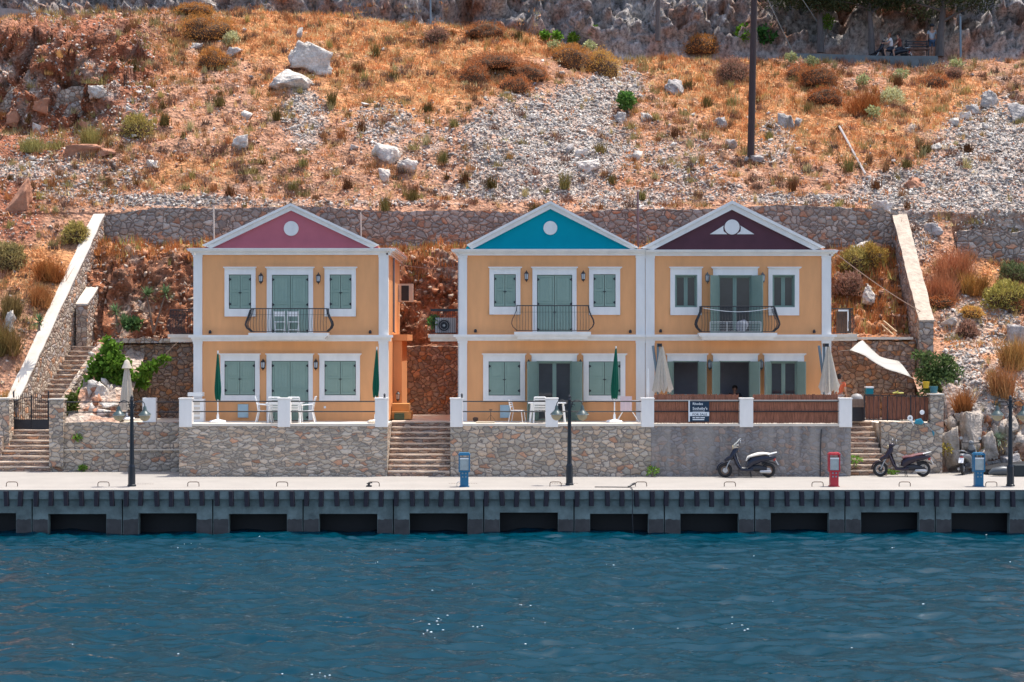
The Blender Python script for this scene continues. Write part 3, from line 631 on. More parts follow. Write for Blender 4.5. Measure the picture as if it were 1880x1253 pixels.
BL = [(572,112,82,50,'largest pale boulder, a flat white slab lying high on the orange slope',LIME,.25),
 (528,152,78,44,'grey white boulder leaning against the lower left of the largest slab',LIME,.1),
 (546,64,20,24,'small grey rock standing above the largest white slab',LIMED,0),
 (571,84,16,12,'small dark stone sitting on top of the largest white slab',LIMED,0),
 (710,283,54,36,'big pale angular boulder above the gap between the houses',LIME,.15),
 (748,308,36,30,'white blocky boulder touching the right foot of the big angular one',LIME,0),
 (706,322,22,26,'narrow pale rock just under the big angular boulder',LIME,0),
 (444,262,32,26,'white rounded rock on the orange slope above the pink gable',LIME,0),
 (281,299,24,15,'small white flat rock above the left end of the long wall',LIME,0),
 (455,213,20,24,'pale upright stone in the grass left of the big slabs',LIME,0),
 (431,97,32,20,'grey white rock right beside the small round brown shrub',LIME,0),
 (364,86,24,16,'white stone wedged between the two brown dome shrubs at upper left',LIME,0),
 (155,276,66,22,'long pinkish slab lying on the ledge at the left',REDR,-.12),
 (200,278,34,14,'second flat pinkish slab at the right end of the long slab',REDR,-.1),
 (35,372,44,70,'tall brown block standing at the left edge above the stairs wall',REDR,.05),
 (22,592,22,40,'pale rounded rock beside the left boundary wall',LIME,.2),
 (175,170,34,22,'pale stone at the foot of the red outcrop',LIME,0),
 (1235,163,34,34,'grey angular boulder at the top right of the central scree',LIMED,0),
 (1186,217,24,20,'white pointed stone beside the bright green sapling',LIME,0),
 (1137,218,24,22,'dark grey stone half sunk in the scree under the sapling',LIMED,0),
 (1065,280,26,16,'pale slab lying low in the central scree',LIME,0),
 (1047,270,18,16,'dark blocky stone left of the pale slab in the scree',LIMED,0),
 (1083,306,42,22,'long pale rock at the bottom of the central scree above the blue gable',LIME,-.3),
 (1172,285,20,18,'pale cube shaped stone right of the scree near the pole line',LIME,0),
 (1325,228,24,24,'dark grey stone left of the tall wooden pole',LIMED,0),
 (1342,266,22,22,'grey stone with a white top near the foot of the pole',LIMED,0),
 (1447,228,36,30,'round grey boulder right of the tall wooden pole',LIMED,0),
 (1468,225,16,22,'small dark stone touching the round grey boulder',LIMED,0),
 (1385,292,34,14,'grey flat rock at the foot of the tall wooden pole',LIMED,0),
 (1816,190,38,34,'dark cube shaped boulder highest on the right slope',LIMED,.2),
 (1790,203,26,22,'grey boulder just below left of the dark cube shaped one',LIMED,0),
 (1773,211,22,18,'smaller pale stone touching the grey boulder at right',LIME,0),
 (1748,228,18,18,'small white rounded stone lowest of the right hand cluster',LIME,0),
 (1806,233,16,14,'small stone alone below the cluster on the right slope',LIME,0),
 (1868,215,34,44,'grey boulder cut by the right edge of the picture',LIMED,0),
 (1620,378,42,22,'pinkish white slab sitting on the right end of the long wall',LIME,.1),
 (1680,334,36,24,'orange tinted boulder above the top of the right boundary wall',REDR,0),
 (1722,268,22,14,'pale flat stone above the scree at the right',LIME,0),
 (1716,422,36,22,'grey rock beside the top of the right boundary wall',LIMED,0),
 (1588,452,40,20,'white rounded rock in the red grass behind the maroon gabled house',LIME,-.1),
 (1600,545,24,34,'upright pale rock in the bank behind the maroon gabled house',LIME,0),
 (1742,590,44,16,'flat white rock in the gravel right of the boundary wall',LIME,0),
 (1862,620,40,46,'grey blue rock at the right edge below the upper wall',LIMED,0),
 (1778,806,44,76,'tallest pale rock rib standing behind the grey scooter',LIME,.05),
 (1746,835,34,70,'narrow pale rock rib at the corner of the stone wall',LIME,0),
 (1812,828,26,50,'small pale block right of the tallest rock rib',LIME,0),
 (1830,865,60,28,'low grey block behind the right blue pedestal',LIMED,0),
 (1866,855,44,34,'big grey block at the right edge behind the street lamp',LIMED,0),
 (170,712,20,26,'white quarry rock in the garden left of the closed cream parasol',LIME,0),
 (190,722,30,32,'largest white rock in the small garden by the left stairs',LIME,.2),
 (168,676,20,20,'pinkish white rock under the green vine',LIME,0),
 (196,757,28,14,'low white rock at the front of the small garden',LIME,0),
 (207,745,36,12,'flat pale rock just behind the garden railing',LIME,0),
 (166,652,14,12,'rough white stone at the top of the garden bank beside the left stairs',LIME,0)]
for q in BL: boulder(*q[:5], m=q[5], tilt=q[6])
ro = np.random.default_rng(91)
for i in range(7):
    px, py = ro.uniform(0, 262), ro.uniform(180, 246)
    w_, h_ = ro.uniform(16, 34), ro.uniform(14, 30)
    o = boulder(px, py, w_, h_, 'jagged reddish rock lying at the foot of the eroded outcrop at upper left', REDR if ro.random() < .8 else LIME, seed=900+i, tilt=ro.uniform(-.3, .5), box=.9, group='jagged rocks below the red outcrop'); o.name = 'rock_slab'; o['kind'] = 'thing'
for i in range(34):
    px, py = ro.uniform(1738, 1880), ro.uniform(765, 868)
    o = boulder(px, py, ro.uniform(10, 22), ro.uniform(12, 32), 'pale angular rock in the rough bank behind the right street lamp', LIME if ro.random() < .75 else REDR, seed=700+i, tilt=ro.uniform(-.3, .3), group='angular rocks of the right roadside bank'); o.name = 'rock_slab'; o['kind'] = 'thing'
for i in range(22):
    px, py = ro.uniform(160, 212), ro.uniform(665, 768)
    o = boulder(px, py, ro.uniform(9, 18), ro.uniform(8, 18), 'pale quarry rock piled in the small garden beside the left stairs', LIME if ro.random() < .35 else REDR, seed=500+i, group='rocks piled in the left garden'); o.name = 'garden_rock'; o['kind'] = 'thing'
# more countable rocks which nothing tells apart
def pick(weights_fn, n, rng):
    out = []
    w_ = weights_fn(_A[1], _A[2], _A[0])*PN; vis = (_A[1] > -30) & (_A[1] < 1910) & (_A[2] > -20) & (_A[2] < 900); w_ = np.where(vis, np.clip(w_, 0, None), 0); w_ = w_/w_.sum()
    idx = rng.choice(len(w_), n, p=w_); P_ = _A[0][idx] + rng.normal(size=(n, 3))*np.array([.05, .03, .0])
    return P_, _A[1][idx], _A[2][idx]
PN = np.clip(1+1.5*fbm(_A[0], .8, 4, gain=.7), .02, 2.2)
rg = np.random.default_rng(5)
def inhill(px, py): return ((py < 372) & (py > 20)).astype(float)
wr = lambda px, py, V: (gauss(px, py, GREY)*1.0 + .12)*(V[:, 1] > 80.6)*(V[:, 1] < 98) + .5*gauss(px, py, [(1780,700,90,80,1)])
Pk, kx, ky = pick(wr, 110, rg)
for i in range(len(Pk)):
    if any(abs(kx[i]-q[0]) < (q[2]/2+8) and abs(ky[i]-q[1]) < (q[3]/2+8) for q in BL): continue
    s_ = rg.uniform(.16, .30); V, Fh = hull(300+i, 11, 1, .12); V = V*np.array([s_*rg.uniform(.8,1.3), s_, s_*rg.uniform(.55,.9)])
    a = np.array(Matrix.Rotation(rg.uniform(0, 6.3), 3, 'Z')@Matrix.Rotation(rg.uniform(-.5, .5), 3, 'X'))
    tag(mesh_np('loose_rock', V@a.T+Pk[i]+np.array([0,-.03,s_*.2]), Fh, LIME if rg.random() < .65 else LIMED), 'small loose limestone rock lying among gravel and dry grass on the hillside', 'rock', 'small loose rocks scattered over the hillside')
# scree: uncountable
SH = [hull(40+k, 9) for k in range(12)]
def scatter(name, n, wfn, smin, smax, cols, m, seed, power=2.2, flat=.75, lift=.15):
    r = np.random.default_rng(seed); Pp, a_, b_ = pick(wfn, n, r); Vs = []; Fs = []; Cs = []; off_ = 0
    kk = r.integers(0, 12, n)
    for s_id in range(12):
        idx = np.where(kk == s_id)[0]; m_ = len(idx); bV, bF = SH[s_id]
        if not m_: continue
        sz = smin + (smax-smin)*r.random(m_)**power; base = bV[None]*(sz[:, None]*r.uniform([.75,.75,.45],[1.35,1.3,.95],(m_,3)))[:, None, :]
        x, y, z = base[..., 0], base[..., 1], base[..., 2]; a = r.uniform(0, 6.28, (m_, 1)); t = r.uniform(-.8, .3, (m_, 1)); u = r.uniform(-.6, .6, (m_, 1))
        x, z = x*np.cos(u)-z*np.sin(u), x*np.sin(u)+z*np.cos(u); x, y = x*np.cos(a)-y*np.sin(a), x*np.sin(a)+y*np.cos(a); y, z = y*np.cos(t)-z*np.sin(t), y*np.sin(t)+z*np.cos(t)
        V = np.stack([x, y, z], -1) + Pp[idx][:, None, :] + np.array([0, 0, 1])*(sz*lift)[:, None, None]
        Vs.append(V.reshape(-1, 3)); Fs.append((bF[None]+(np.arange(m_)*len(bV))[:, None, None]).reshape(-1, 3)+off_); off_ += m_*len(bV)
        ci = r.choice(len(cols), m_, p=[c[1] for c in cols]); cc_ = np.array([c[0] for c in cols])[ci]*r.uniform(.65, 1.25, (m_, 1)); Cs.append(np.repeat(cc_, len(bV), 0))
    return mesh_np(name, np.concatenate(Vs), np.concatenate(Fs), m, col=np.clip(np.concatenate(Cs), 0, .85))
STONE_A = mat('scree_stone', (1,1,1), 0.9, var=0.15, scale=8, attr=True)
on_up = lambda V: (V[:, 1] > 80.4)*(V[:, 1] < 98.3)
o = scatter('scree', 34000, lambda px, py, V: gauss(px, py, GREY)**1.3*(1+0*px)*((V[:, 1] > 80.35) | (V[:, 0] > 17.2) | (V[:, 0] < -18.9))*(V[:, 1] < 98.3), .03, .15,
            [((.52,.48,.43),.40),((.44,.40,.37),.32),((.48,.36,.28),.2),((.34,.30,.28),.08)], STONE_A, 1)
tag(o, 'grey and white scree of broken limestone on the slope and along the wall top', 'scree', kind='stuff')
o = scatter('gravel', 26000, lambda px, py, V: (.35+gauss(px, py, RED)*.8+.7*np.clip((py-150)/200,0,1))*((V[:, 1] > 80.35) | (V[:, 0] > 17.2) | (V[:, 0] < -18.9))*(V[:, 1] < 98.3)*(1-.9*gauss(px, py, GRASS)), .025, .14,
            [((.58,.48,.40),.4),((.52,.27,.17),.35),((.38,.19,.12),.15),((.34,.31,.30),.1)], STONE_A, 2)
tag(o, 'reddish loose gravel and rubble scattered on the dry slope', 'gravel', kind='stuff')
# rubble on the rock cut and garden
o = scatter('rubble', 7000, lambda px, py, V: ((V[:, 1] < 80.2)*(V[:, 0] > -18)*(V[:, 0] < 17)*(V[:, 2] > 4.9)).astype(float), .04, .2,
            [((.5,.39,.3),.35),((.5,.24,.13),.4),((.32,.18,.12),.25)], STONE_A, 3, lift=0)
tag(o, 'broken red rock fragments on the cut bank behind the houses', 'rubble', kind='stuff')

# ---------------------------------------------------------------- dry vegetation
BLADE = mat('dry_plant', (1,1,1), 0.8, var=0.2, scale=6, attr=True, transl=0.25, spec=.1)
def blades(Pp, n_each, hgt, wid, lean, cols, r, spread=.12, up=1.0):
    n = len(Pp); K = n*n_each
    base = np.repeat(Pp, n_each, 0) + r.normal(size=(K, 3))*np.array([spread, spread, .02])
    h = (hgt[0]+(hgt[1]-hgt[0])*r.random(K)); a = r.uniform(0, 6.28, K); ln = r.uniform(0, lean, K)
    ha = np.repeat(r.uniform(.7, 1.3, n), n_each); h = h*ha
    top = base + np.stack([np.cos(a)*ln*h, np.sin(a)*ln*h, h*up], -1)
    b2 = r.uniform(0, 6.28, K); wv = np.stack([np.cos(b2), np.sin(b2), 0*b2], -1)*(wid*r.uniform(.6, 1.4, K))[:, None]
    V = np.stack([base-wv, base+wv, top], 1).reshape(-1, 3); F = np.arange(K*3).reshape(-1, 3)
    ci = r.choice(len(cols), n, p=[c[1] for c in cols]); c = np.repeat(np.array([c[0] for c in cols])[ci]*r.uniform(.75, 1.2, (n, 1)), n_each, 0)*r.uniform(.8, 1.2, (K, 1))
    md_ = np.repeat(1+.45*fbm(Pp, 1.1, 3)+.25*fbm(Pp+40, .35, 2), n_each)[:, None]; c = c*np.clip(md_, .35, 1.6)*np.array([1, 1, 1.0])
    c = np.repeat(c, 3, 0); 
    return V, F, np.clip(c, 0, .85)
ORG_C = [((.74,.36,.15),.42),((.62,.27,.11),.25),((.76,.54,.28),.33)]
r = np.random.default_rng(21)
offw = lambda V: ((V[:, 1] > 80.5) | (V[:, 0] > 17.3) | (V[:, 0] < -19.2))*(V[:, 1] < 98.6)
Pg, _, _ = pick(lambda px, py, V: (gauss(px, py, GRASS)+.30)*offw(V)*(1-.93*gauss(px, py, GREY))*(1-.9*gauss(px, py, RED)), 10000, r)
V, F, C_ = blades(Pg, 13, (.07,.24), .022, .9, ORG_C, r)
tag(mesh_np('dry_grass', V, F, BLADE, col=C_), 'dry orange grass covering the slope', 'grass', kind='stuff')
Pg, _, _ = pick(lambda px, py, V: ((V[:, 1] > 78.8)*(V[:, 1] < 80.2)*(V[:, 0] > -18)*(V[:, 0] < 17)+ (V[:,0]>12.3)*(V[:,0]<16.9)*(V[:,1]<80)*(V[:,1]>75)*(V[:,2]>5.2)*1.5).astype(float), 1300, r)
V, F, C_ = blades(Pg, 12, (.12,.45), .022, .5, [((.55,.22,.07),.5),((.42,.17,.07),.3),((.45,.38,.13),.2)], r)
tag(mesh_np('dry_grass', V, F, BLADE, col=C_), 'dry grass fringe at the foot of the long stone wall', 'grass', kind='stuff')

Pg, _, _ = pick(lambda px, py, V: offw(V)*(1-.8*gauss(px, py, GREY))*(1-.5*gauss(px, py, RED))*(V[:, 1] < 98), 1500, r)
V, F, C_ = blades(Pg, 16, (.18,.45), .016, .5, [((.42,.33,.13),.3),((.30,.16,.07),.3),((.62,.42,.18),.25),((.22,.17,.07),.15)], r, spread=.06)
Pg, _, _ = pick(lambda px, py, V: offw(V)*(1-.75*gauss(px, py, GREY))*(1-.4*gauss(px, py, RED))*(V[:, 1] < 98), 620, r)
V2, F2, C2 = blades(Pg, 70, (.10,.42), .017, .8, [((.24,.13,.09),.35),((.17,.11,.08),.25),((.33,.27,.11),.25),((.40,.20,.09),.15)], r, spread=.15)
F = np.concatenate([F, F2+len(V)]); V = np.concatenate([V, V2]); C_ = np.concatenate([C_, C2])
tag(mesh_np('dry_weeds', V, F, BLADE, col=C_), 'scattered tall dry weeds among the stones of the slope', 'weeds', kind='stuff')
def tuft(name, px, py, hpx, wpx, cols, label, cat='grass tuft', group='dark grass tufts on the slope', n=90, lean=.5):
    p = hit(px, py); s = p.y/FPX
    V, F, C_ = blades(np.array([p]), n, (hpx*.45*s, hpx*s), .02, lean, [(cols, 1.0)], np.random.default_rng(int(px*3+py)), spread=wpx*.22*s)
    return tag(mesh_np(name, V, F, BLADE, col=C_), label, cat, group)
def dome(px, py, wpx, hpx, col, label, name='shrub', cat='shrub', group='dome shrubs on the hillside', n=2600, leaf=.045, p=None, hull=True, lump=.58, dens=1.0, ry=None, upb=.45):
    """cushion shrub: thousands of tiny leaves spread through an uneven dome"""
    p = Vector(p) if p is not None else hit(px, py+hpx*.16); s = p.y/FPX; r = np.random.default_rng(int(px*13+py*7) % 99991)
    d = r.normal(size=(n, 3)); d /= np.linalg.norm(d, axis=1)[:, None]; d[:, 2] = np.where(d[:, 2] < -.45, -d[:, 2], d[:, 2])
    rad = np.array([wpx*.5*s, wpx*.42*s if ry is None else ry, hpx*.62*s])
    bump_ = 1 + lump*fbm(d*1.0+px*.1, 1.7, 3)
    q = d*(bump_*(r.uniform(.70, 1.02, n)))[:, None]*rad
    up_ = d*(1-upb)+np.array([0, 0, upb])+r.normal(size=(n, 3))*.45; up_ /= np.linalg.norm(up_, axis=1)[:, None]
    sd_ = np.cross(up_, r.normal(size=(n, 3))); sd_ /= np.linalg.norm(sd_, axis=1)[:, None]
    L_ = leaf*r.uniform(.7, 1.7, n)[:, None]; c0 = q + np.array(p)
    V = np.stack([c0-sd_*leaf*.35, c0+sd_*leaf*.35, c0+up_*L_*1.5], 1).reshape(-1, 3)
    cc_ = np.repeat(np.array(col)*1.3*r.uniform(.5, 1.4, (n, 1)), 3, 0)
    F = np.arange(n*3).reshape(-1, 3)
    kt = max(30, n//40); dt = r.normal(size=(kt, 3)); dt /= np.linalg.norm(dt, axis=1)[:, None]; dt[:, 2] = np.abs(dt[:, 2]); b0 = dt*rad*.8+np.array(p); e0 = dt*rad*r.uniform(1.0, 1.28, (kt, 1))+np.array(p)+r.normal(size=(kt, 3))*.03
    V = np.concatenate([V, np.stack([b0-[.012, 0, 0], b0+[.012, 0, 0], e0], 1).reshape(-1, 3)]); F = np.arange(len(V)).reshape(-1, 3); cc_ = np.concatenate([cc_, np.repeat(np.array([[.32,.24,.16]]), kt*3, 0)])
    o = mesh_np(name, V, F, BLADE, col=np.clip(cc_, 0, .8))
    tag(o, label, cat, group)
    if hull:
        hv = I3[0].copy(); hv[:, 2] = np.clip(hv[:, 2], -.45, 1); hb = 1+lump*fbm(hv+px*.1, 1.7, 3)
        hv = hv*hb[:, None]*rad*.76 + np.array(p)
        mesh_np('twigs', hv, I3[1], mat('shrub_twig_mass', (.10,.055,.03), .95, var=.5, scale=9, bump=.05, bscale=12), o, smooth=True)
    return o
def wisp(px, py, wpx, hpx, col, label, n=900, name='straw_bush', group='dry straw bushes on the slopes', cat='bush'):
    """dry grassy bush: hundreds of long blades fanning out of several roots"""
    p = hit(px, py+hpx*.38); s = p.y/FPX; r = np.random.default_rng(int(px*5+py)); k = 9
    roots = np.array(p)+np.stack([r.uniform(-.5,.5,k)*wpx*.62*s, r.uniform(-.35,.35,k)*wpx*.5*s, np.zeros(k)], -1); roots[:, 2] += (roots[:, 1]-p.y)*.6
    V, F, C_ = blades(roots, n//k, (hpx*.45*s, hpx*1.0*s), .014, .75, [(col, .7), (tuple(np.array(col)*np.array([.85,.7,.7])), .3)], r, spread=wpx*.09*s)
    o = mesh_np(name, V, F, BLADE, col=C_); return tag(o, label, cat, group)
BRN = (.48,.22,.06); BRN2 = (.42,.165,.065); GOLD = (.62,.33,.09); OLV = (.36,.29,.09); PURP = (.30,.17,.12); RED_ = (.50,.21,.10); SAGE = (.52,.50,.28)
dome(378,50,110,58,BRN,'largest brown dome shrub, on the skyline edge of the slope at upper left',n=5200)
dome(356,14,80,26,BRN,'brown shrub directly behind the largest upper left dome')
dome(392,104,66,46,BRN,'small round brown shrub just under the largest upper left dome',n=3200)
dome(872,136,64,56,BRN2,'round brown shrub at the left end of the central shrub row',n=3200)
dome(946,152,66,44,BRN2,'round dark shrub low in the central shrub row',n=3000)
dome(910,110,110,40,BRN2,'wide rusty shrub in the middle of the central row',n=4200)
dome(890,58,90,36,(.36,.14,.05),'rusty shrub above the central shrub row near the cliff',n=2600)
dome(970,128,84,46,BRN2,'rusty shrub right of the round dark one',n=3000)
dome(1050,105,86,60,BRN,'brown shrub left of the golden one at the right end of the row',n=3800)
dome(1104,118,74,76,GOLD,'golden edged dome shrub at the right end of the central row',n=4200)
dome(1290,88,68,44,BRN,'single brown dome shrub left of the tall wooden pole',n=3200)
dome(1350,132,66,64,PURP,'purplish bare twiggy bush touching the tall wooden pole',n=3000,leaf=.06,lump=.4)
dome(800,64,50,36,PURP,'grey brown twiggy bush below the thin metal post',n=1800,leaf=.06)
dome(1500,140,90,44,(.36,.14,.05),'long rusty bush below the roadside wall',n=3600)
dome(1470,130,60,34,BRN2,'dark rusty bush at the left end below the roadside wall',n=2000)
dome(1515,175,80,44,(.36,.13,.045),'rusty bush lower right of the long one',n=3000)
wisp(1590,185,70,54,(.42,.16,.05),'bright rusty grass bush in the middle of the right slope')
dome(1640,178,46,40,SAGE,'pale sage bush between the rusty grass bushes',n=1600,leaf=.07,hull=False)
dome(1715,148,66,36,BRN2,'dark rusty bush under the standing person',n=2400)
dome(1752,134,40,28,PURP,'purplish bush right of the dark rusty one',n=1400)
dome(250,232,60,54,OLV,'olive and brown bush on the left slope',n=2600,leaf=.06,lump=.4)
wisp(75,262,90,30,(.42,.37,.13),'yellow green grass clump along the left ledge')
wisp(170,250,46,40,(.42,.37,.13),'yellow green bush right of the left ledge clump')
dome(428,68,30,30,SAGE,'sage green bush right of the largest brown dome',n=1100,leaf=.07,hull=False)
dome(1565,478,56,60,OLV,'olive gold bush just behind the corner of the maroon gabled house',n=3000,leaf=.06)
dome(1600,470,56,52,(.36,.24,.06),'gold and brown bush against the right boundary wall',n=3000,leaf=.06)
dome(1560,520,60,50,PURP,'purplish brown bush beside the upper right corner of the maroon gabled house',n=2600,leaf=.06)
wisp(1745,480,80,56,RED_,'large rusty red bush right of the boundary wall top')
wisp(1725,520,70,50,RED_,'rusty red bush below the large one beside the boundary wall')
dome(1725,548,60,30,BRN2,'dark brown bush lowest beside the right boundary wall',n=2200)
wisp(1790,515,60,40,(.45,.25,.07),'orange gold bush in front of the upper right wall')
dome(1786,570,46,26,GOLD,'small golden cushion in the gravel at the right',n=1600)
dome(1850,540,90,56,(.34,.29,.08),'broad olive yellow bush below the upper right wall',n=4600,leaf=.07)
dome(1866,500,60,44,(.12,.14,.06),'dark green bush at the right edge under the upper right wall',n=2600,leaf=.06)
dome(1870,560,30,30,BRN2,'small dark brown cushion at the right edge',n=900)
wisp(1865,650,50,60,(.46,.27,.09),'tall dry straw bush at the right edge below the rocks')
dome(1775,605,44,40,PURP,'purplish dry bush above the green bush at right',n=1600,leaf=.07)
dome(20,470,60,60,(.30,.24,.10),'olive grey bush at the left edge',n=2600,leaf=.08)
wisp(95,490,60,50,(.46,.20,.06),'bright orange dry bush left of the boundary wall')
wisp(70,540,50,40,(.46,.20,.07),'orange dry bush lower on the slope left of the boundary wall')
wisp(20,560,50,50,(.28,.20,.08),'brown green bush near the left edge by the pale rock')
wisp(18,620,50,60,(.26,.2,.07),'brown bush low at the left edge above the gate')
dome(135,430,50,46,OLV,'dark olive bush beside the top of the left boundary wall',n=2000,leaf=.07)
# lower right roadside
dome(1842,870,46,34,(.33,.07,.05),'small round dark red shrub behind the right blue pedestal',n=1600)
wisp(1768,735,30,56,(.40,.17,.06),'thin rusty weed clump at the corner of the stone pillar')
wisp(1845,700,60,60,(.42,.22,.09),'dry straw bush behind the right street lamp')
# bush of fresh green at the boundary wall
bb_ = P(1725, 735, 71.9); sb_ = 71.9/FPX
leafy_bush_args = dict(blobs=[((px-1725)*sb_, r_y, (735-py)*sb_, rx*sb_, ry*sb_) for px, py, rx, ry, r_y in ((1722,672,26,22,0),(1700,690,20,24,-.1),(1745,690,26,26,.1),(1728,708,34,26,-.2),(1756,712,20,20,0),(1702,658,14,12,.1),(1710,725,26,16,-.2),(1738,660,12,10,0),(1768,700,9,8,0),(1684,652,10,8,0))])
# dark tufts
rt = np.random.default_rng(77)
TUF = [(1262,150),(1300,182),(1338,180),(1650,142),(790,190),(602,180),(828,220),(665,225),(512,205),(470,300),(560,290),(640,330),(300,215),(395,180),(820,285),(850,320),(900,330),(1100,265),(1180,350),(1450,335),(1700,265),(1665,290),(1560,300),(660,120),(720,130),(690,90),(540,330),(420,340),(250,120),(1480,190),(1410,240),(1240,235),(950,60),(1125,320),(1040,330),(1615,330),(980,375),(760,350),(700,370),(1780,265)]
for i, (px, py) in enumerate(TUF):
    hcol = [(.12,.09,.03),(.20,.15,.05),(.28,.24,.08),(.16,.07,.03)][i % 4]
    tuft('grass_tuft', px+rt.uniform(-4,4), py+12, rt.uniform(20,36), rt.uniform(14,26), hcol, 'upright dark weed tuft standing in the dry slope above the long wall', n=110)
for i in range(280):
    Pt, a_, b_ = pick(lambda px, py, V: offw(V)*(1-.7*gauss(px, py, GREY)), 1, rt)
    hcol = [(.20,.11,.04),(.46,.38,.13),(.42,.18,.07),(.58,.50,.25),(.3,.16,.08),(.62,.36,.13)][i % 6]; s_ = Pt[0][1]/FPX; hh = rt.uniform(9, 24)
    V, F, C_ = blades(Pt, 60, (hh*.4*s_, hh*s_), .02, .55, [(hcol, 1.0)], rt, spread=rt.uniform(.05,.10))
    tag(mesh_np('weed_clump', V, F, BLADE, col=C_), 'low weed clump growing among stones and dry grass on the slope', 'weed', 'low weed clumps on the slope')
# leafy saplings / rosettes
def leafy(name, base, h, w_, n, leaf, col, label, cat, group=None, seed=1, trunk=True, blobs=None):
    r = np.random.default_rng(seed); base = np.array(base, float)
    root = thing(name, tuple(base), label, cat, group)
    cen = blobs if blobs is not None else [(0, 0, h*.62, w_*.5, h*.42)]
    Vs = []; Cs = []
    for bx, by, bz, br, bh in cen:
        k = int(n*br*bh/sum(c[3]*c[4] for c in cen)); d = r.normal(size=(k, 3)); d /= np.linalg.norm(d, axis=1)[:, None]
        q = d*(r.random(k)**.4)[:, None]*np.array([br, br*.8, bh])*(1+.35*fbm(d+bx*3+bz, 1.8, 2))[:, None] + np.array([bx, by, bz]) + base
        up_ = d*.5+np.array([0, -.3, .2])+r.normal(size=(k, 3))*.5; up_ /= np.linalg.norm(up_, axis=1)[:, None]
        sd_ = np.cross(up_, r.normal(size=(k, 3))); sd_ /= np.linalg.norm(sd_, axis=1)[:, None]; l = leaf*r.uniform(.7, 1.4, (k, 1))
        Vs.append(np.stack([q, q+sd_*l*.45+up_*l*.6, q+up_*l*1.3, q-sd_*l*.45+up_*l*.6], 1).reshape(-1, 3)); Cs.append(np.repeat(np.array(col)*r.uniform(.65, 1.35, (k, 1)), 4, 0))
    V = np.concatenate(Vs); F = np.arange(len(V)).reshape(-1, 4)
    mesh_np('foliage', V, F, BLADE, root, col=np.clip(np.concatenate(Cs), 0, .8))
    mb = MB()
    for bx, by, bz, br, bh in cen:
        mb.tube([base, base+np.array([bx*.4, by*.4, bz*.5]), base+np.array([bx, by, bz])], [.035, .025, .01], 5)
    mb.build('stem', M['wood'], root); return root
leafy('sapling', hit(1150,205), .95, .8, 500, .13, (.13,.26,.06), 'bright green sapling growing in the grey scree', 'sapling', seed=3)
leafy('green_bush', bb_, 1, 1, 5200, .085, (.115,.17,.06), 'dusty green leafy bush behind the right stone pillar', 'bush', seed=44, **leafy_bush_args)
for px, py, s_, lab in ((1000,62,.6,'leftmost'),(1028,60,.6,'second'),(1058,70,.8,'third and tallest'),(1088,50,.7,'rightmost')):
    leafy('fig_sapling', hit(px,py+14), s_*.9, s_*.7, 200, .12, (.16,.30,.04), lab + ' of the four yellow green saplings at the foot of the cliff', 'sapling', 'green saplings along the cliff foot', seed=px)
leafy('fig_bush', hit(1368,95), 1.2, 1.1, 500, .15, (.16,.33,.03), 'yellow green fig bush at the left of the wooden pole', 'bush', seed=8)
leafy('fig_bush', hit(1400,92), 1.1, 1.2, 500, .15, (.06,.16,.04), 'darker green fig bush at the right of the wooden pole', 'bush', seed=9)
leafy('ivy', (X(1520,98.5),98.5,Z(60,98.5)), .9, .7, 260, .1, (.14,.24,.04), 'small green plant hanging on the cliff above the scooter riders', 'plant', seed=10)
for px, py, lab in ((1085,80,'sage plant behind the golden dome shrub'),(1450,105,'sage plant at the left end of the roadside wall'),(1490,112,'sage plant under the left part of the roadside wall'),(1585,145,'sage plant under the middle of the roadside wall'),(1655,135,'sage plant under the scooter riders'),(1755,118,'sage plant below the thin post at the right'),(1600,205,'lowest sage plant among the rusty bushes'),(1020,85,'sage plant among the central shrubs')):
    leafy('sage_plant', hit(px,py+12), .6, .7, 220, .09, (.42,.44,.22), 'pale ' + lab, 'plant', 'pale sage plants on the slope', seed=px+1)
# yuccas
def rosette(mb_V, mb_C, c, n, l, r, col):
    for k in range(n):
        a = r.uniform(0, 6.28); e = r.uniform(-.5, 1.35); d = np.array([math.cos(a)*math.cos(e), math.sin(a)*math.cos(e), math.sin(e)])
        sd_ = np.cross(d, [0, 0, 1.01]); sd_ /= np.linalg.norm(sd_)+1e-6; L_ = l*r.uniform(.7, 1.1)
        b0 = np.array(c)+d*.03; m_ = b0+d*L_*.5; tp = b0+d*L_-np.array([0, 0, .12*L_])
        mb_V += [b0-sd_*.02, b0+sd_*.02, m_+sd_*.028, m_-sd_*.028, m_-sd_*.028, m_+sd_*.028, tp, tp]
        mb_C += [np.array(col)*r.uniform(.6, 1.5)]*8
def yucca(base, heads, label, seed, l=.5):
    r = np.random.default_rng(seed); root = thing('yucca', base, label, 'yucca', 'yuccas on the ledge by the stairs'); V = []; C_ = []; st = MB()
    for hx, hy, hz in heads:
        c = (base[0]+hx, base[1]+hy, base[2]+hz); rosette(V, C_, c, 60, l, r, (.13,.20,.09))
        st.tube([base, (base[0]+hx*.6, base[1]+hy*.5, base[2]+hz*.6), c], [.05, .045, .04], 6)
    mesh_np('leaves', np.array(V), np.arange(len(V)).reshape(-1, 4), BLADE, root, col=np.array(C_)); st.build('stem', M['wood'], root)
b0 = P(282, 612, 77.0)
yucca(b0, [((270-282)*.0226, 0, (612-543)*.0226), ((303-282)*.0226, .1, (612-540)*.0226)], 'two headed yucca tree, the tallest, left of the pink gabled house', 4, .52)
b0 = P(218, 612, 76.4)
yucca(b0, [((212-218)*.0225, 0, (612-574)*.0225), ((228-218)*.0225, -.1, (612-592)*.0225)], 'low yucca left of the two headed one, beside the ledge wall', 5, .5)
b0 = P(72, 608, 73.5)
yucca(b0, [(0, 0, .35)], 'small green yucca outside the left boundary wall', 6, .42)
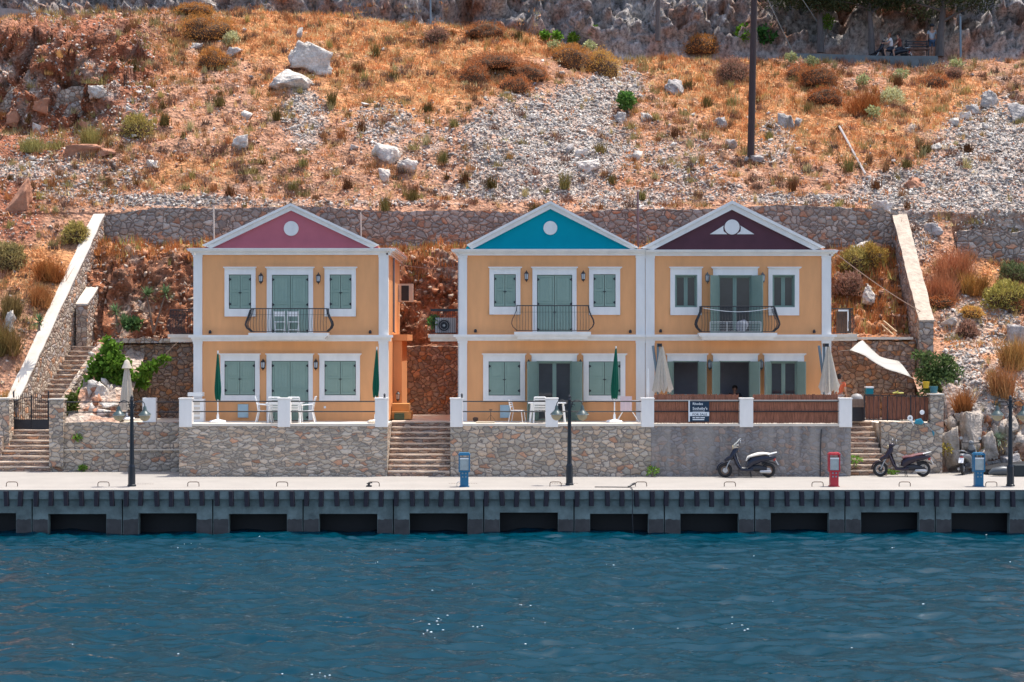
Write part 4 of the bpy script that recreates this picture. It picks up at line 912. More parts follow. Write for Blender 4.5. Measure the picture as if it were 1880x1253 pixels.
leafy('ledge_plant', P(243,612,76.2), .6, .7, 260, .14, (.09,.17,.06), 'broad leaved plant on the ledge right of the low yucca', 'plant', seed=31)
# vine in the garden
s_ = 73.5/FPX; vb = P(205, 752, 73.5)
def off(px, py): return ((px-205)*s_, (752-py)*s_)
bl = []
for px, py, rx, ry in ((180,668,14,12),(198,712,18,14),(183,735,10,12),(205,645,17,17),(212,668,24,20),(192,678,22,17),(175,690,16,13),(160,712,8,17),(212,700,22,15),(225,682,18,16),(250,698,14,12),(268,684,12,12),(283,672,9,8),(300,662,8,8),(262,705,10,8),(152,722,5,10),(200,628,8,8)):
    ox, oz = off(px, py); bl.append((ox, random.uniform(-.25,.1), oz, rx*s_, ry*s_))
leafy('vine', vb, 1, 1, 3400, .14, (.14,.26,.035), 'bright green vine climbing over the rocks behind the closed cream parasol', 'vine', seed=12, blobs=bl)
tag(MB().tube([P(286,690,74.5),P(300,655,74.6),P(325,630,74.8),P(335,624,74.9)],[.03,.025,.02,.012],5).build('bare_branch', M['wood']), 'bare pale branch leaning on the stone wall right of the vine', 'branch')
leafy('dark_bush', P(130,773,71.2), 1.0, .6, 420, .10, (.10,.13,.03), 'dark green shrub behind the garden railing next to the stone pillar', 'shrub', seed=14)
leafy('balcony_plant', P(797,606,71.2), .5, .45, 200, .10, (.10,.2,.05), 'small green potted plant beside the outdoor unit on the side balcony', 'plant', seed=15)
for px, py, Y, sc_, lab in ((152,867,69.9,.22,'small green weed at the foot of the left garden wall'),(143,812,69.95,.25,'weed growing out of the left garden wall'),(1198,876,67.2,.34,'low green weed where the two right terrace walls meet'),(1568,858,68.0,.4,'weed on the left edge of the right stairs'),(1640,878,68.4,.3,'green weeds under the maroon seated scooter'),(1735,838,69.3,.45,'yellowing plant at the corner of the right stone wall')):
    leafy('weed', P(px,py,Y), sc_, sc_*1.4, 110, .07, (.16,.28,.05) if 'yellow' not in lab else (.30,.24,.05), lab, 'weed', seed=px)
# agave on the rocks at right
r_ = np.random.default_rng(3); V = []; C_ = []; bb = hit(1832, 812); rosette(V, C_, (bb.x, bb.y-.15, bb.z+.15), 34, .5, r_, (.14,.19,.13))
tag(mesh_np('agave', np.array(V), np.arange(len(V)).reshape(-1, 4), BLADE, col=np.array(C_)), 'dark agave rosette on the rocks above the round red shrub', 'agave')
# ---------------------------------------------------------------- stone walls
def stone_wall(name, a, b_, z0, ztop, thick, m, label, cat='stone wall', group=None, jit=.03, kind=None, res=.14, parent=None, topfn=None):
    """wall from plan point a to b_ (front face line); thickness to the left-hand side; z0 / ztop = (start, end)"""
    a = np.array(a, float); b_ = np.array(b_, float); Lh = np.linalg.norm(b_-a); d = (b_-a)/Lh; nrm = np.array([-d[1], d[0]])
    z0 = z0 if isinstance(z0, tuple) else (z0, z0); ztop = ztop if isinstance(ztop, tuple) else (ztop, ztop)
    nc = max(2, int(Lh/res)+1); t_ = np.linspace(0, 1, nc); rg_ = np.random.default_rng(int(abs(a[0]*91+a[1]*7))+3)
    zt_ = ztop[0]+(ztop[1]-ztop[0])*t_; zb_ = z0[0]+(z0[1]-z0[0])*t_
    if topfn: zt_ = zt_ + topfn(t_)
    H = max(.3, (zt_-zb_).max()); nv = max(2, int(H/res)+1); nt_ = max(2, int(thick/.15)+1)
    sec = [(0, k/nv) for k in range(nv+1)] + [(k/nt_, 1.0) for k in range(1, nt_+1)] + [(1.0, 1-k/nv) for k in range(1, nv+1)]
    G = np.zeros((len(sec), nc, 3))
    for i, (u, v) in enumerate(sec):
        p = a[None]+np.outer(t_*Lh, d)+nrm[None]*u*thick; G[i, :, :2] = p; G[i, :, 2] = zb_+(zt_-zb_)*v
    n = fbm(G, 3.0, 3); n2 = fbm(G+77, 3.0, 2)
    G[..., 0] += nrm[0]*n*jit + 0; G[..., 1] += nrm[1]*n*jit
    top = np.array([v >= .999 for u, v in sec]); G[top, :, 2] += (n2[top]*jit*1.8)
    ns = len(sec); ii = np.arange(ns*nc).reshape(ns, nc)
    F = [tuple(q) for q in np.stack([ii[:-1,:-1], ii[:-1,1:], ii[1:,1:], ii[1:,:-1]], -1).reshape(-1, 4)] + [tuple(ii[:, 0]), tuple(ii[::-1, -1])]
    mb = MB(); mb.v = [tuple(q) for q in G.reshape(-1, 3)]; mb.f = F
    o = mb.build(name, m, parent)
    if parent is None: tag(o, label, cat, group, kind)
    return o
def coping(a, b_, z, thick, parent, over=.03, h=.07, name='coping', m=None):
    a = np.array(a, float); b_ = np.array(b_, float); Lh = np.linalg.norm(b_-a); d = (b_-a)/Lh; nrm = np.array([-d[1], d[0]]); n = max(2, int(Lh/.3))
    mb = MB(); vs = []; fs = []
    rr = np.random.default_rng(int(abs(a[0])*10))
    for i in range(n+1):
        t_ = i/n; p = a+d*t_*Lh; zz = z[0]+(z[1]-z[0])*t_; j = rr.uniform(-.02, .02, 4)
        for (u, w_) in ((-over+j[0], 0), (-over+j[0], h), (thick+over+j[1], h), (thick+over+j[1], 0)):
            q = p+nrm*u; vs.append((q[0], q[1], zz+w_+j[2]*.4))
    for i in range(n):
        for k in range(4): fs.append((i*4+k, i*4+(k+1) % 4, (i+1)*4+(k+1) % 4, (i+1)*4+k))
    fs += [(0,1,2,3), tuple(n*4+k for k in (3,2,1,0))]
    return mb.add(vs, fs).build(name, m or M['offwhite'], parent)
# long wall behind the houses
stone_wall('retaining_wall', (-17.75, 80.25), (16.75, 80.25), 8.3, (10.62, 10.66), .5, ST_hill, 'long grey stone retaining wall across the slope behind the three gables', 'retaining wall', jit=.05,
           topfn=lambda t: .12*np.sin(t*9)+.06*np.sin(t*31) - .25*np.clip(.08-t, 0, 1)/.08*1.0)
stone_wall('retaining_wall', (X(1757,79.3), 79.3), (30, 79.3), 6.5, (9.62, 9.9), .5, ST_hill, 'grey stone retaining wall on the slope at the far right above the olive bushes', 'retaining wall', jit=.05, topfn=lambda t: .08*np.sin(t*23))
# sloping boundary walls
lw = stone_wall('boundary_wall', (-19.2, 72.0), (-17.65, 80.1), (0.0, 4.5), (2.62, 10.38), .5, ST_pale, 'steep sloping boundary wall with a broad pale coping, left of the stairs', 'boundary wall', jit=.03)
coping((-19.18, 72.0), (-17.63, 80.1), (2.62, 10.38), .5, lw, over=.015)
rw_ = stone_wall('boundary_wall', (16.28, 74.0), (16.52, 80.4), (3.0, 7.5), (5.72, 10.48), -.56, ST_hill, 'sloping stone boundary wall with a rough pale top at the right, behind the green bush', 'boundary wall', jit=.04)
coping((16.28, 74.0), (16.52, 80.4), (5.72, 10.48), -.56, rw_, over=-.03, h=.06, m=mat('pale_stone_cap', (.5,.41,.32), .9, var=.3, scale=3, bump=.05, bscale=6))
iw = stone_wall('garden_wall', (X(160,76.9), 76.9), (X(206,80), 80.0), (4.6, 5.5), (6.42, 8.2), .48, ST_pale, 'short sloping pale topped stone wall beside the top of the left stairs', 'stone wall', jit=.03)
coping((X(160,76.9), 76.9), (X(206,80), 80.0), (6.42, 8.2), .48, iw)
stone_wall('retaining_wall', (X(185,75.2), 75.2), (-11.9, 75.2), 1.7, (4.78, 4.84), .35, ST_warm, 'reddish rubble wall behind the vine and the left garden', 'retaining wall', jit=.04)
cp = MB(); cp.box(X(190,75.0), -11.95, 74.95, 75.6, 4.86, 5.05); tag(cp.build('ledge_kerb', ST_pale), 'low stone kerb along the ledge under the yuccas', 'kerb')
stone_wall('retaining_wall', (-4.9, 77.45), (-1.9, 77.45), 1.7, (4.72, 4.72), .35, ST_warm, 'dark reddish stone wall at the end of the alley between the houses', 'retaining wall', jit=.05)
stone_wall('retaining_wall', (11.9, 74.5), (16.2, 74.5), 1.7, (5.0, 4.92), .4, ST_warm, 'reddish rubble wall behind the white sail shade at the right', 'retaining wall', jit=.04)
cp = MB(); cp.box(13.2, X(1676,74.4), 74.35, 74.95, 5.0, 5.1); tag(cp.build('wall_coping', M['offwhite']), 'pale flat coping on the rubble wall above the sail shade', 'coping')
# small roadside wall at the top of the slope
def polywall(name, pts, h0, th, m, label, cat='low wall'):
    mb = MB()
    for (xa, ya, za), (xb, yb, zb) in zip(pts[:-1], pts[1:]):
        mb.add([(xa,ya,za-h0),(xb,yb,zb-h0),(xb,yb,zb),(xa,ya,za),(xa,ya+th,za-h0),(xb,yb+th,zb-h0),(xb,yb+th,zb),(xa,ya+th,za)], [(0,1,2,3),(4,7,6,5),(3,2,6,7),(0,4,5,1),(0,3,7,4),(1,5,6,2)])
    return tag(mb.build(name, m), label, cat)
polywall('roadside_wall', [P(1448,98,95.9),P(1500,99,95.9),P(1620,103,95.9),P(1722,103,95.9)], 1.3, .3, mat('bluish_grey_concrete', (.14,.17,.18), .9, var=.2), 'low grey concrete wall edging the upper road in front of the scooter riders')
polywall('roadside_wall', [P(-30,14,95.9),P(20,16,95.9),P(60,22,95.9),P(136,26,95.9)], .5, .3, mat('grey_kerb_concrete', (.30,.29,.28), .9, var=.2), 'low grey kerb wall on the skyline at the upper left')
tag(stone_wall('retaining_wall', (X(0,88),88),(X(170,88),88), Z(200,88)-.4, Z(162,88), .4, ST_pale, 'x', jit=.08, topfn=lambda t: .1*np.sin(t*17)), 'rough dry stone ledge wall under the red outcrop at upper left', 'stone wall')

# ---------------------------------------------------------------- stairs
def stairs(name, x0, x1, y0, z0, n, rise, run, m_riser, m_tread, label, xe0=None, xe1=None, jit=.02, side=True):
    root = thing(name, ((x0+x1)/2, y0, z0), label, 'stairs'); r = random.Random(int(x0*31)+n)
    a = MB(); tr = MB(); xe0 = x0 if xe0 is None else xe0; xe1 = x1 if xe1 is None else xe1
    for k in range(n):
        t_ = k/max(1, n-1); xa = x0+(xe0-x0)*t_; xb = x1+(xe1-x1)*t_; ya = y0+k*run; za = z0+k*rise
        m_ = 7; j = [r.uniform(-jit, jit) for _ in range(m_+1)]; jz = [r.uniform(-jit*.7, jit*.7) for _ in range(m_+1)]; yb = y0+n*run+.05
        for i in range(m_):
            p = xa+(xb-xa)*i/m_; q = xa+(xb-xa)*(i+1)/m_
            a.add([(p,ya+j[i],za-.3),(q,ya+j[i+1],za-.3),(q,ya+j[i+1],za+rise-.045+jz[i+1]),(p,ya+j[i],za+rise-.045+jz[i])], [(0,1,2,3)])
            f0, f1 = ya+j[i]-.025, ya+j[i+1]-.025; zc0, zc1 = za+rise+jz[i], za+rise+jz[i+1]
            tr.add([(p,f0,zc0-.05),(q,f1,zc1-.05),(q,f1,zc1),(p,f0,zc0),(p,ya+run+.06,za+rise),(q,ya+run+.06,za+rise)], [(0,1,2,3),(3,2,5,4)])
        if side:
            a.add([(xa,ya,z0-.1),(xa,ya+run+.01,z0-.1),(xa,ya+run+.01,za+rise-.04),(xa,ya,za+rise-.04)], [(0,1,2,3)]); a.add([(xb,ya,z0-.1),(xb,ya+run+.01,z0-.1),(xb,ya+run+.01,za+rise-.04),(xb,ya,za+rise-.04)], [(3,2,1,0)])
    a.build('riser', m_riser, root); tr.build('tread', m_tread, root); return root
TREAD = mat('worn_stair_tread', (.58,.46,.36), .85, var=.22, scale=3, bump=.02)
stairs('staircase', -4.53, -2.27, 67.55, 0, 10, .190, .275, ST_step, TREAD, 'stone staircase between the pink house terrace and the blue house terrace')
stairs('staircase', 12.40, 13.75, 67.9, 0, 10, .190, .24, ST_step, TREAD, 'stone staircase at the right end of the terrace next to the maroon scooter', xe1=13.6)
stairs('staircase', -21.5, -17.45, 70.0, 0, 8, .188, .25, ST_step, TREAD, 'wide lower stone staircase leading up to the black iron gate', jit=.03)
stairs('staircase', -19.15, -18.1, 72.4, 1.5, 17, .190, .275, ST_step, TREAD, 'long narrow staircase climbing along the left boundary wall behind the gate', xe0=-18.25, xe1=-17.2)
stone_wall('stair_wall', (-17.85, 72.6), (-16.98, 77.0), (1.0, 3.5), (2.15, 5.0), .2, ST_pale, 'low stone parapet along the right side of the long narrow left staircase', 'stone wall', jit=.03)
cp = MB(); cp.box(-19.4, -17.4, 71.98, 72.42, 1.2, 1.49); tag(cp.build('landing', TREAD), kind='structure')
cp = MB(); cp.box(-18.0, -15.4, 76.9, 78, 4.6, 4.73); tag(cp.build('landing', TREAD), kind='structure')

# ---------------------------------------------------------------- terraces
YT, ZT = 67.5, 1.916
def TX(px): return X(px, YT)
def terrace(name, px0, px1, m, label, posts, rails, m2=None, px_split=None, z0post=ZT):
    root = thing(name, (TX((px0+px1)/2), YT, 0), label, 'terrace')
    segs = [(px0, px1, m)] if not px_split else [(px0, px_split, m), (px_split, px1, m2)]
    for a, c, mm in segs:
        a_, c_ = TX(a), TX(c); w_ = MB(); n = max(2, int((c_-a_)/.35)); top = ZT-.07
        rr = random.Random(int(a))
        o = stone_wall('stone_base', (a_, YT), (c_, YT), -.1, top, .45, mm, None, parent=root, jit=.022)
    sl = MB(); x0, x1 = TX(px0), TX(px1)
    sl.box(x0-.005, x1+.005, YT-.03, 69.99, ZT-.085, ZT); sl.build('floor_slab', M['offwhite'], root)
    sb = MB(); sb.box(x1-.35, x1-.0, YT+.46, 70.3, -.1, ZT-.09); sb.box(x0, x0+.35, YT+.46, 70.3, -.1, ZT-.09); sb.build('side_base', m2 or m, root)
    for (a, c) in posts:
        pm = MB(); pa, pc = TX(a), TX(c); z1 = Z(731.5, YT); pm.box(pa, pc, YT-.04, YT+.34, ZT-.12, z1-.04); pm.box(pa-.02, pc+.02, YT-.06, YT+.36, z1-.038, z1+.01)
        pm.build('parapet_post', M['white'], root, bevel=.008)
    for (a, c) in rails:
        for py in (737.6, 756.3):
            rb = MB(); rb.tube([(TX(a), YT+.15, Z(py, YT)), (TX(c), YT+.15, Z(py, YT))], .022, 6); rb.build('handrail', M['black'], root)
    return root
tl = terrace('terrace', 329, 711, ST_terrace, 'stone fronted terrace of the pink gabled house with coursed flat stones', [(329,352.5),(510,533),(688.5,711.5)], [(352,510),(533,688.5)])
# side posts of the left terrace
for (a, y0_, y1_) in ((711.5, 67.9, 68.0),):
    pass
tb = terrace('terrace', 827, 1195, ST_rubble, 'rubble fronted terrace of the blue gabled house', [(826.5,849.5),(1001.5,1024.5),(1177.5,1200.7)], [(849,1001.5),(1024,1177.5)])
tm = terrace('terrace', 1195.5, 1562, ST_smear, 'cement smeared grey terrace wall of the maroon gabled house with reed fencing above', [(1358,1382.6),(1540.6,1564)], [(1201,1358),(1382.6,1540.6)])
dp = MB(); dp.tube([(X(1506,67.45),67.45,0.0),(X(1506,67.45),67.45,.9),(X(1508,67.45),67.46,1.72)], .02, 5); dp.build('drain_pipe', M['black'], tm)

# ---------------------------------------------------------------- houses
YH = 70.0
def HX(px): return X(px, YH)
def HZ(py): return Z(py, YH)
def lantern(px, py, Y=YH, zoff=0, label=None, parent=None, light=False):
    c = (X(px, Y), Y-.17, Z(py, Y)); m = M['black'] if not light else mat('worn_grey_iron', (.10,.12,.12), .5)
    b = MB(); b.tube([(c[0], Y-.03, c[2]+.14), (c[0], Y-.12, c[2]+.24), (c[0], c[1], c[2]+.2)], .014, 5)
    b.box(c[0]-.04, c[0]+.04, Y-.045, Y-.02, c[2]+.02, c[2]+.2)
    b.lathe(c, [(.012,.235),(.03,.19),(.095,.13),(.1,.115),(.085,.112)], 6); b.lathe(c, [(.085,-.085),(.06,-.13),(.02,-.16),(.012,-.2)], 6)
    for k in range(6):
        t_ = 2*math.pi*(k+.5)/6; b.tube([(c[0]+.09*math.cos(t_), c[1]+.09*math.sin(t_), c[2]+.115), (c[0]+.075*math.cos(t_), c[1]+.075*math.sin(t_), c[2]-.09)], .007, 4)
    o = b.build('wall_lantern', m, parent)
    g = MB(); g.lathe(c, [(.08,.11),(.068,-.085)], 6); g.build('lantern_glass', mat('pale_lantern_glass', (.45,.47,.48), .2), o if parent is not None else o)
    return o
def cornice_box(mb, x0, x1, z0, z1, outs, yb=YH, ret_l=0.0, ret_r=0.0):
    """stack of mouldings growing outwards with height: outs = list of (fraction, out)"""
    z = z0
    for i, (f, o) in enumerate(outs):
        zn = z0+(z1-z0)*f; mb.box(x0-o*ret_l, x1+o*ret_r, yb-o, yb-.0005, z+(.0005 if i else 0), zn); z = zn
def leaf_panel(x0, x1, z0, z1, y, parent, name='shutter', m=None, depth=.045, rot=None, split=.52):
    b = MB(); f = .055; w_ = x1-x0
    b.box(x0, x1, y+.012, y+depth, z0, z1)
    b.box(x0, x0+f, y-.016, y+.0115, z0, z1); b.box(x1-f, x1, y-.016, y+.0115, z0, z1)
    zs = z0+(z1-z0)*split
    for za, zb in ((z0, z0+f*1.3), (zs-f/2, zs+f/2), (z1-f, z1)): b.box(x0+f+.0005, x1-f-.0005, y-.0155, y+.0115, za, zb)
    for za, zb in ((z0+f*1.3, zs-f/2), (zs+f/2, z1-f)):
        b.box(x0+f+.035, x1-f-.035, y-.004, y+.0115, za+.04, zb-.04)
        for k in range(1, 4):
            xx = x0+f+.05+(x1-x0-2*f-.1)*k/4; b.box(xx-.012, xx+.012, y-.016, y-.0045, za+.05, zb-.05)
    return b.build(name, m or M['shutter'], parent)
def folded_leaf(x0, x1, z0, z1, y, parent, name='shutter', a=None):
    """shutter folded back over the surround, slightly proud"""
    return leaf_panel(x0, x1, z0, z1, y-.06, parent, name)
def opening(root, hdr, body, op, state, door=False, tint='shutter'):
    hx0, hx1 = [HX(q) for q in hdr]; bx0, bx1 = HX(body[0]), HX(body[1]); bz1, bz0 = HZ(body[2]), HZ(body[3])
    ox0, ox1, oz1, oz0 = HX(op[0]), HX(op[1]), HZ(op[2]), HZ(op[3])
    nm = 'door' if door else 'window'
    b = MB(); y0, y1 = YH-.05, YH+.02
    b.box(bx0, ox0, y0, y1, bz0, oz1); b.box(ox1, bx1, y0, y1, bz0, oz1); b.box(bx0, bx1, y0-.002, y1, oz1+.0005, bz1)
    if not door: b.box(bx0, bx1, y0-.003, y1, bz0, oz0-.0005)
    b.box(hx0+.04, hx1-.04, YH-.09, y1, bz1+.0005, bz1+.035); b.box(hx0, hx1, YH-.13, y1, bz1+.0355, bz1+.075)
    w_ = b.build(nm, M['white'], root)
    fr = MB(); fy = YH+.06
    t_ = .045
    def frame(x0, x1, z0, z1, y, th=.05, dp=.05):
        f = MB(); f.box(x0, x0+th, y, y+dp, z0, z1); f.box(x1-th, x1, y, y+dp, z0, z1); f.box(x0+th, x1-th, y+.001, y+dp, z1-th, z1)
        if not door: f.box(x0+th, x1-th, y+.001, y+dp, z0, z0+th)
        return f
    if state == 'closed':
        mid = (ox0+ox1)/2; yy = YH-.005
        leaf_panel(ox0+.03, mid-.011, oz0+.03, oz1-.03, yy, w_); leaf_panel(mid+.011, ox1-.03, oz0+.03, oz1-.03, yy, w_)
        frame(ox0, ox1, oz0, oz1, YH+.03, .04, .05).build('frame', M['shutter2'], w_)
        MB().box(ox0, ox1, YH+.085, YH+.09, oz0, oz1).build('pane', M['glass'], w_)
        ks = MB(); zk = oz0+(oz1-oz0)*(.47 if not door else .36)
        ks.box(mid-.06, mid+.06, yy-.036, yy-.017, zk-.012, zk+.012); ks.box(mid-.014, mid+.014, yy-.04, yy-.016, zk-.05, zk+.03); ks.build('latch', M['black'], w_)
        zs = (.14, .86) if not door else (.06, .5, .92)
        for fz in zs:
            for sx, xx in ((1, ox0+.01), (-1, ox1-.01)):
                h = MB(); zz = oz0+(oz1-oz0)*fz
                h.add([(xx-sx*.03,yy-.032,zz-.07),(xx+sx*.05,yy-.032,zz-.04),(xx+sx*.085,yy-.032,zz),(xx+sx*.05,yy-.032,zz+.04),(xx-sx*.03,yy-.032,zz+.07),
                       (xx-sx*.03,yy-.018,zz-.07),(xx+sx*.05,yy-.018,zz-.04),(xx+sx*.085,yy-.018,zz),(xx+sx*.05,yy-.018,zz+.04),(xx-sx*.03,yy-.018,zz+.07)],
                      [(0,1,2,3,4),(9,8,7,6,5),(0,5,6,1),(1,6,7,2),(2,7,8,3),(3,8,9,4),(4,9,5,0)])
                h.build('hinge', M['black'], w_)
    else:
        # glazed sashes set back in the reveal
        if state != 'empty':
            gy = YH+.12; mid = (ox0+ox1)/2
            for xa, xb in ((ox0+.02, mid-.002), (mid+.002, ox1-.02)):
                f = MB(); th = .07
                f.box(xa, xa+th, gy, gy+.05, oz0, oz1-.03); f.box(xb-th, xb, gy, gy+.05, oz0, oz1-.03); f.box(xa+th, xb-th, gy+.001, gy+.05, oz1-.1, oz1-.03); f.box(xa+th, xb-th, gy+.001, gy+.05, oz0, oz0+th)
                f.build('sash', M['shutter2'], w_)
                g = MB(); g.box(xa+th, xb-th, gy+.02, gy+.03, oz0+th, oz1-.1); g.build('pane', M['glass'], w_)
        frame(ox0, ox1, oz0, oz1+.0, YH-.02, .045, .14).build('frame', M['shutter2'], w_)
        if state in ('folded', 'empty'):
            lw_ = (ox1-ox0)/2*(.42 if not door else .40)
            for sx in (-1, 1):
                xa = ox0 if sx < 0 else ox1
                # leaf opened to ~150 degrees: stands proud of the surround, seen foreshortened
                b2 = MB(); L_ = (ox1-ox0)/2; ang = R(118 if not door else 122)
                dx = -sx*math.cos(ang)*L_; dy = math.sin(ang)*L_
                n_ = Vector((dy, sx*dx*sx, 0)).normalized()
                p0 = Vector((xa, YH-.05, 0)); p1 = Vector((xa+sx*abs(math.cos(ang))*L_, YH-.05-dy*.85, 0)); th = Vector((-(p1-p0).y, (p1-p0).x, 0)).normalized()*.04*(-sx)
                z0_, z1_ = oz0+.02, oz1-.02
                for (za, zb, k) in ((z0_, z1_, 0),):
                    b2.add([(p0.x,p0.y,za),(p1.x,p1.y,za),(p1.x+th.x,p1.y+th.y,za),(p0.x+th.x,p0.y+th.y,za),(p0.x,p0.y,zb),(p1.x,p1.y,zb),(p1.x+th.x,p1.y+th.y,zb),(p0.x+th.x,p0.y+th.y,zb)],
                           [(0,3,2,1),(4,5,6,7),(0,1,5,4),(1,2,6,5),(2,3,7,6),(3,0,4,7)])
                b2.build('shutter', M['shutter2'], w_)  # darker frame green stands in for shade on the open leaves
    return w_
def gable_trim(apex, left, right, inner_apex, inner_l, inner_r, root, trim=None):
    """white raking mouldings of a pediment"""
    out = MB()
    A = (HX(apex[0]), HZ(apex[1])); Lf = (HX(left[0]), HZ(left[1])); Rt = (HX(right[0]), HZ(right[1]))
    a = (HX(inner_apex[0]), HZ(inner_apex[1])); l = (HX(inner_l[0]), HZ(inner_l[1])); r_ = (HX(inner_r[0]), HZ(inner_r[1]))
    def rake(P0, P1, Q0, Q1, y0):
        # lower band
        out.add([(q[0], y, q[1]) for y in (y0, YH+.25) for q in (P0, P1, Q1, Q0)], [(0,1,2,3),(7,6,5,4),(0,4,5,1),(1,5,6,2),(2,6,7,3),(3,7,4,0)])
    def mix(p, q, t_): return (p[0]+(q[0]-p[0])*t_, p[1]+(q[1]-p[1])*t_)
    for (e, i) in ((Lf, l), (Rt, r_)):
        rake(mix(i, e, .0), mix(a, A, .0), mix(i, e, .62), mix(a, A, .62), YH-.10)
        rake(mix(i, e, .63), mix(a, A, .63), mix(i, e, 1), mix(a, A, 1), YH-.20)
    return out.build('gable_trim', M['white'], root)
def baluster_rail(root, x0, x1, yf, yb, zb, zt, bulge, m, name='railing', sides=True, n=None, thick=False, r=.0085):
    """iron balcony rail: bulging bars on front and sides"""
    prof = [(0.0, 0.0), (.06, .25), (.16, .75), (.30, 1.0), (.45, .86), (.62, .45), (.80, .12), (1.0, 0.0)]
    b = MB(); H = zt-zb; n = n or int((x1-x0)/.105)
    def bar(px_, py_, ox, oy, rr):
        b.tube([(px_+ox*q*bulge, py_+oy*q*bulge, zb+H*h) for h, q in prof], rr, 4)
    for k in range(n+1):
        bar(x0+(x1-x0)*k/n, yf, 0, -1, r)
    if sides:
        ns = max(2, int((yb-yf)/.12))
        for k in range(1, ns): bar(x0, yf+(yb-yf)*k/ns, -1, 0, r); bar(x1, yf+(yb-yf)*k/ns, 1, 0, r)
        for xx, s in ((x0, -1), (x1, 1)):
            bar(xx, yf, s, -.7, .028 if thick else .014)
            if thick: b.tube([(xx+s*bulge*.95, yf-.1, zb+H*.36), (xx+s*bulge*.55, yf-.1, zb+H*.62), (xx+s*bulge*.1, yf-.05, zb+H*.95)], .03, 5)
            b.tube([(xx, yf, zt), (xx, yb, zt)], .02, 5); b.tube([(xx, yf, zb), (xx, yb, zb)], .012, 5)
    b.tube([(x0-.02, yf, zt), (x1+.02, yf, zt)], .02, 5); b.tube([(x0, yf, zb+.01), (x1, yf, zb+.01)], .013, 5); b.tube([(x0, yf-bulge*.25, zb+H*.74), (x1, yf-bulge*.25, zb+H*.74)], .006, 4)
    return b.build(name, m, root)

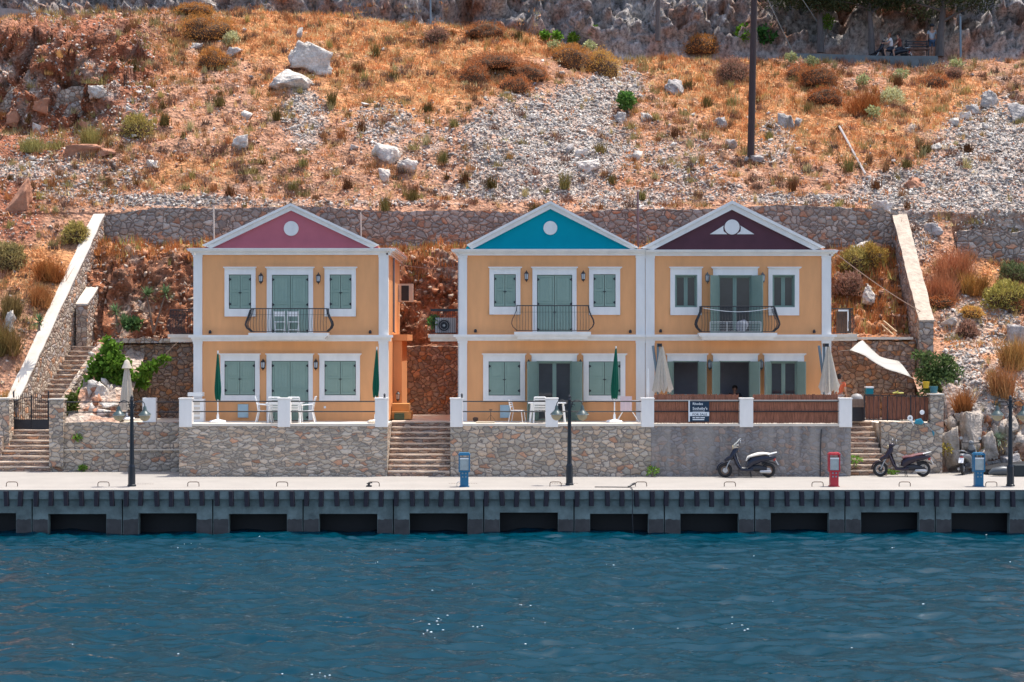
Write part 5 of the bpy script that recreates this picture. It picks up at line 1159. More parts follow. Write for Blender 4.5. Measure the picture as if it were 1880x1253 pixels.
def house(name, label, wx, pil, paint, cor, belt, ped, ups, downs, lans, balc, circ, roof_m, wall_z1, side_l=True, side_r=True, backY=77.5, spots=()):
    root = thing(name, (HX(sum(wx)/2), YH, ZT), label, 'house')
    xs0, xs1 = HX(wx[0]), HX(wx[1])
    ops = [(HX(o['op'][0]), HX(o['op'][1]), HZ(o['op'][3]), HZ(o['op'][2])) for o in ups+downs]
    zc_top = HZ(cor[1]); zb0 = ZT
    X_ = sorted(set([xs0, xs1]+[o[0] for o in ops]+[o[1] for o in ops])); Z_ = sorted(set([zb0, zc_top]+[max(o[2], zb0) for o in ops]+[o[3] for o in ops]))
    w_ = MB()
    for i in range(len(X_)-1):
        for j in range(len(Z_)-1):
            cx, cz = (X_[i]+X_[i+1])/2, (Z_[j]+Z_[j+1])/2
            if any(o[0] < cx < o[1] and o[2] < cz < o[3] for o in ops): continue
            w_.add([(X_[i],YH,Z_[j]),(X_[i+1],YH,Z_[j]),(X_[i+1],YH,Z_[j+1]),(X_[i],YH,Z_[j+1])], [(0,1,2,3)])
    for o in ops:
        a, c, d, e = o; y2 = YH+.28
        w_.add([(a,YH,d),(a,y2,d),(a,y2,e),(a,YH,e)], [(0,1,2,3)]); w_.add([(c,YH,d),(c,y2,d),(c,y2,e),(c,YH,e)], [(3,2,1,0)]); w_.add([(a,YH,e),(c,YH,e),(c,y2,e),(a,y2,e)], [(0,1,2,3)]); w_.add([(a,YH,d),(c,YH,d),(c,y2,d),(a,y2,d)], [(3,2,1,0)])
    w_.add([(xs1,YH,zb0),(xs1,backY,zb0),(xs1,backY,zc_top),(xs1,YH,zc_top)], [(0,1,2,3)]); w_.add([(xs0,YH,zb0),(xs0,backY,zb0),(xs0,backY,zc_top),(xs0,YH,zc_top)], [(3,2,1,0)])
    w_.add([(xs0,backY,zb0),(xs1,backY,zb0),(xs1,backY,zc_top),(xs0,backY,zc_top)], [(3,2,1,0)])
    me_name = w_.build('wall', M['ochre'], root)
    # dim rooms behind the glass
    rm = MB(); mid_z = HZ((belt[0]+belt[1])/2)
    rm.box(xs0+.05, xs1-.05, YH+.3, YH+3.5, mid_z-.1, mid_z+.05); rm.box(xs0+.05, xs1-.05, YH+2.4, YH+2.5, zb0, zc_top-.05); rm.box(xs0+.05, xs1-.05, YH+.3, YH+3.5, zb0-.05, zb0+.01); rm.box(xs0+.05, xs1-.05, YH+.3, YH+3.5, zc_top-.1, zc_top-.02)
    rm.build('room', M['room'], root)
    for (a, c) in pil:
        for (za, zb) in ((ZT, HZ(belt[1])-.001), (HZ(belt[0])+.001, HZ(cor[1])-.001)):
            p = MB(); x0, x1 = HX(a), HX(c); p.box(x0, x1, YH-.055, YH+.002, za, zb)
            p.box(x0-.015, x1+.015, YH-.075, YH+.003, zb-.09, zb-.002)
            if abs(x1-xs1) < .25 and side_r and name_side[0]: p.box(xs1-.002, xs1+.012, YH-.055, YH+.38, za, zb-.003)
            if abs(x0-xs0) < .25 and side_l and name_side[1]: p.box(xs0-.012, xs0+.002, YH-.055, YH+.38, za, zb-.003)
            p.build('pilaster', M['white'], root)
    c = MB(); outs = [(.35,.10),(.6,.16),(.85,.26),(1.0,.30)]
    cx0, cx1 = HX(cor[2])+.30*(1 if side_l else 0), HX(cor[3])-.30*(1 if side_r else 0)
    cornice_box(c, cx0, cx1, HZ(cor[1]), HZ(cor[0]), outs, ret_l=1 if side_l else 0, ret_r=1 if side_r else 0)
    if side_r:
        z = HZ(cor[1])
        for f, o_ in outs: zn = HZ(cor[1])+(HZ(cor[0])-HZ(cor[1]))*f; c.box(xs1, xs1+o_, YH+.0005, backY+.2, z, zn); z = zn
    if side_l:
        z = HZ(cor[1])
        for f, o_ in outs: zn = HZ(cor[1])+(HZ(cor[0])-HZ(cor[1]))*f; c.box(xs0-o_, xs0, YH+.0005, backY+.2, z, zn); z = zn
    c.build('cornice', M['white'], root)
    c = MB(); outs = [(.3,.07),(.6,.12),(1.0,.2)]
    cornice_box(c, xs0, xs1, HZ(belt[1]), HZ(belt[0]), outs, ret_l=1 if side_l else 0, ret_r=1 if side_r else 0)
    if side_r: c.box(xs1, xs1+.1, YH+.0005, YH+.5, HZ(belt[1]), HZ(belt[0])-.03)
    c.build('belt_course', M['white'], root)
    ev = MB()
    if side_l: ev.box(xs0-.31, HX(ped['l'][0])+.6, YH+.3, backY+.2, HZ(cor[0])+.001, HZ(cor[0])+.06)
    if side_r: ev.box(HX(ped['r'][0])-.6, xs1+.31, YH+.3, backY+.2, HZ(cor[0])+.001, HZ(cor[0])+.06)
    if ev.v: ev.build('eaves_tiles', roof_m, root)
    # pediment
    ap, inl, inr = ped['in']; pz = MB(); zt0 = HZ(cor[0])
    a, l, r_ = (HX(ap[0]), HZ(ap[1])-.0), (HX(inl[0]), zt0), (HX(inr[0]), zt0)
    pz.prism([(l[0]-.25, l[1]), (r_[0]+.25, r_[1]), (r_[0]+.2, r_[1]+.1), (a[0], a[1]+.15), (l[0]-.2, l[1]+.1)], YH+.02, YH+.3)
    pz.build('pediment', paint, root)
    gable_trim(ped['apex'], ped['l'], ped['r'], ap, inl, inr, root)
    ci = MB(); cxx, czz, rr = HX(circ[0]), HZ(circ[1]), circ[2]/FPX*YH
    ci.lathe((cxx, YH-.035, czz), [(rr-.01, 0), (rr, .01), (rr, .06)], 32, axis='y'); ci.build('round_medallion', M['white'], root, smooth=False)
    if circ[3:]:
        for s in (-1, 1):
            t_ = MB(); i0 = cxx+s*(rr+.06); i1 = cxx+s*.84; zb_ = czz-.27; zt_ = czz+.06
            pts = [(i0+s*(-.05), zt_), (i1, zb_), (cxx+s*(rr*.72), zb_), (i0-s*.0, czz-.14)]
            pts = [(cxx+s*(rr+.03), zt_), (i1, zb_), (cxx+s*(rr*.62), zb_), (cxx+s*(rr+.035), czz-.16), (cxx+s*(rr+.05), czz-.02)]
            if s < 0: pts = pts[::-1]
            t_.prism(pts, YH-.012, YH+.02); t_.build('wing_ornament', M['white'], root)
    # roof
    rf = MB(); A = (HX(ped['apex'][0]), HZ(ped['apex'][1])-.06); ex0, ex1 = HX(ped['l'][0]), HX(ped['r'][0]); ez = zt0+.0
    rf.add([(ex0,YH+.25,ez),(A[0],YH+.25,A[1]),(ex1,YH+.25,ez),(ex0,backY+.25,ez),(A[0],backY+.25,A[1]),(ex1,backY+.25,ez)], [(0,3,4,1),(1,4,5,2),(3,5,4),(0,1,2),(0,2,5,3)])
    n = 46
    for k in range(n+1):
        t_ = k/n
        for e in (ex0, ex1):
            x = e+(A[0]-e)*0; 
    for side in ((ex0, 1), (ex1, -1)):
        m_ = 30
        for k in range(m_):
            yy = YH+.32+(backY-YH)*k/m_; s_ = [(side[0]-side[1]*.0, yy, ez+.0), (A[0], yy, A[1]+.0)]
            rf.tube([s_[0], s_[1]], .07, 5)
    rf.build('roof', roof_m, root)
    for o in ups: opening(root, o['h'], o['b'], o['op'], o['s'], o.get('door', False))
    for o in downs: opening(root, o['h'], o['b'], o['op'], o['s'], o.get('door', False))
    for (px, py) in lans: lantern(px, py, parent=root, light=name_side[2])
    # front balcony
    if balc:
        (sx0, sx1, sz1, sz0), (rx0, rx1, rz1, rz0), thick = balc
        s = MB(); yf = YH-.92; q = (YH-.92)/YH
        x0, x1 = X(sx0, yf), X(sx1, yf); z1, z0 = Z(sz1, yf), Z(sz0, yf)
        s.box(x0, x1, yf, YH-.2005, z1-.11, z1); s.box(x0+.05, x1-.05, yf+.05, YH-.2005, z1-.17, z1-.1105); s.box(x0+.12, x1-.12, yf+.12, YH-.2005, z0, z1-.1705)
        bo = s.build('balcony', M['white'], root)
        yr = yf+.1; baluster_rail(bo, X(rx0, yr), X(rx1, yr), yr, YH-.02, z1+.04, Z(rz1, yr), .20, M['black'], thick=thick)
        
    for (px, py) in spots:
        sp_ = MB(); cc = (HX(px), YH-.1, HZ(py)); sp_.lathe(cc, [(.055,-.04),(.06,.03),(.03,.09)], 8); sp_.tube([(cc[0],YH,cc[2]-.02),cc], .02, 5); sp_.build('spotlight', M['black'], root)
    return root
name_side = [True, False, False]
UPY, LOY = (492.5, 580, ), (649.5, 737)
L_ups = [dict(h=(410.5,471),b=(412.5,469.5,494,581.5),op=(420.5,461.4,504.5,567.5),s='closed'),
         dict(h=(487.5,577.5),b=(490,575,494,613),op=(499.5,566.5,505,614.5),s='closed',door=True),
         dict(h=(594,656),b=(596,653.5,494,581.5),op=(605.5,645.5,504.5,567.5),s='closed')]
L_dn = [dict(h=(402.5,479),b=(405,477,653,736),op=(412.5,468.5,663,726),s='closed'),
        dict(h=(487.5,577),b=(489.5,574.5,653,772),op=(499,566.5,663,773),s='closed',door=True),
        dict(h=(584,664),b=(586.5,661,653,736),op=(596,653.5,663,726),s='closed')]
h1 = house('gabled_house', 'detached ochre two storey house with the dusty pink gable and all shutters closed', (357,712), [(355.5,371.5),(695.5,712)], M['pink'], (456.7,468.5,350,719), (615.5,627), 
      dict(apex=(534,374), l=(372,451), r=(696,450), **{'in': [(534.5,387), (388,456.7), (683,456.7)]}), L_ups, L_dn, [(480,513),(585.3,513),(483.8,671),(580.7,671)],
      ((456,601.5,611.5,624),(461,600,567,608),True), (534.6,420,13.6), M['tile'], 468, spots=((386.5,611),(680,611)))
name_side = [False, True, False]
B_ups = [dict(h=(896.5,958.5),b=(898.5,955.5,494,578),op=(907,947,504,563.5),s='closed'),
         dict(h=(975,1061),b=(977.5,1058.5,494,611),op=(986,1050.5,505,612),s='closed',door=True),
         dict(h=(1079.5,1142),b=(1081.5,1138.5,494,578.5),op=(1089.5,1130,504,564),s='closed')]
B_dn = [dict(h=(884.5,966.5),b=(887,964,653,738),op=(897,955,664,726.5),s='closed'),
        dict(h=(972.5,1062),b=(976,1059,653,772),op=(985,1051,663,773),s='folded',door=True),
        dict(h=(1067.5,1151.5),b=(1071,1148,653,738),op=(1081,1139,664,726.5),s='closed')]
h2 = house('gabled_house', 'ochre two storey semi-detached house with the turquoise blue gable', (842.5,1184.3), [(841,857.5),(1167.5,1184)], M['blue'], (458.4,469.5,834,1184.3), (614.7,626), 
      dict(apex=(1010,370), l=(857,450), r=(1172,455), **{'in': [(1010.5,384), (866,458.4), (1159,458.4)]}), B_ups, B_dn, [(966.5,509),(1070.5,509),(970.5,672),(1065.5,672)],
      ((944,1085,609.5,623),(949,1081,561.5,605),False), (1010.4,419,12.7), M['tile'], 469, side_r=False, spots=((873,609),(1157,610)))
name_side = [True, False, True]
Mr_ups = [dict(h=(1228.5,1290.5),b=(1230.5,1288,494,579),op=(1239,1280,505,564.5),s='glazed'),
          dict(h=(1305.5,1393.5),b=(1309,1391,494,612),op=(1318,1381,505.5,613),s='folded',door=True),
          dict(h=(1408.5,1471),b=(1410.5,1467,494,579.5),op=(1418,1459,505,564.5),s='glazed')]
Mr_dn = [dict(h=(1222,1300),b=(1225,1297.5,653,737),op=(1235,1283.5,663,727),s='empty'),
         dict(h=(1306,1393.5),b=(1309,1391,653,772),op=(1320,1377.5,663,773),s='empty',door=True),
         dict(h=(1400,1479.5),b=(1403,1476,653,737),op=(1413.5,1464.5,663,727),s='folded')]
h3 = house('gabled_house', 'ochre two storey semi-detached house with the dark maroon gable and open shutters', (1184.6,1525), [(1184.9,1201.5),(1508.5,1525)], M['maroon'], (459.5,470.5,1184.6,1531.5), (614.7,626), 
      dict(apex=(1343.5,369), l=(1176,456), r=(1514,455), **{'in': [(1343.5,385.5), (1199,459.5), (1493,459.5)]}), Mr_ups, Mr_dn, [(1298,512),(1399.5,512),(1302.5,671),(1396.5,671)],
      ((1284,1427,611.5,624),(1288,1421,563,607),True), (1344,417.3,13.8,1), M['tile'], 470, side_l=False, spots=((1212.5,609),(1494,610)))
# porch block, pipe, air conditioner on the side of the pink gabled house
pb = MB(); pb.box(HX(712)+.01, -4.34, 73.0, 76.6, ZT, 4.95); pb.box(HX(712)+.01, -4.12, 72.9, 76.7, 4.955, 5.2); pb.build('side_porch', M['ochre'], h1)
pp_ = MB(); xw = HX(712)+.06; pp_.tube([(xw,72.6,8.2),(xw,72.6,5.3),(xw+.02,73.0,5.28)], .04, 6); pp_.build('drain_pipe', mat('grey_plastic_pipe', (.18,.2,.23), .5), h1)
ac = MB(); ac.box(HX(712)+.02, HX(712)+.62, 76.2, 76.5, 6.55, 7.3); o = ac.build('outdoor_unit', mat('cream_metal', (.6,.54,.45), .5), h1)
g = MB(); g.box(HX(712)+.14, HX(712)+.45, 76.18, 76.199, 6.6, 7.22); g.build('grille', M['black'], o)
st_ = MB(); st_.box(-4.66, -3.9, 71.6, 72.9, ZT, 2.2); st_.box(-4.66, -4.0, 71.9, 72.9, 2.2, 2.5); st_.build('side_steps', mat('orange_step_paint', (.55,.27,.09), .8), h1)
b = MB(); cl_ = P(731, 729, 72.8)
lt = lantern(731, 729, Y=72.9, parent=None); tag(lt, 'black lantern on the side porch wall right of the pink gabled house', 'lantern')
fl = MB(); fl.box(X(724,71.5), X(742,71.5), 71.4, 71.6, ZT, 2.15); fl.build('planter', mat('dark_planter', (.05,.08,.05), .8))
tag(bpy.data.objects['planter'], 'small dark green planter box at the foot of the orange side steps', 'planter')
# side balconies
def side_balcony(parent, x0p, x1p, zt_py, zb_py, rail_top, Ya, Yb, label_m):
    s = MB(); x0, x1 = X(x0p, Ya), X(x1p, Ya)
    s.box(x0, x1, Ya, Yb, Z(zt_py, Ya)-.13, Z(zt_py, Ya)); s.box(x0+.08, x1-.0, Ya+.06, Yb, Z(zb_py, Ya), Z(zt_py, Ya)-.131)
    return s.build('side_balcony', M['offwhite'], parent)
sb1 = side_balcony(h1, 308, 355.5, 614, 628, 568, 70.5, 74.5, None)
xa, xb = X(312,70.6), HX(356); baluster_rail(sb1, xa, xb, 70.7, 74.4, Z(613,70.7), Z(569,70.7), .18, M['black'], sides=False); b = MB()
for k in range(24): b.tube([(xa, 70.7+k*.155, Z(613,70.7)), (xa-.15, 70.7+k*.155, Z(600,70.7)), (xa, 70.7+k*.155, Z(569,70.7))], .01, 4)
b.tube([(xa,70.7,Z(569,70.7)),(xa,74.4,Z(569,70.7))], .02, 5)
b.tube([(xa,74.4,Z(569,70.7)),(xb,74.4,Z(569,70.7))], .02, 5)
for k in range(10): b.tube([(xa+k*.1,74.4,Z(613,70.7)),(xa+k*.1,74.4,Z(569,70.7))], .01, 4)
b.build('railing', M['black'], sb1)
sb2 = side_balcony(h2, 786, 841, 614, 627, 568, 70.4, 73.5, None)
baluster_rail(sb2, X(791,70.5), HX(842), 70.55, 73.4, Z(612,70.5), Z(568.5,70.5), .1, M['black'], sides=False, n=13)
b = MB(); b.box(X(791,70.5), HX(842), 70.5, 70.54, Z(572,70.5), Z(567.5,70.5)); b.build('top_rail', M['black'], sb2)
u = thing('outdoor_unit', P(817,612,71.0), 'grey air conditioner with round fan on the left side balcony of the blue house', 'air conditioner'); c = P(818,598,71.0)
b = MB(); b.box(c[0]-.40, c[0]+.40, 71.0, 71.35, c[2]-.28, c[2]+.30); b.build('casing', mat('grey_white_metal', (.42,.42,.42), .5), u)
b = MB(); b.lathe((c[0]-.06, 70.99, c[2]), [(.25,0),(.25,.02)], 24, axis='y'); b.build('fan', M['black'], u)
b = MB(); b.torus((c[0]-.06,70.975,c[2]), .23, .012, 'y', 20, 5); b.torus((c[0]-.06,70.975,c[2]), .15, .007, 'y', 20, 5); b.lathe((c[0]-.06,70.97,c[2]), [(.05,0),(.05,.02)], 10, axis='y'); b.build('fan_guard', M['steel'], u)
sb3 = side_balcony(h3, 1525.5, 1574, 613.5, 626, 566, 70.4, 73.5, None)
baluster_rail(sb3, HX(1526), X(1566,70.5), 70.55, 73.4, Z(612,70.5), Z(567,70.5), .12, M['black'], sides=False, n=10)
b = MB(); xb = X(1566,70.5)
for k in range(18): b.tube([(xb,70.7+k*.15,Z(612,70.5)),(xb+.14,70.7+k*.15,Z(600,70.5)),(xb,70.7+k*.15,Z(567,70.5))], .01, 4)
b.tube([(xb,70.6,Z(567,70.5)),(xb,73.4,Z(567,70.5))], .02, 5); b.build('railing', M['black'], sb3)
b = MB(); b.box(HX(1525.3), HX(1531), 71.0, 71.8, Z(566,71), Z(511,71)); b.build('side_shutter', mat('bright_green_paint', (.22,.36,.24), .5), h3)
b = MB(); b.box(X(1536,71.6), X(1562,71.6), 71.6, 71.64, Z(611,71.6), Z(570,71.6)); tag(b.build('folded_board', M['rust']), 'dark slatted board leaning inside the right side balcony', 'board')
b = MB(); b.box(HX(1543),HX(1562),70.45,70.5,Z(572,70.5),Z(569,70.5)); b.box(HX(1560),HX(1562),70.45,70.5,Z(608,70.5),Z(571,70.5)); tag(b.build('white_rack', M['plastic']), 'white folded drying frame hung on the right side balcony rail', 'drying rack')
# ---------------------------------------------------------------- left garden front and gate
o = stone_wall('garden_wall', (X(91,70), 70.0), (-12.16, 70.0), -.1, (1.86, 1.86), .35, ST_rubble, 'long rubble wall of the left garden between the gate pillar and the pink house terrace', 'stone wall', jit=.03)
lb = MB(); lb.box(X(91,69.95), -12.15, 69.93, 69.99, Z(826,70)-.02, Z(826,70)+.015); lb.build('ledge', M['offwhite'], o)
def pillar(name, x0, x1, y0, y1, z0, z1, m, label, cap=True):
    root = thing(name, ((x0+x1)/2, y0, z0), label, 'pillar')
    stone_wall('shaft', (x0, y0), (x1, y0), z0, z1, y1-y0, m, None, parent=root, jit=.02, res=.12)
    if cap:
        b = MB(); b.box(x0-.03, x1+.03, y0-.03, y1+.03, z1+.02, z1+.08); b.build('cap', M['offwhite'], root)
    return root
pillar('stone_pillar', X(90,69.85), X(116,69.85), 69.86, 70.36, 0.2, Z(736,69.9), ST_rubble, 'grey stone pillar just right of the black iron gate')
pillar('stone_pillar', X(-8,71.2), X(19,71.2), 71.0, 71.7, 0.0, Z(735,71), ST_rubble, 'stone pillar left of the gate cut by the left edge of the picture')
stone_wall('garden_wall', (X(-60,70.6),70.6), (X(2,70.6),70.6), -.1, (1.35,1.3), .4, ST_pale, 'low stone side wall at the far left edge beside the lower stairs', 'stone wall')
wp = MB(); wp.box(X(262,70.1), X(286.5,70.1), 70.05, 70.35, ZT-.05, Z(731,70)); tag(wp.build('white_post', M['white'], bevel=.01), 'white painted post standing alone on the garden wall behind the left street lamp', 'post')
rl = thing('garden_railing', P(190,775,70.1), 'two bar black railing on the left garden wall', 'railing')
for py in (738.5, 757):
    for a, c in ((117,262),(287,329)):
        b = MB(); b.tube([P(a,py,70.15), P(c,py,70.15)], .022, 6); b.build('bar', M['black'], rl)
# gate
gt = thing('iron_gate', P(57,797,72.0), 'arched double black iron gate with spear points and solid lower panels', 'gate'); Yg = 72.0
for s, (a, c) in enumerate(((26,57),(58,88))):
    f = MB(); x0, x1 = X(a,Yg), X(c,Yg); zb, zm = Z(796,Yg), Z(771,Yg)
    f.tube([(x0,Yg,zb),(x0,Yg,Z(731 if s == 0 else 726,Yg))], .022, 4); f.tube([(x1,Yg,zb),(x1,Yg,Z(726 if s == 0 else 731,Yg))], .022, 4)
    f.tube([(x0,Yg,zm),(x1,Yg,zm)], .018, 4); f.tube([(x0,Yg,zb+.02),(x1,Yg,zb+.02)], .018, 4)
    n = 8
    def top(t_): tt = t_ if s == 0 else 1-t_; return Z(738-9*math.sin(tt*math.pi/2),Yg)
    f.tube([(x0+(x1-x0)*k/n,Yg,top(k/n)) for k in range(n+1)], .016, 4); f.tube([(x0+(x1-x0)*k/n,Yg,top(k/n)-.12) for k in range(n+1)], .012, 4)
    for k in range(1, n): xx = x0+(x1-x0)*k/n; f.tube([(xx,Yg,zm),(xx,Yg,top(k/n)+.12)], .009, 4); f.lathe((xx,Yg,top(k/n)+.12), [(.02,0),(.001,.07)], 4)
    f.build('gate_frame', M['black'], gt)
    b = MB(); b.box(x0+.02, x1-.02, Yg-.006, Yg+.006, zb+.03, zm); b.build('panel', M['black'], gt)
for px in (25, 89): 
    b = MB(); b.tube([P(px,800,Yg),P(px,721,Yg)], .03, 6); b.lathe(P(px,721,Yg), [(.035,0),(.03,.03),(.001,.08)], 6); b.build('gate_post', M['black'], gt)
# ---------------------------------------------------------------- right hand stairs wall, fence, pillar
stone_wall('garden_wall', (13.76, 69.0), (X(1730,69.0), 69.0), -.1, (1.93, 1.86), .5, ST_rubble, 'rubble wall behind the maroon seated scooter at the right', 'stone wall', jit=.03)
pillar('stone_pillar', X(1707,69.1), X(1731,69.1), 68.98, 69.5, 1.5, Z(727,69), ST_rubble, 'grey stone pillar at the right end of the reed backed iron fence')
fn = thing('reed_fence', P(1645,772,69.2), 'black iron fence backed with brown reed panels above the right stairs', 'fence'); Yf = 69.25
b = MB(); x0, x1 = X(1587,Yf), X(1706,Yf)
b.tube([(x0,Yf,Z(726,Yf)),(x1,Yf,Z(728,Yf))], .02, 4); b.tube([(x0,Yf,Z(770,Yf)),(x1,Yf,Z(774,Yf))], .02, 4)
for k in range(15): xx = x0+(x1-x0)*k/14; b.tube([(xx,Yf,Z(726,Yf)),(xx,Yf,Z(773,Yf))], .012 if k % 5 else .026, 4)
b.build('iron_bars', M['black'], fn)
REED = mat('brown_reed', (.29,.115,.068), .85, var=.75, scale=4, stretch=(7,7,.7), bump=.01, bscale=20)
def reed_mat(name, xa, xb, y, z0, z1, parent, seed, th=.012, step_=.03):
    rr = random.Random(seed); mb = MB(); x = xa
    while x < xb: mb.box(x, min(x+step_*.9, xb), y+rr.uniform(-.006,.006), y+.02, z0+rr.uniform(0,.02), z1+rr.uniform(-.03,.015)); x += step_
    return mb.build(name, REED, parent)
reed_mat('reed_panel', X(1590,Yf), X(1616,Yf), Yf+.05, Z(770,Yf), Z(728,Yf), fn, 1)
reed_mat('reed_panel', X(1620,Yf), X(1705,Yf), Yf+.06, Z(772,Yf), Z(729,Yf), fn, 2)
bs = thing('reed_screen', P(1280,775,67.8), 'brown reed screen behind the sale sign on the maroon house terrace', 'reed screen'); reed_mat('reed_panel', TX(1201.5), TX(1357.5), YT+.19, ZT+.005, Z(724.5,YT), bs, 3)
bs2 = thing('reed_screen', P(1460,775,67.8), 'brown reed screen on the right half of the maroon gabled house terrace', 'reed screen'); reed_mat('reed_panel', TX(1383.5), TX(1540), YT+.19, ZT+.005, Z(724.5,YT), bs2, 4)
for root_, a, c in ((bs,1201.5,1357.5),(bs2,1383.5,1540)):
    b = MB(); b.tube([(TX(a),YT+.12,Z(735.5,YT)),(TX(c),YT+.12,Z(735.5,YT))], .014, 5); b.build('pale_rail', M['steel'], root_)
# sale sign
sg = thing('sale_sign', P(1284,775,67.55), 'navy blue property sale sign with a white band on the reed screen', 'sign'); Ys = YT+.05
def SX(p): return X(p, Ys)
def SZ(p): return Z(p, Ys)
navy = mat('navy_sign_paint', (.004,.026,.055), .5, var=.05); wsg = mat('white_sign_paint', (.72,.76,.78), .5, var=.03)
b = MB(); b.box(SX(1266.5), SX(1302), Ys, Ys+.02, SZ(774.5), SZ(737)); b.build('board', navy, sg)
b = MB(); b.box(SX(1266), SX(1302), Ys-.004, Ys-.001, SZ(764.3), SZ(757)); b.build('white_band', wsg, sg)
b = MB(); b.box(SX(1264), SX(1266.4), Ys-.01, Ys+.03, SZ(774.5), SZ(736)); b.build('edge_post', wsg, sg)
def text(body, x, y, z, size, m, parent, name='lettering', align='LEFT', sx=1.0):
    cu = bpy.data.curves.new(name, 'FONT'); cu.body = body; cu.size = size; cu.extrude = .002; cu.align_x = align; cu.resolution_u = 3; cu.offset = size*.012
    o = bpy.data.objects.new('tmp', cu); COL.objects.link(o); bpy.context.view_layer.update()
    me = bpy.data.meshes.new_from_object(o.evaluated_get(bpy.context.evaluated_depsgraph_get())); bpy.data.objects.remove(o)
    Mx = Matrix.Translation(Vector((x, y, z))-org(parent)) @ Matrix.Rotation(R(90), 4, 'X') @ Matrix.Diagonal((sx, 1, 1, 1)); me.transform(Mx); me.materials.clear(); me.materials.append(m)
    q = bpy.data.objects.new(name, me); COL.objects.link(q); q.parent = parent; return q
text('Rhodes', SX(1271.5), Ys-.006, SZ(743.8), .125, wsg, sg); text('Sotheby\'s', SX(1271.5), Ys-.006, SZ(752.5), .135, wsg, sg, sx=1.05)
MB().box(SX(1271.5), SX(1294), Ys-.005, Ys-.001, SZ(755.6), SZ(755.0)).build('rule_line', wsg, sg); text('FOR SALE', SX(1271), Ys-.008, SZ(763.2), .115, navy, sg, sx=1.1)
[MB().box(SX(a), SX(c), Ys-.005, Ys-.001, SZ(p+.9), SZ(p-.9)).build('small_print', wsg, sg) for a, c, p in ((1271.5,1276,767.3),(1277.2,1284.5,767.3),(1285.7,1294,767.3),(1271.5,1293,770.8))]

# ---------------------------------------------------------------- street lamps
def street_lamp(px, py, label, lean=0):
    Y = ZC*FPX/(py-CY); root = thing('street_lamp', (X(px,Y), Y, 0), label, 'street lamp', 'twin armed street lamps on the quay'); c = (X(px,Y), Y, 0)
    b = MB(); b.lathe(c, [(.15,0),(.15,.05),(.125,.07),(.125,.1),(.12,.66),(.105,.70),(.085,.74),(.055,2.86),(.06,2.88)], 8)
    b.build('post', M['blackgloss'] if False else mat('dark_lamp_post_paint', (.012,.018,.026), .4), root)
    b = MB(); b.lathe(c, [(.06,2.88),(.075,2.92),(.05,2.97),(.055,3.03),(.02,3.08),(.001,3.1)], 8); b.build('finial', M['black'], root)
    for s in (-1, 1):
        b = MB(); pts = []
        for k in range(11):
            t_ = k/10; a = math.pi*(1-t_); pts.append((c[0]+s*(.26+.18*math.cos(a)), Y, 2.74+.17*math.sin(a)))
        b.tube([(c[0]+s*.05,Y,2.62)]+pts, .016, 5)
        b.tube([(c[0]+s*(.08+.05+.05*math.cos(q)), Y, 2.72+.05*math.sin(q)) for q in np.linspace(0, 5, 9)], .012, 4)
        b.tube([(c[0]+s*.05,Y,2.78),(c[0]+s*.12,Y,2.76)], .02, 5); b.build('arm', M['black'], root)
        lx = c[0]+s*.44; b = MB(); b.lathe((lx,Y,0), [(.022,2.74),(.03,2.72),(.05,2.70),(.065,2.60),(.115,2.53),(.20,2.46),(.215,2.435),(.2,2.43)], 14); sh = b.build('lamp_shade', M['lampshade'], root, smooth=True)
        b = MB(); b.lathe((lx,Y,0), [(.225,2.43),(.228,2.41),(.2,2.405)], 14); b.build('rim', mat('pale_rim_metal', (.35,.37,.35), .4), sh)
        b = MB(); b.lathe((lx,Y,0), [(.195,2.405),(.175,2.33),(.12,2.25),(.03,2.21)], 14); b.build('glass_bowl', M['lampglass'], sh, smooth=True)
    return root
street_lamp(242, 893.3, 'twin armed black street lamp in front of the left garden wall and cream parasol')
street_lamp(1045.5, 891, 'twin armed black street lamp in the middle, in front of the blue gabled house terrace')
street_lamp(1855, 893, 'twin armed black street lamp at the right edge in front of the rocky slope')
# ---------------------------------------------------------------- service pedestals
def pedestal(px, py, col, label, dark=True):
    Y = ZC*FPX/(py-CY); x = X(px, Y); root = thing('service_pedestal', (x, Y, 0), label, 'service pedestal', 'mooring service pedestals on the quay')
    pm = mat('pedestal_paint_'+('red' if col[0] > .2 else 'blue'), col, .4, var=.12, scale=3)
    b = MB(); b.box(x-.14, x+.14, Y-.13, Y+.13, 0.03, .52); b.box(x-.17, x+.17, Y-.16, Y+.16, 0, .03); b.build('base', pm, root, bevel=.01)
    b = MB()
    for sx in (-1, 1): b.box(x+sx*.19-.018*(1+sx), x+sx*.19+.018*(1-sx), Y-.15, Y+.15, .5, 1.06)
    b.box(x-.155, x+.155, Y-.149, Y+.149, .5, .55); b.box(x-.153, x+.153, Y+.10, Y+.148, .551, 1.0); b.build('housing', pm, root, bevel=.008)
    b = MB(); b.box(x-.153, x+.153, Y-.12, Y-.1, .56, .93); b.build('meter_window', mat('clouded_plastic_window', (.33,.38,.38) if dark else (.5,.48,.42), .3, var=.3, scale=6), root)
    b = MB(); b.box(x-.153, x+.153, Y-.135, Y-.08, .935, .985); b.build('white_strip', M['plastic'], root)
    b = MB(); b.lathe((x, Y, 0), [(.27,1.06),(.285,1.08),(.27,1.14),(.18,1.17)], 4); 
    b = MB(); b.box(x-.20, x+.20, Y-.17, Y+.17, 1.062, 1.12); b.box(x-.17, x+.17, Y-.14, Y+.14, 1.1205, 1.155); b.build('cap', pm, root, bevel=.02)
    for sx in (-1, 1):
        for zz in (.46, .34): b = MB(); b.lathe((x+sx*.055, Y-.15, zz), [(.028,0),(.03,.02)], 10, axis='y'); b.build('socket', M['jamb'], root)
    return root
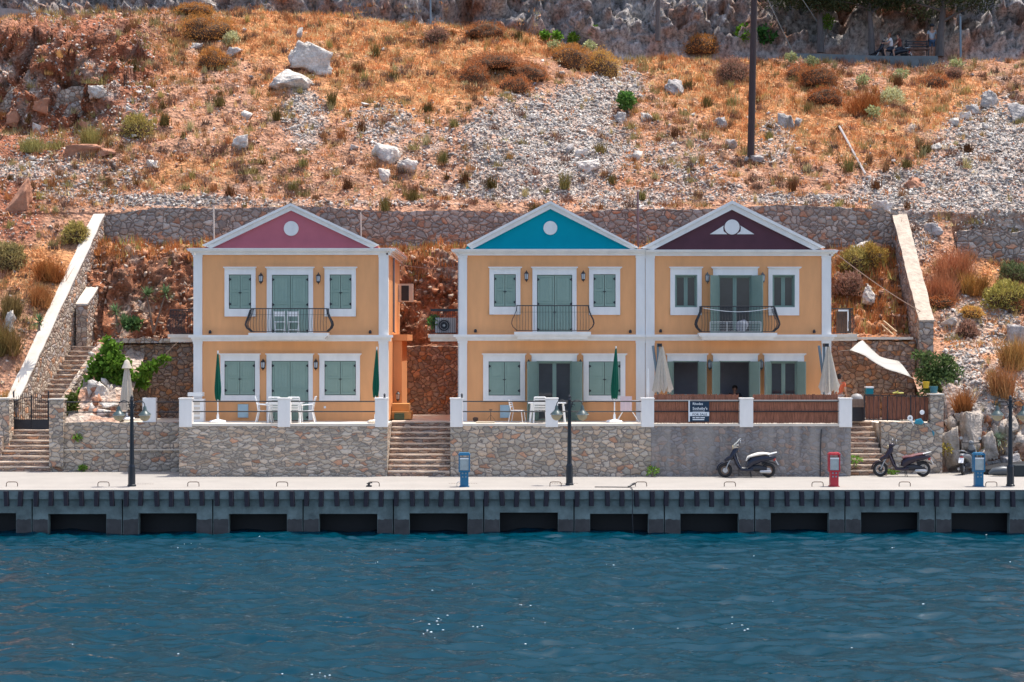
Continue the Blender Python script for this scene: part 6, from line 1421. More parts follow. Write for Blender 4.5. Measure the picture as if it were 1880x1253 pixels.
pedestal(852.5, 894, (.01,.13,.26), 'blue service pedestal in front of the middle stairs and rubble terrace')
pedestal(1796.5, 893.5, (.01,.15,.28), 'blue service pedestal at the right beside the grey scooter')
pedestal(1531, 893.5, (.42,.025,.04), 'red service pedestal in front of the right end of the grey terrace wall', False)

# ---------------------------------------------------------------- scooters
def scooter(loc, rz, label, body, seatc, style=0, accent=None):
    root = thing('scooter', loc, label, 'scooter', 'motor scooters parked by the terrace walls'); ox, oy, oz = loc
    def T(p): return (ox+p[0], oy+p[1], oz+p[2])
    class W(MB):
        def done(s, name, m, par=root, smooth=True, **k): s.v = [(v[0]+ox, v[1]+oy, v[2]+oz) for v in s.v]; return s.build(name, m, par, smooth=smooth, **k)
    accent = accent or M['steel']
    wr = .262 if style == 0 else .275
    for wx in (-.78, .78):
        b = W(); b.torus((wx,0,wr), wr-.055, .055, 'y', 28, 10); wh = b.done('wheel', M['rubber'])
        b = W(); b.torus((wx,0,wr), wr-.115, .016, 'y', 24, 6); b.lathe((wx,-.05,wr), [(.05,0),(.05,.1)], 12, axis='y')
        for k in range(5 if style == 0 else 10):
            a = 2*math.pi*k/(5 if style == 0 else 10)+.3; b.tube([(wx,0,wr),(wx+(wr-.12)*math.cos(a),0,wr+(wr-.12)*math.sin(a))], .018 if style == 0 else .009, 4)
        b.done('rim', mat('bronze_rim', (.22,.15,.11), .4, metal=.5) if style == 0 else M['steel'], wh)
        b = W(); b.lathe((wx,-.06,wr), [(.09,0),(.09,.008)], 14, axis='y'); b.done('brake_disc', M['steel'] if style == 0 else M['black'], wh)
    # front fork and fender
    b = W(); b.tube([(-.78,-.075,wr),(-.68,-.07,.5),(-.42,-.03,.95)], .022, 6); b.tube([(-.78,.075,wr),(-.68,.07,.5),(-.42,.03,.95)], .022, 6); b.done('fork', M['steel'])
    b = W(); rr = []
    for k in range(9):
        a = math.pi*(1.02-.62*k/8)-.05; rr.append(((-.78+(wr+.035)*math.cos(a), 0, wr+(wr+.035)*math.sin(a)), .075-.03*abs(k-4)/4, .022))
    b.loft(rr, 8, 2.5); b.done('front_fender', body)
    # leg shield / nose
    b = W(); b.loft([((-.80,0,.62),.03,.03),((-.68,0,.68),.09,.07),((-.56,0,.72),.15,.09),((-.47,0,.86),.17,.10),((-.40,0,1.0),.11,.10),((-.36,0,1.08),.07,.07)], 12, 2.4); b.done('front_cowl', body)
    b = W(); b.loft([((-.50,0,.88),.16,.04),((-.42,0,.66),.24,.05),((-.33,0,.45),.22,.06),((-.22,0,.33),.18,.06)], 12, 3); b.done('leg_shield', body)
    b = W(); b.loft([((-.40,0,.90),.13,.02),((-.345,0,.66),.20,.02),((-.25,0,.45),.19,.02)], 10, 3); b.done('inner_shield', accent)
    b = W(); b.loft([((-.28,0,.30),.17,.06),((.0,0,.27),.18,.06),((.22,0,.29),.17,.08)], 12, 4); b.done('floorboard', body)
    b = W(); b.loft([((-.24,0,.36),.16,.012),((.02,0,.34),.17,.012)], 10, 4); b.done('floor_mat', accent)
    # rear body
    b = W(); b.loft([((.05,0,.36),.12,.10),((.10,0,.50),.15,.14),((.24,0,.60),.17,.16),((.50,0,.68),.175,.13),((.78,0,.71),.15,.10),((.98,0,.73),.09,.06),((1.04,0,.73),.04,.03)], 14, 2.6); b.done('rear_body', body)
    b = W(); b.loft([((.12,0,.33),.12,.10),((.42,0,.34),.13,.13),((.72,0,.30),.08,.09)], 10, 2.6); b.done('engine', M['black'])
    if style == 0: seat_r = [((-.02,0,.60),.07,.02),((.06,0,.74),.12,.05),((.22,0,.80),.15,.05),((.42,0,.85),.17,.06),((.62,0,.87),.16,.05),((.82,0,.85),.12,.04)]
    else: seat_r = [((.02,0,.68),.09,.03),((.12,0,.72),.14,.05),((.35,0,.74),.16,.05),((.5,0,.79),.16,.05),((.70,0,.83),.15,.04),((.86,0,.85),.10,.02)]
    b = W(); b.loft(seat_r, 12, 2.6); b.done('seat', seatc)
    if style == 0:
        for k in (0, 1):
            b = W(); b.loft([((.02+k*.09,0,.70+k*.04),.155,.012),((.10+k*.09,0,.60+k*.03),.165,.012)], 8, 3); b.done('seat_band', body)
    b = W(); b.tube([(.74,-.13,.83),(1.02,-.10,.90),(1.08,0,.915),(1.02,.10,.90),(.74,.13,.83)], .018, 6); b.done('grab_rail', M['plastic'] if style == 0 else M['steel'])
    # headset
    b = W(); b.loft([((-.50,0,1.04),.05,.04),((-.43,0,1.11),.10,.08),((-.34,0,1.15),.10,.08),((-.28,0,1.16),.05,.05)], 10, 2.2); b.done('headset', M['cream'] if style == 0 else body)
    b = W(); b.lathe((-.50,0,1.09), [(.065,-.02),(.07,.02)], 12, axis='x'); b.done('headlight', M['lampglass'])
    b = W(); b.tube([(-.34,-.34,1.14),(-.36,-.12,1.13),(-.36,.12,1.13),(-.34,.34,1.14)], .018, 6); b.done('handlebar', M['black'])
    if style == 0:
        b = W(); b.loft([((-.47,0,1.17),.13,.012),((-.35,0,1.28),.16,.010),((-.22,0,1.42),.12,.008)], 10, 3); b.done('windscreen', mat('pale_windscreen', (.6,.62,.6), .15, alpha=.75))
    for s in (-1, 1):
        b = W(); b.tube([(-.33,s*.3,1.14),(-.28,s*.34,1.27)], .008, 4); mr = b.done('mirror', M['black'])
        b = W(); b.lathe((-.27,s*.35,1.31), [(.055,-.012),(.06,.012)], 12, axis='x'); b.done('mirror_glass', M['steel'], mr)
    b = W(); b.lathe((.45,-.15,.22), [(.04,0),(.06,.05),(.065,.36),(.04,.42)], 10, axis='x'); b.done('exhaust', M['steel'])
    b = W(); b.lathe((.98,0,.66), [(.06,-.02),(.06,.06)], 10, axis='x'); b.done('tail_light', mat('red_tail_lens', (.45,.05,.04), .3))
    b = W(); b.add([(1.03,-.09,.64),(1.03,.09,.64),(1.13,.09,.46),(1.13,-.09,.46),(1.045,-.09,.645),(1.045,.09,.645),(1.145,.09,.465),(1.145,-.09,.465)], [(0,1,2,3),(4,7,6,5),(0,4,5,1),(1,5,6,2),(2,6,7,3),(3,7,4,0)]); b.done('number_plate', M['plastic'], smooth=False)
    b = W(); b.tube([(.12,-.09,.26),(.17,-.18,.01)], .014, 5); b.tube([(.12,.09,.26),(.17,.18,.01)], .014, 5); b.done('stand', M['black'])
    b = W()
    b.loft([((.55,0,.50),.085,.05),((.78,0,.565),.075,.018),((1.0,0,.52),.07,.018),((1.10,0,.44),.06,.012)], 8, 3); b.done('rear_fender', M['black'])
    root.rotation_euler = (0, 0, rz); return root
navyb = mat('dark_blue_black_paint', (.014,.018,.035), .25, var=.05)
scooter((X(1371,66.9), 66.93, 0), 0, 'dark scooter with a white seat cover and windscreen in front of the grey terrace wall', navyb, mat('white_seat_cover', (.72,.69,.63), .8), 0)
scooter((X(1656,67.3), 67.35, 0), 0, 'black scooter with a maroon brown seat beside the right stairs', mat('plum_black_paint', (.02,.014,.026), .25), mat('maroon_seat', (.16,.06,.065), .6), 1, M['black'])
g3 = scooter((X(1782,68.6), 68.9, 0), R(118), 'grey scooter seen from behind beside the right blue pedestal', mat('grey_scooter_paint', (.22,.23,.24), .3), M['black'], 1, M['black'])
g3.rotation_euler = (0, 0, R(-118))
# covered boat gear at the right edge
b = MB(); pl = [P(1812,876,68.2),P(1812,862,68.2),P(1845,855,68.2),P(1900,851,68.2),P(1930,858,68.2),P(1930,879,68.2)]
b.prism([(q[0], max(.03,q[2])) for q in pl], 68.2, 69.6); tag(b.build('boat_tarpaulin', mat('black_tarpaulin', (.010,.011,.014), .8, var=.3, bump=.05, bscale=4), bevel=.05), 'black tarpaulin over boat gear at the right edge behind the street lamp', 'tarpaulin')
b = MB(); c = P(1841,871,67.6); b.loft([((c[0]-.5,67.6,.10),.05,.05),((c[0]-.35,67.6,.16),.16,.14),((c[0],67.6,.20),.2,.18),((c[0]+.4,67.6,.17),.17,.15),((c[0]+.55,67.6,.14),.05,.05)], 12)
tag(b.build('boat_fender', mat('grey_vinyl', (.07,.08,.09), .4), smooth=True), 'grey inflatable boat fender lying on the quay before the black tarpaulin', 'boat fender')
b = MB(); b.box(X(1863,67.3), X(1900,67.3), 67.3, 67.9, .0, .42); tag(b.build('storage_box', mat('dark_grey_box', (.02,.028,.032), .8), bevel=.02), 'dark grey storage box at the right edge of the quay', 'box')

# ---------------------------------------------------------------- terrace furniture
def closed_parasol(px, ptop, pbot, pbase, Y, wid, label, m, leanx=0, pole_m=None, cap=False):
    zf = ZT; x = X(px, Y); root = thing('parasol', (x, Y, zf), label, 'parasol'); zt_, zb = Z(ptop, Y), Z(pbot, Y); H = zt_-zb; n = 20; hw = wid*.5/FPX*Y
    rr = random.Random(px); prof = [(.0,1.0),(.05,.93),(.12,.82),(.0,0)]
    vs = []; fs = []; rows = 12; ph = [rr.uniform(.75,1.1) for _ in range(n)]
    for i in range(rows+1):
        t_ = i/rows; rad = hw*(.12+.88*min(1, t_*1.25)**.8)*(1-.25*max(0, t_-.8)/.2*(1 if not cap else -.3)); fold = .25+.2*t_
        for k in range(n):
            a = 2*math.pi*k/n; r_ = rad*(1+(-fold if k % 2 else .0)*ph[k]); zz = zt_-H*t_ + (rr.uniform(-.06,.06) if i == rows else 0)
            vs.append((x+leanx*t_+r_*math.cos(a), Y+r_*math.sin(a), zz))
    for i in range(rows):
        for k in range(n): fs.append((i*n+k, i*n+(k+1) % n, (i+1)*n+(k+1) % n, (i+1)*n+k))
    fs.append(tuple(range(n)))
    MB().add(vs, fs).build('canopy', m, root)
    if cap:
        MB().lathe((x, Y, zt_), [(.03,.05),(.09,.0),(.13,-.12),(.2,-.28),(.19,-.29)], 12).build('top_cap', m, root, smooth=True)
    b = MB(); b.tube([(x+leanx, Y, zf), (x+leanx*.9, Y, zb+.1), (x, Y, zt_+.02)], .025, 8); b.build('pole', pole_m or M['plastic'], root)
    b = MB(); b.lathe((x+leanx, Y, zf), [(.30,0),(.32,.03),(.28,.08),(.12,.11),(.05,.13),(.045,.3)], 20); b.build('base', M['plastic'], root, smooth=True)
    return root
closed_parasol(400, 645, 735, 772, 68.6, 13, 'closed dark green parasol left of the lower left window of the pink gabled house', M['green'])
closed_parasol(692, 638, 729, 772, 68.6, 13, 'closed dark green parasol at the right corner of the pink house terrace', M['green'], leanx=-.05)
closed_parasol(1131, 637, 732, 772, 68.6, 15, 'closed dark green parasol on the blue gabled house terrace', M['green'], leanx=-.06)
closed_parasol(233, 663, 752, 772, 71.3, 25, 'closed cream parasol in the left garden behind the street lamp', M['cream'], cap=True, pole_m=mat('white_pole', (.6,.6,.58), .5))
def draped_parasol(px, label, flip=1):
    Y = 68.9; root = thing('parasol', (X(px,Y), Y, ZT), label, 'parasol', 'large cream cantilever parasols'); x = X(px, Y); rr = random.Random(px)
    top = (X(px-1*flip,Y), Z(636,Y)); zb = Z(724,Y); n = 26; vs = []; fs = []; rows = 10; xl = X(px-17, Y)-x; xr = X(px+20, Y)-x; offs = [rr.uniform(.8,1.15) for _ in range(n)]; ends = [rr.uniform(-.0,.35) for _ in range(n)]
    for i in range(rows+1):
        t_ = i/rows
        for k in range(n):
            a = 2*math.pi*k/n; f = (1 if k % 2 else .68)*offs[k]; cx = (xl+xr)/2*t_; w_ = .05+(xr-xl)/2*t_**.9
            zz = top[1]+(zb-top[1])*t_ + (ends[k]*(1 if k % 2 else .3)*t_**4)
            vs.append((top[0]+cx+w_*f*math.cos(a), Y+w_*.7*f*math.sin(a), zz))
    for i in range(rows):
        for k in range(n): fs.append((i*n+k, i*n+(k+1) % n, (i+1)*n+(k+1) % n, (i+1)*n+k))
    MB().add(vs, fs).build('canopy', M['cream'], root)
    p = Y-.12
    b = MB(); b.tube([(X(px-7*flip,Y), Y+.25, ZT), (X(px-7*flip,Y), Y+.25, Z(632,Y))], .05, 6); b.tube([(X(px-16*flip,Y), Y+.3, Z(635,Y)), (X(px-10*flip,Y), Y+.3, Z(680,Y)), (X(px-7*flip,Y), Y+.25, Z(700,Y))], .05, 6)
    b.build('mast', M['jamb'], root)
    b = MB(); b.box(X(px-9*flip,Y), X(px-1*flip,Y), Y-.1, Y+.35, Z(637,Y), Z(631,Y)); b.build('bracket', M['black'], root)
    return root
draped_parasol(1216, 'large folded cream cantilever parasol covering the left lower window of the maroon gabled house')
draped_parasol(1522, 'large folded cream cantilever parasol at the right corner of the maroon gabled house', 1)
def plastic_chair(x, y, rz, label, grp='white garden chairs'):
    root = thing('garden_chair', (x, y, ZT), label, 'chair', grp); m = M['plastic']
    def add(name, mb): mb.v = [(v[0]+x, v[1]+y, v[2]+ZT) for v in mb.v]; return mb.build(name, m, root)
    b = MB(); b.box(-.23,.23,-.23,.23,.40,.43)
    for k in range(4): b.box(-.21+k*.11,-.12+k*.11,-.22,.22,.431,.436)
    add('seat', b)
    b = MB()
    for k in range(5): b.add([(-.2,.22+.02*k,.48+k*.09),(.2,.22+.02*k,.48+k*.09),(.2,.235+.02*k,.545+k*.09),(-.2,.235+.02*k,.545+k*.09),(-.2,.245+.02*k,.48+k*.09),(.2,.245+.02*k,.48+k*.09),(.2,.26+.02*k,.545+k*.09),(-.2,.26+.02*k,.545+k*.09)],[(0,1,2,3),(4,7,6,5),(0,3,7,4),(1,5,6,2),(3,2,6,7),(0,4,5,1)])
    for s in (-1,1): b.tube([(s*.22,.22,.42),(s*.22,.26,.7),(s*.2,.34,.95)], .022, 5)
    b.tube([(-.2,.34,.95),(.2,.34,.95)], .025, 5); add('backrest', b)
    for s in (-1, 1):
        add('armrest', MB().tube([(s*.25,.27,.68),(s*.27,0,.66),(s*.26,-.2,.64),(s*.25,-.22,.42)], .02, 5))
        add('leg', MB().tube([(s*.22,-.22,.41),(s*.25,-.28,0)], .024, 5)); add('leg', MB().tube([(s*.21,.22,.41),(s*.23,.32,0)], .024, 5))
    root.rotation_euler = (0, 0, rz); return root
def plastic_table(x, y, lx, ly, label):
    root = thing('garden_table', (x, y, ZT), label, 'table'); m = M['plastic']
    MB().box(x-lx/2, x+lx/2, y-ly/2, y+ly/2, ZT+.70, ZT+.74).build('table_top', m, root, bevel=.01)
    for sx in (-1, 1):
        for sy in (-1, 1): MB().tube([(x+sx*(lx/2-.14), y+sy*(ly/2-.1), ZT+.70), (x+sx*(lx/2-.08), y+sy*(ly/2-.06), ZT)], .04, 6).build('leg', m, root)
    return root
Yc = 68.5
plastic_table(X(523,68.8), 68.9, 1.35, .8, 'white plastic table behind the middle post of the pink house terrace')
plastic_chair(X(485,68.6), 68.8, R(90), 'white plastic chair at the left end of the pink house terrace table')
plastic_chair(X(562,68.6), 68.8, R(-90), 'white plastic chair at the right end of the pink house terrace table')
plastic_chair(X(505,68.3), 68.35, R(180), 'white slatted chair in front of the pink house terrace table, left of the middle post')
plastic_chair(X(541,68.3), 68.35, R(180), 'white slatted chair in front of the pink house terrace table, right of the middle post')
plastic_table(X(1005,68.9), 68.95, 1.45, .8, 'white plastic table behind the middle post of the blue house terrace')
def slim_chair(px, Y, rz, label):
    x = X(px, Y); root = thing('side_chair', (x, Y, ZT), label, 'chair', 'white garden chairs'); m = mat('pale_grey_plastic', (.72,.70,.68), .5)
    def add(name, mb): mb.v = [(v[0]+x, v[1]+Y, v[2]+ZT) for v in mb.v]; return mb.build(name, m, root)
    add('seat', MB().box(-.21,.21,-.21,.21,.43,.46))
    b = MB(); 
    for s in (-1,1): b.tube([(s*.2,.2,.45),(s*.19,.3,.86)], .016, 5)
    for k in range(4): b.box(-.19,.19,.235+k*.018,.25+k*.018,.56+k*.08,.60+k*.08)
    add('backrest', b)
    for s in (-1,1): add('leg', MB().tube([(s*.2,-.2,.44),(s*.23,-.26,0)], .017, 5)); add('leg', MB().tube([(s*.2,.2,.44),(s*.22,.29,0)], .017, 5))
    root.rotation_euler = (0,0,rz); return root
slim_chair(950, 68.6, R(75), 'pale slim chair seen from the side left of the table on the blue house terrace')
plastic_chair(X(991,68.3), 68.4, R(180), 'white slatted chair in front of the table on the blue house terrace')
# stacked rack / fridge frame left end of pink terrace
rk = thing('white_cabinet', P(357,772,69.0), 'white slatted cabinet behind the left end post of the pink house terrace', 'cabinet'); Yk = 69.1
MB().box(X(351,Yk), X(374,Yk), Yk, Yk+.4, ZT, Z(733,Yk)).build('body', M['plastic'], rk); MB().box(X(345,Yk), X(372,Yk), Yk-.05, Yk+.4, Z(728,Yk), Z(721,Yk)).build('crate_top', M['plastic'], rk)
for k in range(4): MB().box(X(356,Yk), X(367,Yk), Yk-.012, Yk-.001, ZT+.1+k*.18, ZT+.2+k*.18).build('louvre', M['offwhite'], rk)
for px0, px1, py0, py1, lab in ((437,456,742.5,767,'pale blue meter box under the lower left window of the pink gabled house'),(918,936,744,767.5,'pale blue meter box under the lower left window of the blue gabled house')):
    b = MB(); b.box(HX(px0), HX(px1), YH-.07, YH-.001, HZ(py1), HZ(py0)); b.box(HX(px0)+.03, HX(px1)-.03, YH-.08, YH-.0705, HZ(py1)+.03, HZ(py0)-.03); tag(b.build('meter_box', mat('pale_blue_box', (.42,.56,.60), .5)), lab, 'meter box')
b = MB(); b.box(HX(594.5),HX(598.5),YH-.02,YH-.001,HZ(750),HZ(746)); tag(b.build('wall_socket', M['plastic']), 'small white outdoor socket under the lower right window of the pink gabled house', 'socket')
for px, py, lab in ((706,731,'small black lantern on top of the right end post of the pink house terrace'),(848,729,'small black lantern on top of the left end post of the blue house terrace')):
    c = (X(px,YT+.1), YT+.1, Z(731.2,YT)); b = MB(); b.lathe(c, [(.05,.0),(.05,.02),(.035,.025),(.04,.11),(.055,.115),(.01,.17)], 6); tag(b.build('post_lantern', M['black']), lab, 'lantern')
# drying racks
def drying_rack(px, Y, z, w_, h, label, cloth=None, m=None):
    x = X(px,Y); root = thing('drying_rack', (x,Y,z), label, 'drying rack'); b = MB(); m = m or M['plastic']
    for yy in (-.25,.25): b.tube([(x-w_/2,Y+yy,z),(x+w_*.1,Y-yy*.3,z+h)], .011, 4); b.tube([(x+w_/2,Y+yy,z),(x-w_*.1,Y-yy*.3,z+h)], .011, 4)
    for yy in (-.25,.25): b.tube([(x-w_/2,Y+yy,z+h),(x+w_/2,Y+yy,z+h)], .012, 4)
    for k in range(8): b.tube([(x-w_/2+w_*k/7,Y-.25,z+h),(x-w_/2+w_*k/7,Y+.25,z+h)], .006, 4)
    b.build('frame', m, root)
    return root
d1 = drying_rack(1152, 68.9, ZT, .85, .8, 'folding drying rack with a pale pink towel on the blue house terrace')
b = MB(); c0, c1 = X(1139,68.6), X(1160,68.6); n = 10
vs = []; fs = []
for i in range(n+1):
    for k in range(6): vs.append((c0+(c1-c0)*i/n, 68.62+.015*math.sin(i*1.4)*(k/5), Z(728,68.6)-(Z(728,68.6)-Z(756,68.6))*k/5))
for i in range(n):
    for k in range(5): fs.append((i*6+k,(i+1)*6+k,(i+1)*6+k+1,i*6+k+1))
o = b.add(vs, fs).build('towel', mat('pale_pink_cloth', (.62,.5,.52), .9)); sm = o.modifiers.new('s','SOLIDIFY'); sm.thickness = .01; tag(o, 'pale pink towel hanging on the drying rack of the blue house terrace', 'towel')
# low things on the blue terrace
b = MB(); b.tube([P(901,772,69.3),P(901,752,69.3)], .012, 5); b.tube([P(894,771,69.3),P(901,762,69.3),P(908,771,69.3)], .008, 4); b.tube([P(898,753,69.3),P(904,753,69.3)], .02, 5); tag(b.build('garden_tap', M['rust']), 'thin rusty stand by the wall of the blue house terrace', 'stand')
b = MB(); c = P(873,768,69.3); b.lathe((c[0],69.3,ZT), [(.06,0),(.1,.05),(.11,.14),(.05,.17)], 10); tag(b.build('clay_pot', M['rust'], smooth=True), 'small dark pot at the left end of the blue house terrace', 'pot')
b = MB(); b.lathe((X(953,68.9),68.9,ZT), [(.05,0),(.07,.1),(.09,.4),(.07,.45)], 10); 
b = MB(); b.box(X(874,68.2), X(908,68.2), 68.1, 68.6, ZT+.001, ZT+.04); tag(b.build('door_mat', mat('straw_mat', (.5,.42,.3), .9)), 'pale flat mat on the floor of the blue house terrace', 'mat')
b = MB(); c = (X(682,68.2),68.2,ZT); b.lathe((c[0],68.2,ZT), [(.1,0),(.13,.06),(.06,.12)], 10); b.tube([(c[0]+.1,68.2,ZT+.05),(c[0]+.3,68.2,ZT+.15),(c[0]+.32,68.25,ZT+.4)], .02, 5); tag(b.build('hose_reel', M['offwhite']), 'white coiled hose on the floor at the right corner of the pink house terrace', 'hose')
# white folding chairs on the balcony
def folding_chair(px, label):
    Y = 69.45; x = X(px,Y); z = Z(611.5,YH-.92); root = thing('folding_chair', (x,Y,z), label, 'chair', 'white folding chairs on the balcony'); m = M['plastic']
    b = MB(); b.box(x-.2,x+.2,Y-.07,Y-.05,z+.62,z+.80); b.build('backrest', m, root)
    MB().box(x-.19,x+.19,Y-.05,Y+.35,z+.40,z+.43).build('seat', m, root)
    for s in (-1,1):
        MB().tube([(x+s*.2,Y-.08,z+.82),(x+s*.2,Y+.02,z+.4),(x+s*.19,Y+.3,z)], .016, 5).build('leg', m, root); MB().tube([(x+s*.17,Y+.33,z+.42),(x+s*.17,Y-.02,z)], .016, 5).build('leg', m, root)
    MB().tube([(x-.18,Y+.0,z+.12),(x+.18,Y+.0,z+.12)], .014, 5).build('stretcher', m, root)
    return root
folding_chair(513, 'left one of two white folding chairs on the upper balcony of the pink gabled house'); folding_chair(538, 'right one of two white folding chairs on the upper balcony of the pink gabled house')
# balcony laundry airer on the maroon house
Yl = YH-.8; zz = Z(610.5,Yl); la = thing('clothes_airer', (X(1350,Yl),Yl,zz), 'white wire clothes airer low on the balcony of the maroon gabled house', 'clothes airer')
b = MB(); a0, a1 = X(1303.5,Yl), X(1397,Yl); za, zb_ = zz+.02, Z(591.5,Yl)
for z_ in (za, zb_): b.tube([(a0,Yl-.02,z_),(a1,Yl-.02,z_)], .013, 4)
for k in range(4): b.tube([(a0+(a1-a0)*k/3,Yl-.02,za),(a0+(a1-a0)*k/3,Yl-.02,zb_)], .012, 4)
for k in range(1,6): b.tube([(a0,Yl-.02,za+(zb_-za)*k/6),(a1,Yl-.02,za+(zb_-za)*k/6)], .005, 4)
b.build('frame', M['plastic'], la)
b = MB(); c = (X(1364,Yl), Yl+.15, zz+.22); V = rock_shape(I3, 5, 6, .25)*np.array([.26,.13,.24])+np.array(c); tag(mesh_np('laundry_bundle', V, I3[1], mat('grey_cloth', (.25,.26,.3), .9, var=.3), smooth=True), 'bundle of grey laundry behind the white airer on the maroon gabled house balcony', 'laundry')
b = MB(); x0, x1 = X(1291,69.2), X(1419,69.2); b.tube([(x0+(x1-x0)*k/12, 69.15, Z(566,69.2)-.14*math.sin(math.pi*k/12)) for k in range(13)], .014, 4); tag(b.build('clothes_line', M['plastic']), 'white clothes line sagging behind the balcony rail of the maroon gabled house', 'clothes line')
# small white parasol by the joined pilasters and bottle
closed_parasol(1190, 678, 726, 772, 68.7, 6, 'thin white folded parasol between the two joined houses', M['plastic'])
# curtain in the blue house door
b = MB(); vs = []; fs = []
for px0, px1 in ((989,1003),(1017,1034)):
    k0 = len(vs); n = 8
    for i in range(n+1):
        xx = HX(px0+(px1-px0)*i/n); yy = YH+.2+.02*(-1)**i; vs += [(xx,yy,ZT+.1),(xx,yy,HZ(668))]
    for i in range(n): fs.append((k0+2*i,k0+2*i+2,k0+2*i+3,k0+2*i+1))
# ---------------------------------------------------------------- sail shade and right yard
Y0 = 73.6; pts = {'tl': P(1560,643,72.5), 'top': P(1582,624,74.3), 'mid_u': P(1617,657,73.9), 'ru': P(1652,664,74.2), 'r': P(1673,693,72.5), 'mid_l': P(1629,679,72.3)}
edge_top = [pts['tl'], pts['top'], P(1600,642,74.0), pts['mid_u'], pts['ru'], pts['r']]
grid = []; nseg = 14
def samp(pl, t_):
    s = t_*(len(pl)-1); i = min(int(s), len(pl)-2); f = s-i; return Vector(pl[i]).lerp(Vector(pl[i+1]), f)
edge_bot = [pts['tl'], P(1585,652,72.2), P(1607,667,72.0), P(1629,679,72.0), P(1650,685,72.2), pts['r']]
vs = []; fs = []
for i in range(nseg+1):
    for k in range(5): p = samp(edge_top, i/nseg).lerp(samp(edge_bot, i/nseg), k/4); vs.append((p.x,p.y,p.z-.05*math.sin(math.pi*k/4)))
for i in range(nseg):
    for k in range(4): fs.append((i*5+k,(i+1)*5+k,(i+1)*5+k+1,i*5+k+1))
o = MB().add(vs, fs).build('sail_shade', mat('white_sail_cloth', (.58,.56,.52), .8, var=.03, transl=.3), smooth=True); sm = o.modifiers.new('s','SOLIDIFY'); sm.thickness = .012; tag(o, 'white shade sail stretched in front of the right rubble wall', 'shade sail')
MB().tube([pts['r'], P(1702,708,70.8), P(1731,727,69.2)], .012, 4).build('guy_rope', M['offwhite'], o)
MB().tube([pts['ru'], P(1663,664,74.4)], .01, 4).build('guy_rope', M['offwhite'], o)
MB().tube([pts['tl'], HX(1526) and P(1540,645,72.4)], .01, 4).build('guy_rope', M['offwhite'], o)
c = P(1596,718,70.6); b = MB(); b.box(c[0]-.14,c[0]+.14,70.5,70.8,Z(724,70.6),Z(713,70.6)); o = b.build('cool_box', mat('teal_plastic', (.0,.2,.25), .4)); tag(o, 'teal cool box with white lid standing above the reed fence', 'cool box')
MB().box(c[0]-.155,c[0]+.155,70.49,70.81,Z(713,70.6)+.002,Z(710,70.6)).build('lid', M['plastic'], o); MB().box(c[0]-.14,c[0]+.14,70.5,70.8,Z(736,70.6),Z(724,70.6)-.002).build('box_stand', M['brown'], o)
bq = thing('barbecue', P(1571,768,69.8), 'stone barbecue with a rounded grey hood just right of the terrace end post', 'barbecue')
MB().box(X(1563,69.8),X(1586,69.8),69.8,70.4,ZT,Z(748,69.8)).build('hearth', M['black'], bq); MB().box(X(1563,69.8),X(1584,69.8),69.75,70.4,Z(748,69.8)+.001,Z(744,69.8)).build('shelf', M['wood'], bq)
MB().box(X(1563,69.8),X(1586,69.8),69.8,70.4,Z(744,69.8)+.002,Z(733,69.8)).build('brick_back', M['wood'], bq)
b = MB(); c = P(1573,733,70.1); b.lathe((c[0],70.1,c[2]), [(.24,0),(.23,.08),(.16,.17),(.03,.21)], 14); b.build('hood', mat('grey_hood', (.3,.29,.28), .5), bq, smooth=True)
for px, py, w_, col, lab, nm in ((1698,707,.13,(.55,.36,.02),'small yellow bucket hanging by the right stone pillar','bucket'),(1713,716,.16,(.03,.14,.18),'teal bucket standing on the right stone pillar','bucket'),(1647,722,.09,(.5,.45,.08),'small yellow toy on the reed backed fence','toy')):
    c = P(px,py,69.4 if px > 1700 else 69.5); b = MB()
    if nm == 'bucket': b.lathe((c[0],69.3,c[2]-.12), [(w_*.75,0),(w_,.24),(w_*1.05,.25)], 12)
    else: b.tube([(c[0]-.2,69.3,c[2]-.0),(c[0]-.05,69.3,c[2]+.03),(c[0],69.3,c[2]+.08)], .03, 6); b.tube([(c[0]-.05,69.3,c[2]+.01),(c[0]+.2,69.3,c[2]+.0)], .03, 6)
    tag(b.build(nm, mat(nm+str(px), col, .5)), lab, nm)
for k, px in enumerate((1684,1694,1702)):
    c = P(px,738,69.4); b = MB(); b.lathe((c[0],69.45,c[2]-.07), [(.06,0),(.085,.1),(.09,.13)], 10); tag(b.build('clay_pot', mat('terracotta_pot', (.4,.14,.07), .8)), ('left','middle','right')[k]+' one of three terracotta pots behind the iron fence bars near the pillar', 'pot', 'terracotta pots behind the fence')
# hanging ornament
orn = thing('hanging_ornament', P(1684,775,68.8), 'teal and white fish shaped ornament hanging on the rubble wall below the iron fence', 'ornament'); Yo = 68.8
teal = mat('teal_paint', (.03,.24,.33), .35); 
MB().lathe(P(1693,757.5,Yo), [(.085,-.01),(.09,.01)], 16, axis='y').build('white_disc', M['plastic'], orn); MB().lathe(P(1671,768,Yo), [(.1,-.01),(.105,.01)], 16, axis='y').build('white_disc', M['plastic'], orn)
MB().lathe(P(1671,768,Yo-.02), [(.025,-.01),(.03,.01)], 10, axis='y').build('dark_boss', M['black'], orn)
c = P(1687,775,Yo); MB().loft([((c[0]-.16,Yo,c[2]-.05),.02,.02),((c[0]-.08,Yo,c[2]),.05,.10),((c[0]+.05,Yo,c[2]+.02),.06,.12),((c[0]+.14,Yo,c[2]-.06),.03,.06)], 12).build('shell_body', teal, orn, smooth=True)
MB().tube([P(1694,774,Yo),P(1705,784,Yo),P(1713,793,Yo)], .014, 5).build('rod', M['steel'], orn); MB().loft([(P(1712,791,Yo),.02,.02),(P(1714,796,Yo),.03,.04),(P(1714,801,Yo),.01,.01)], 8).build('tail', teal, orn)
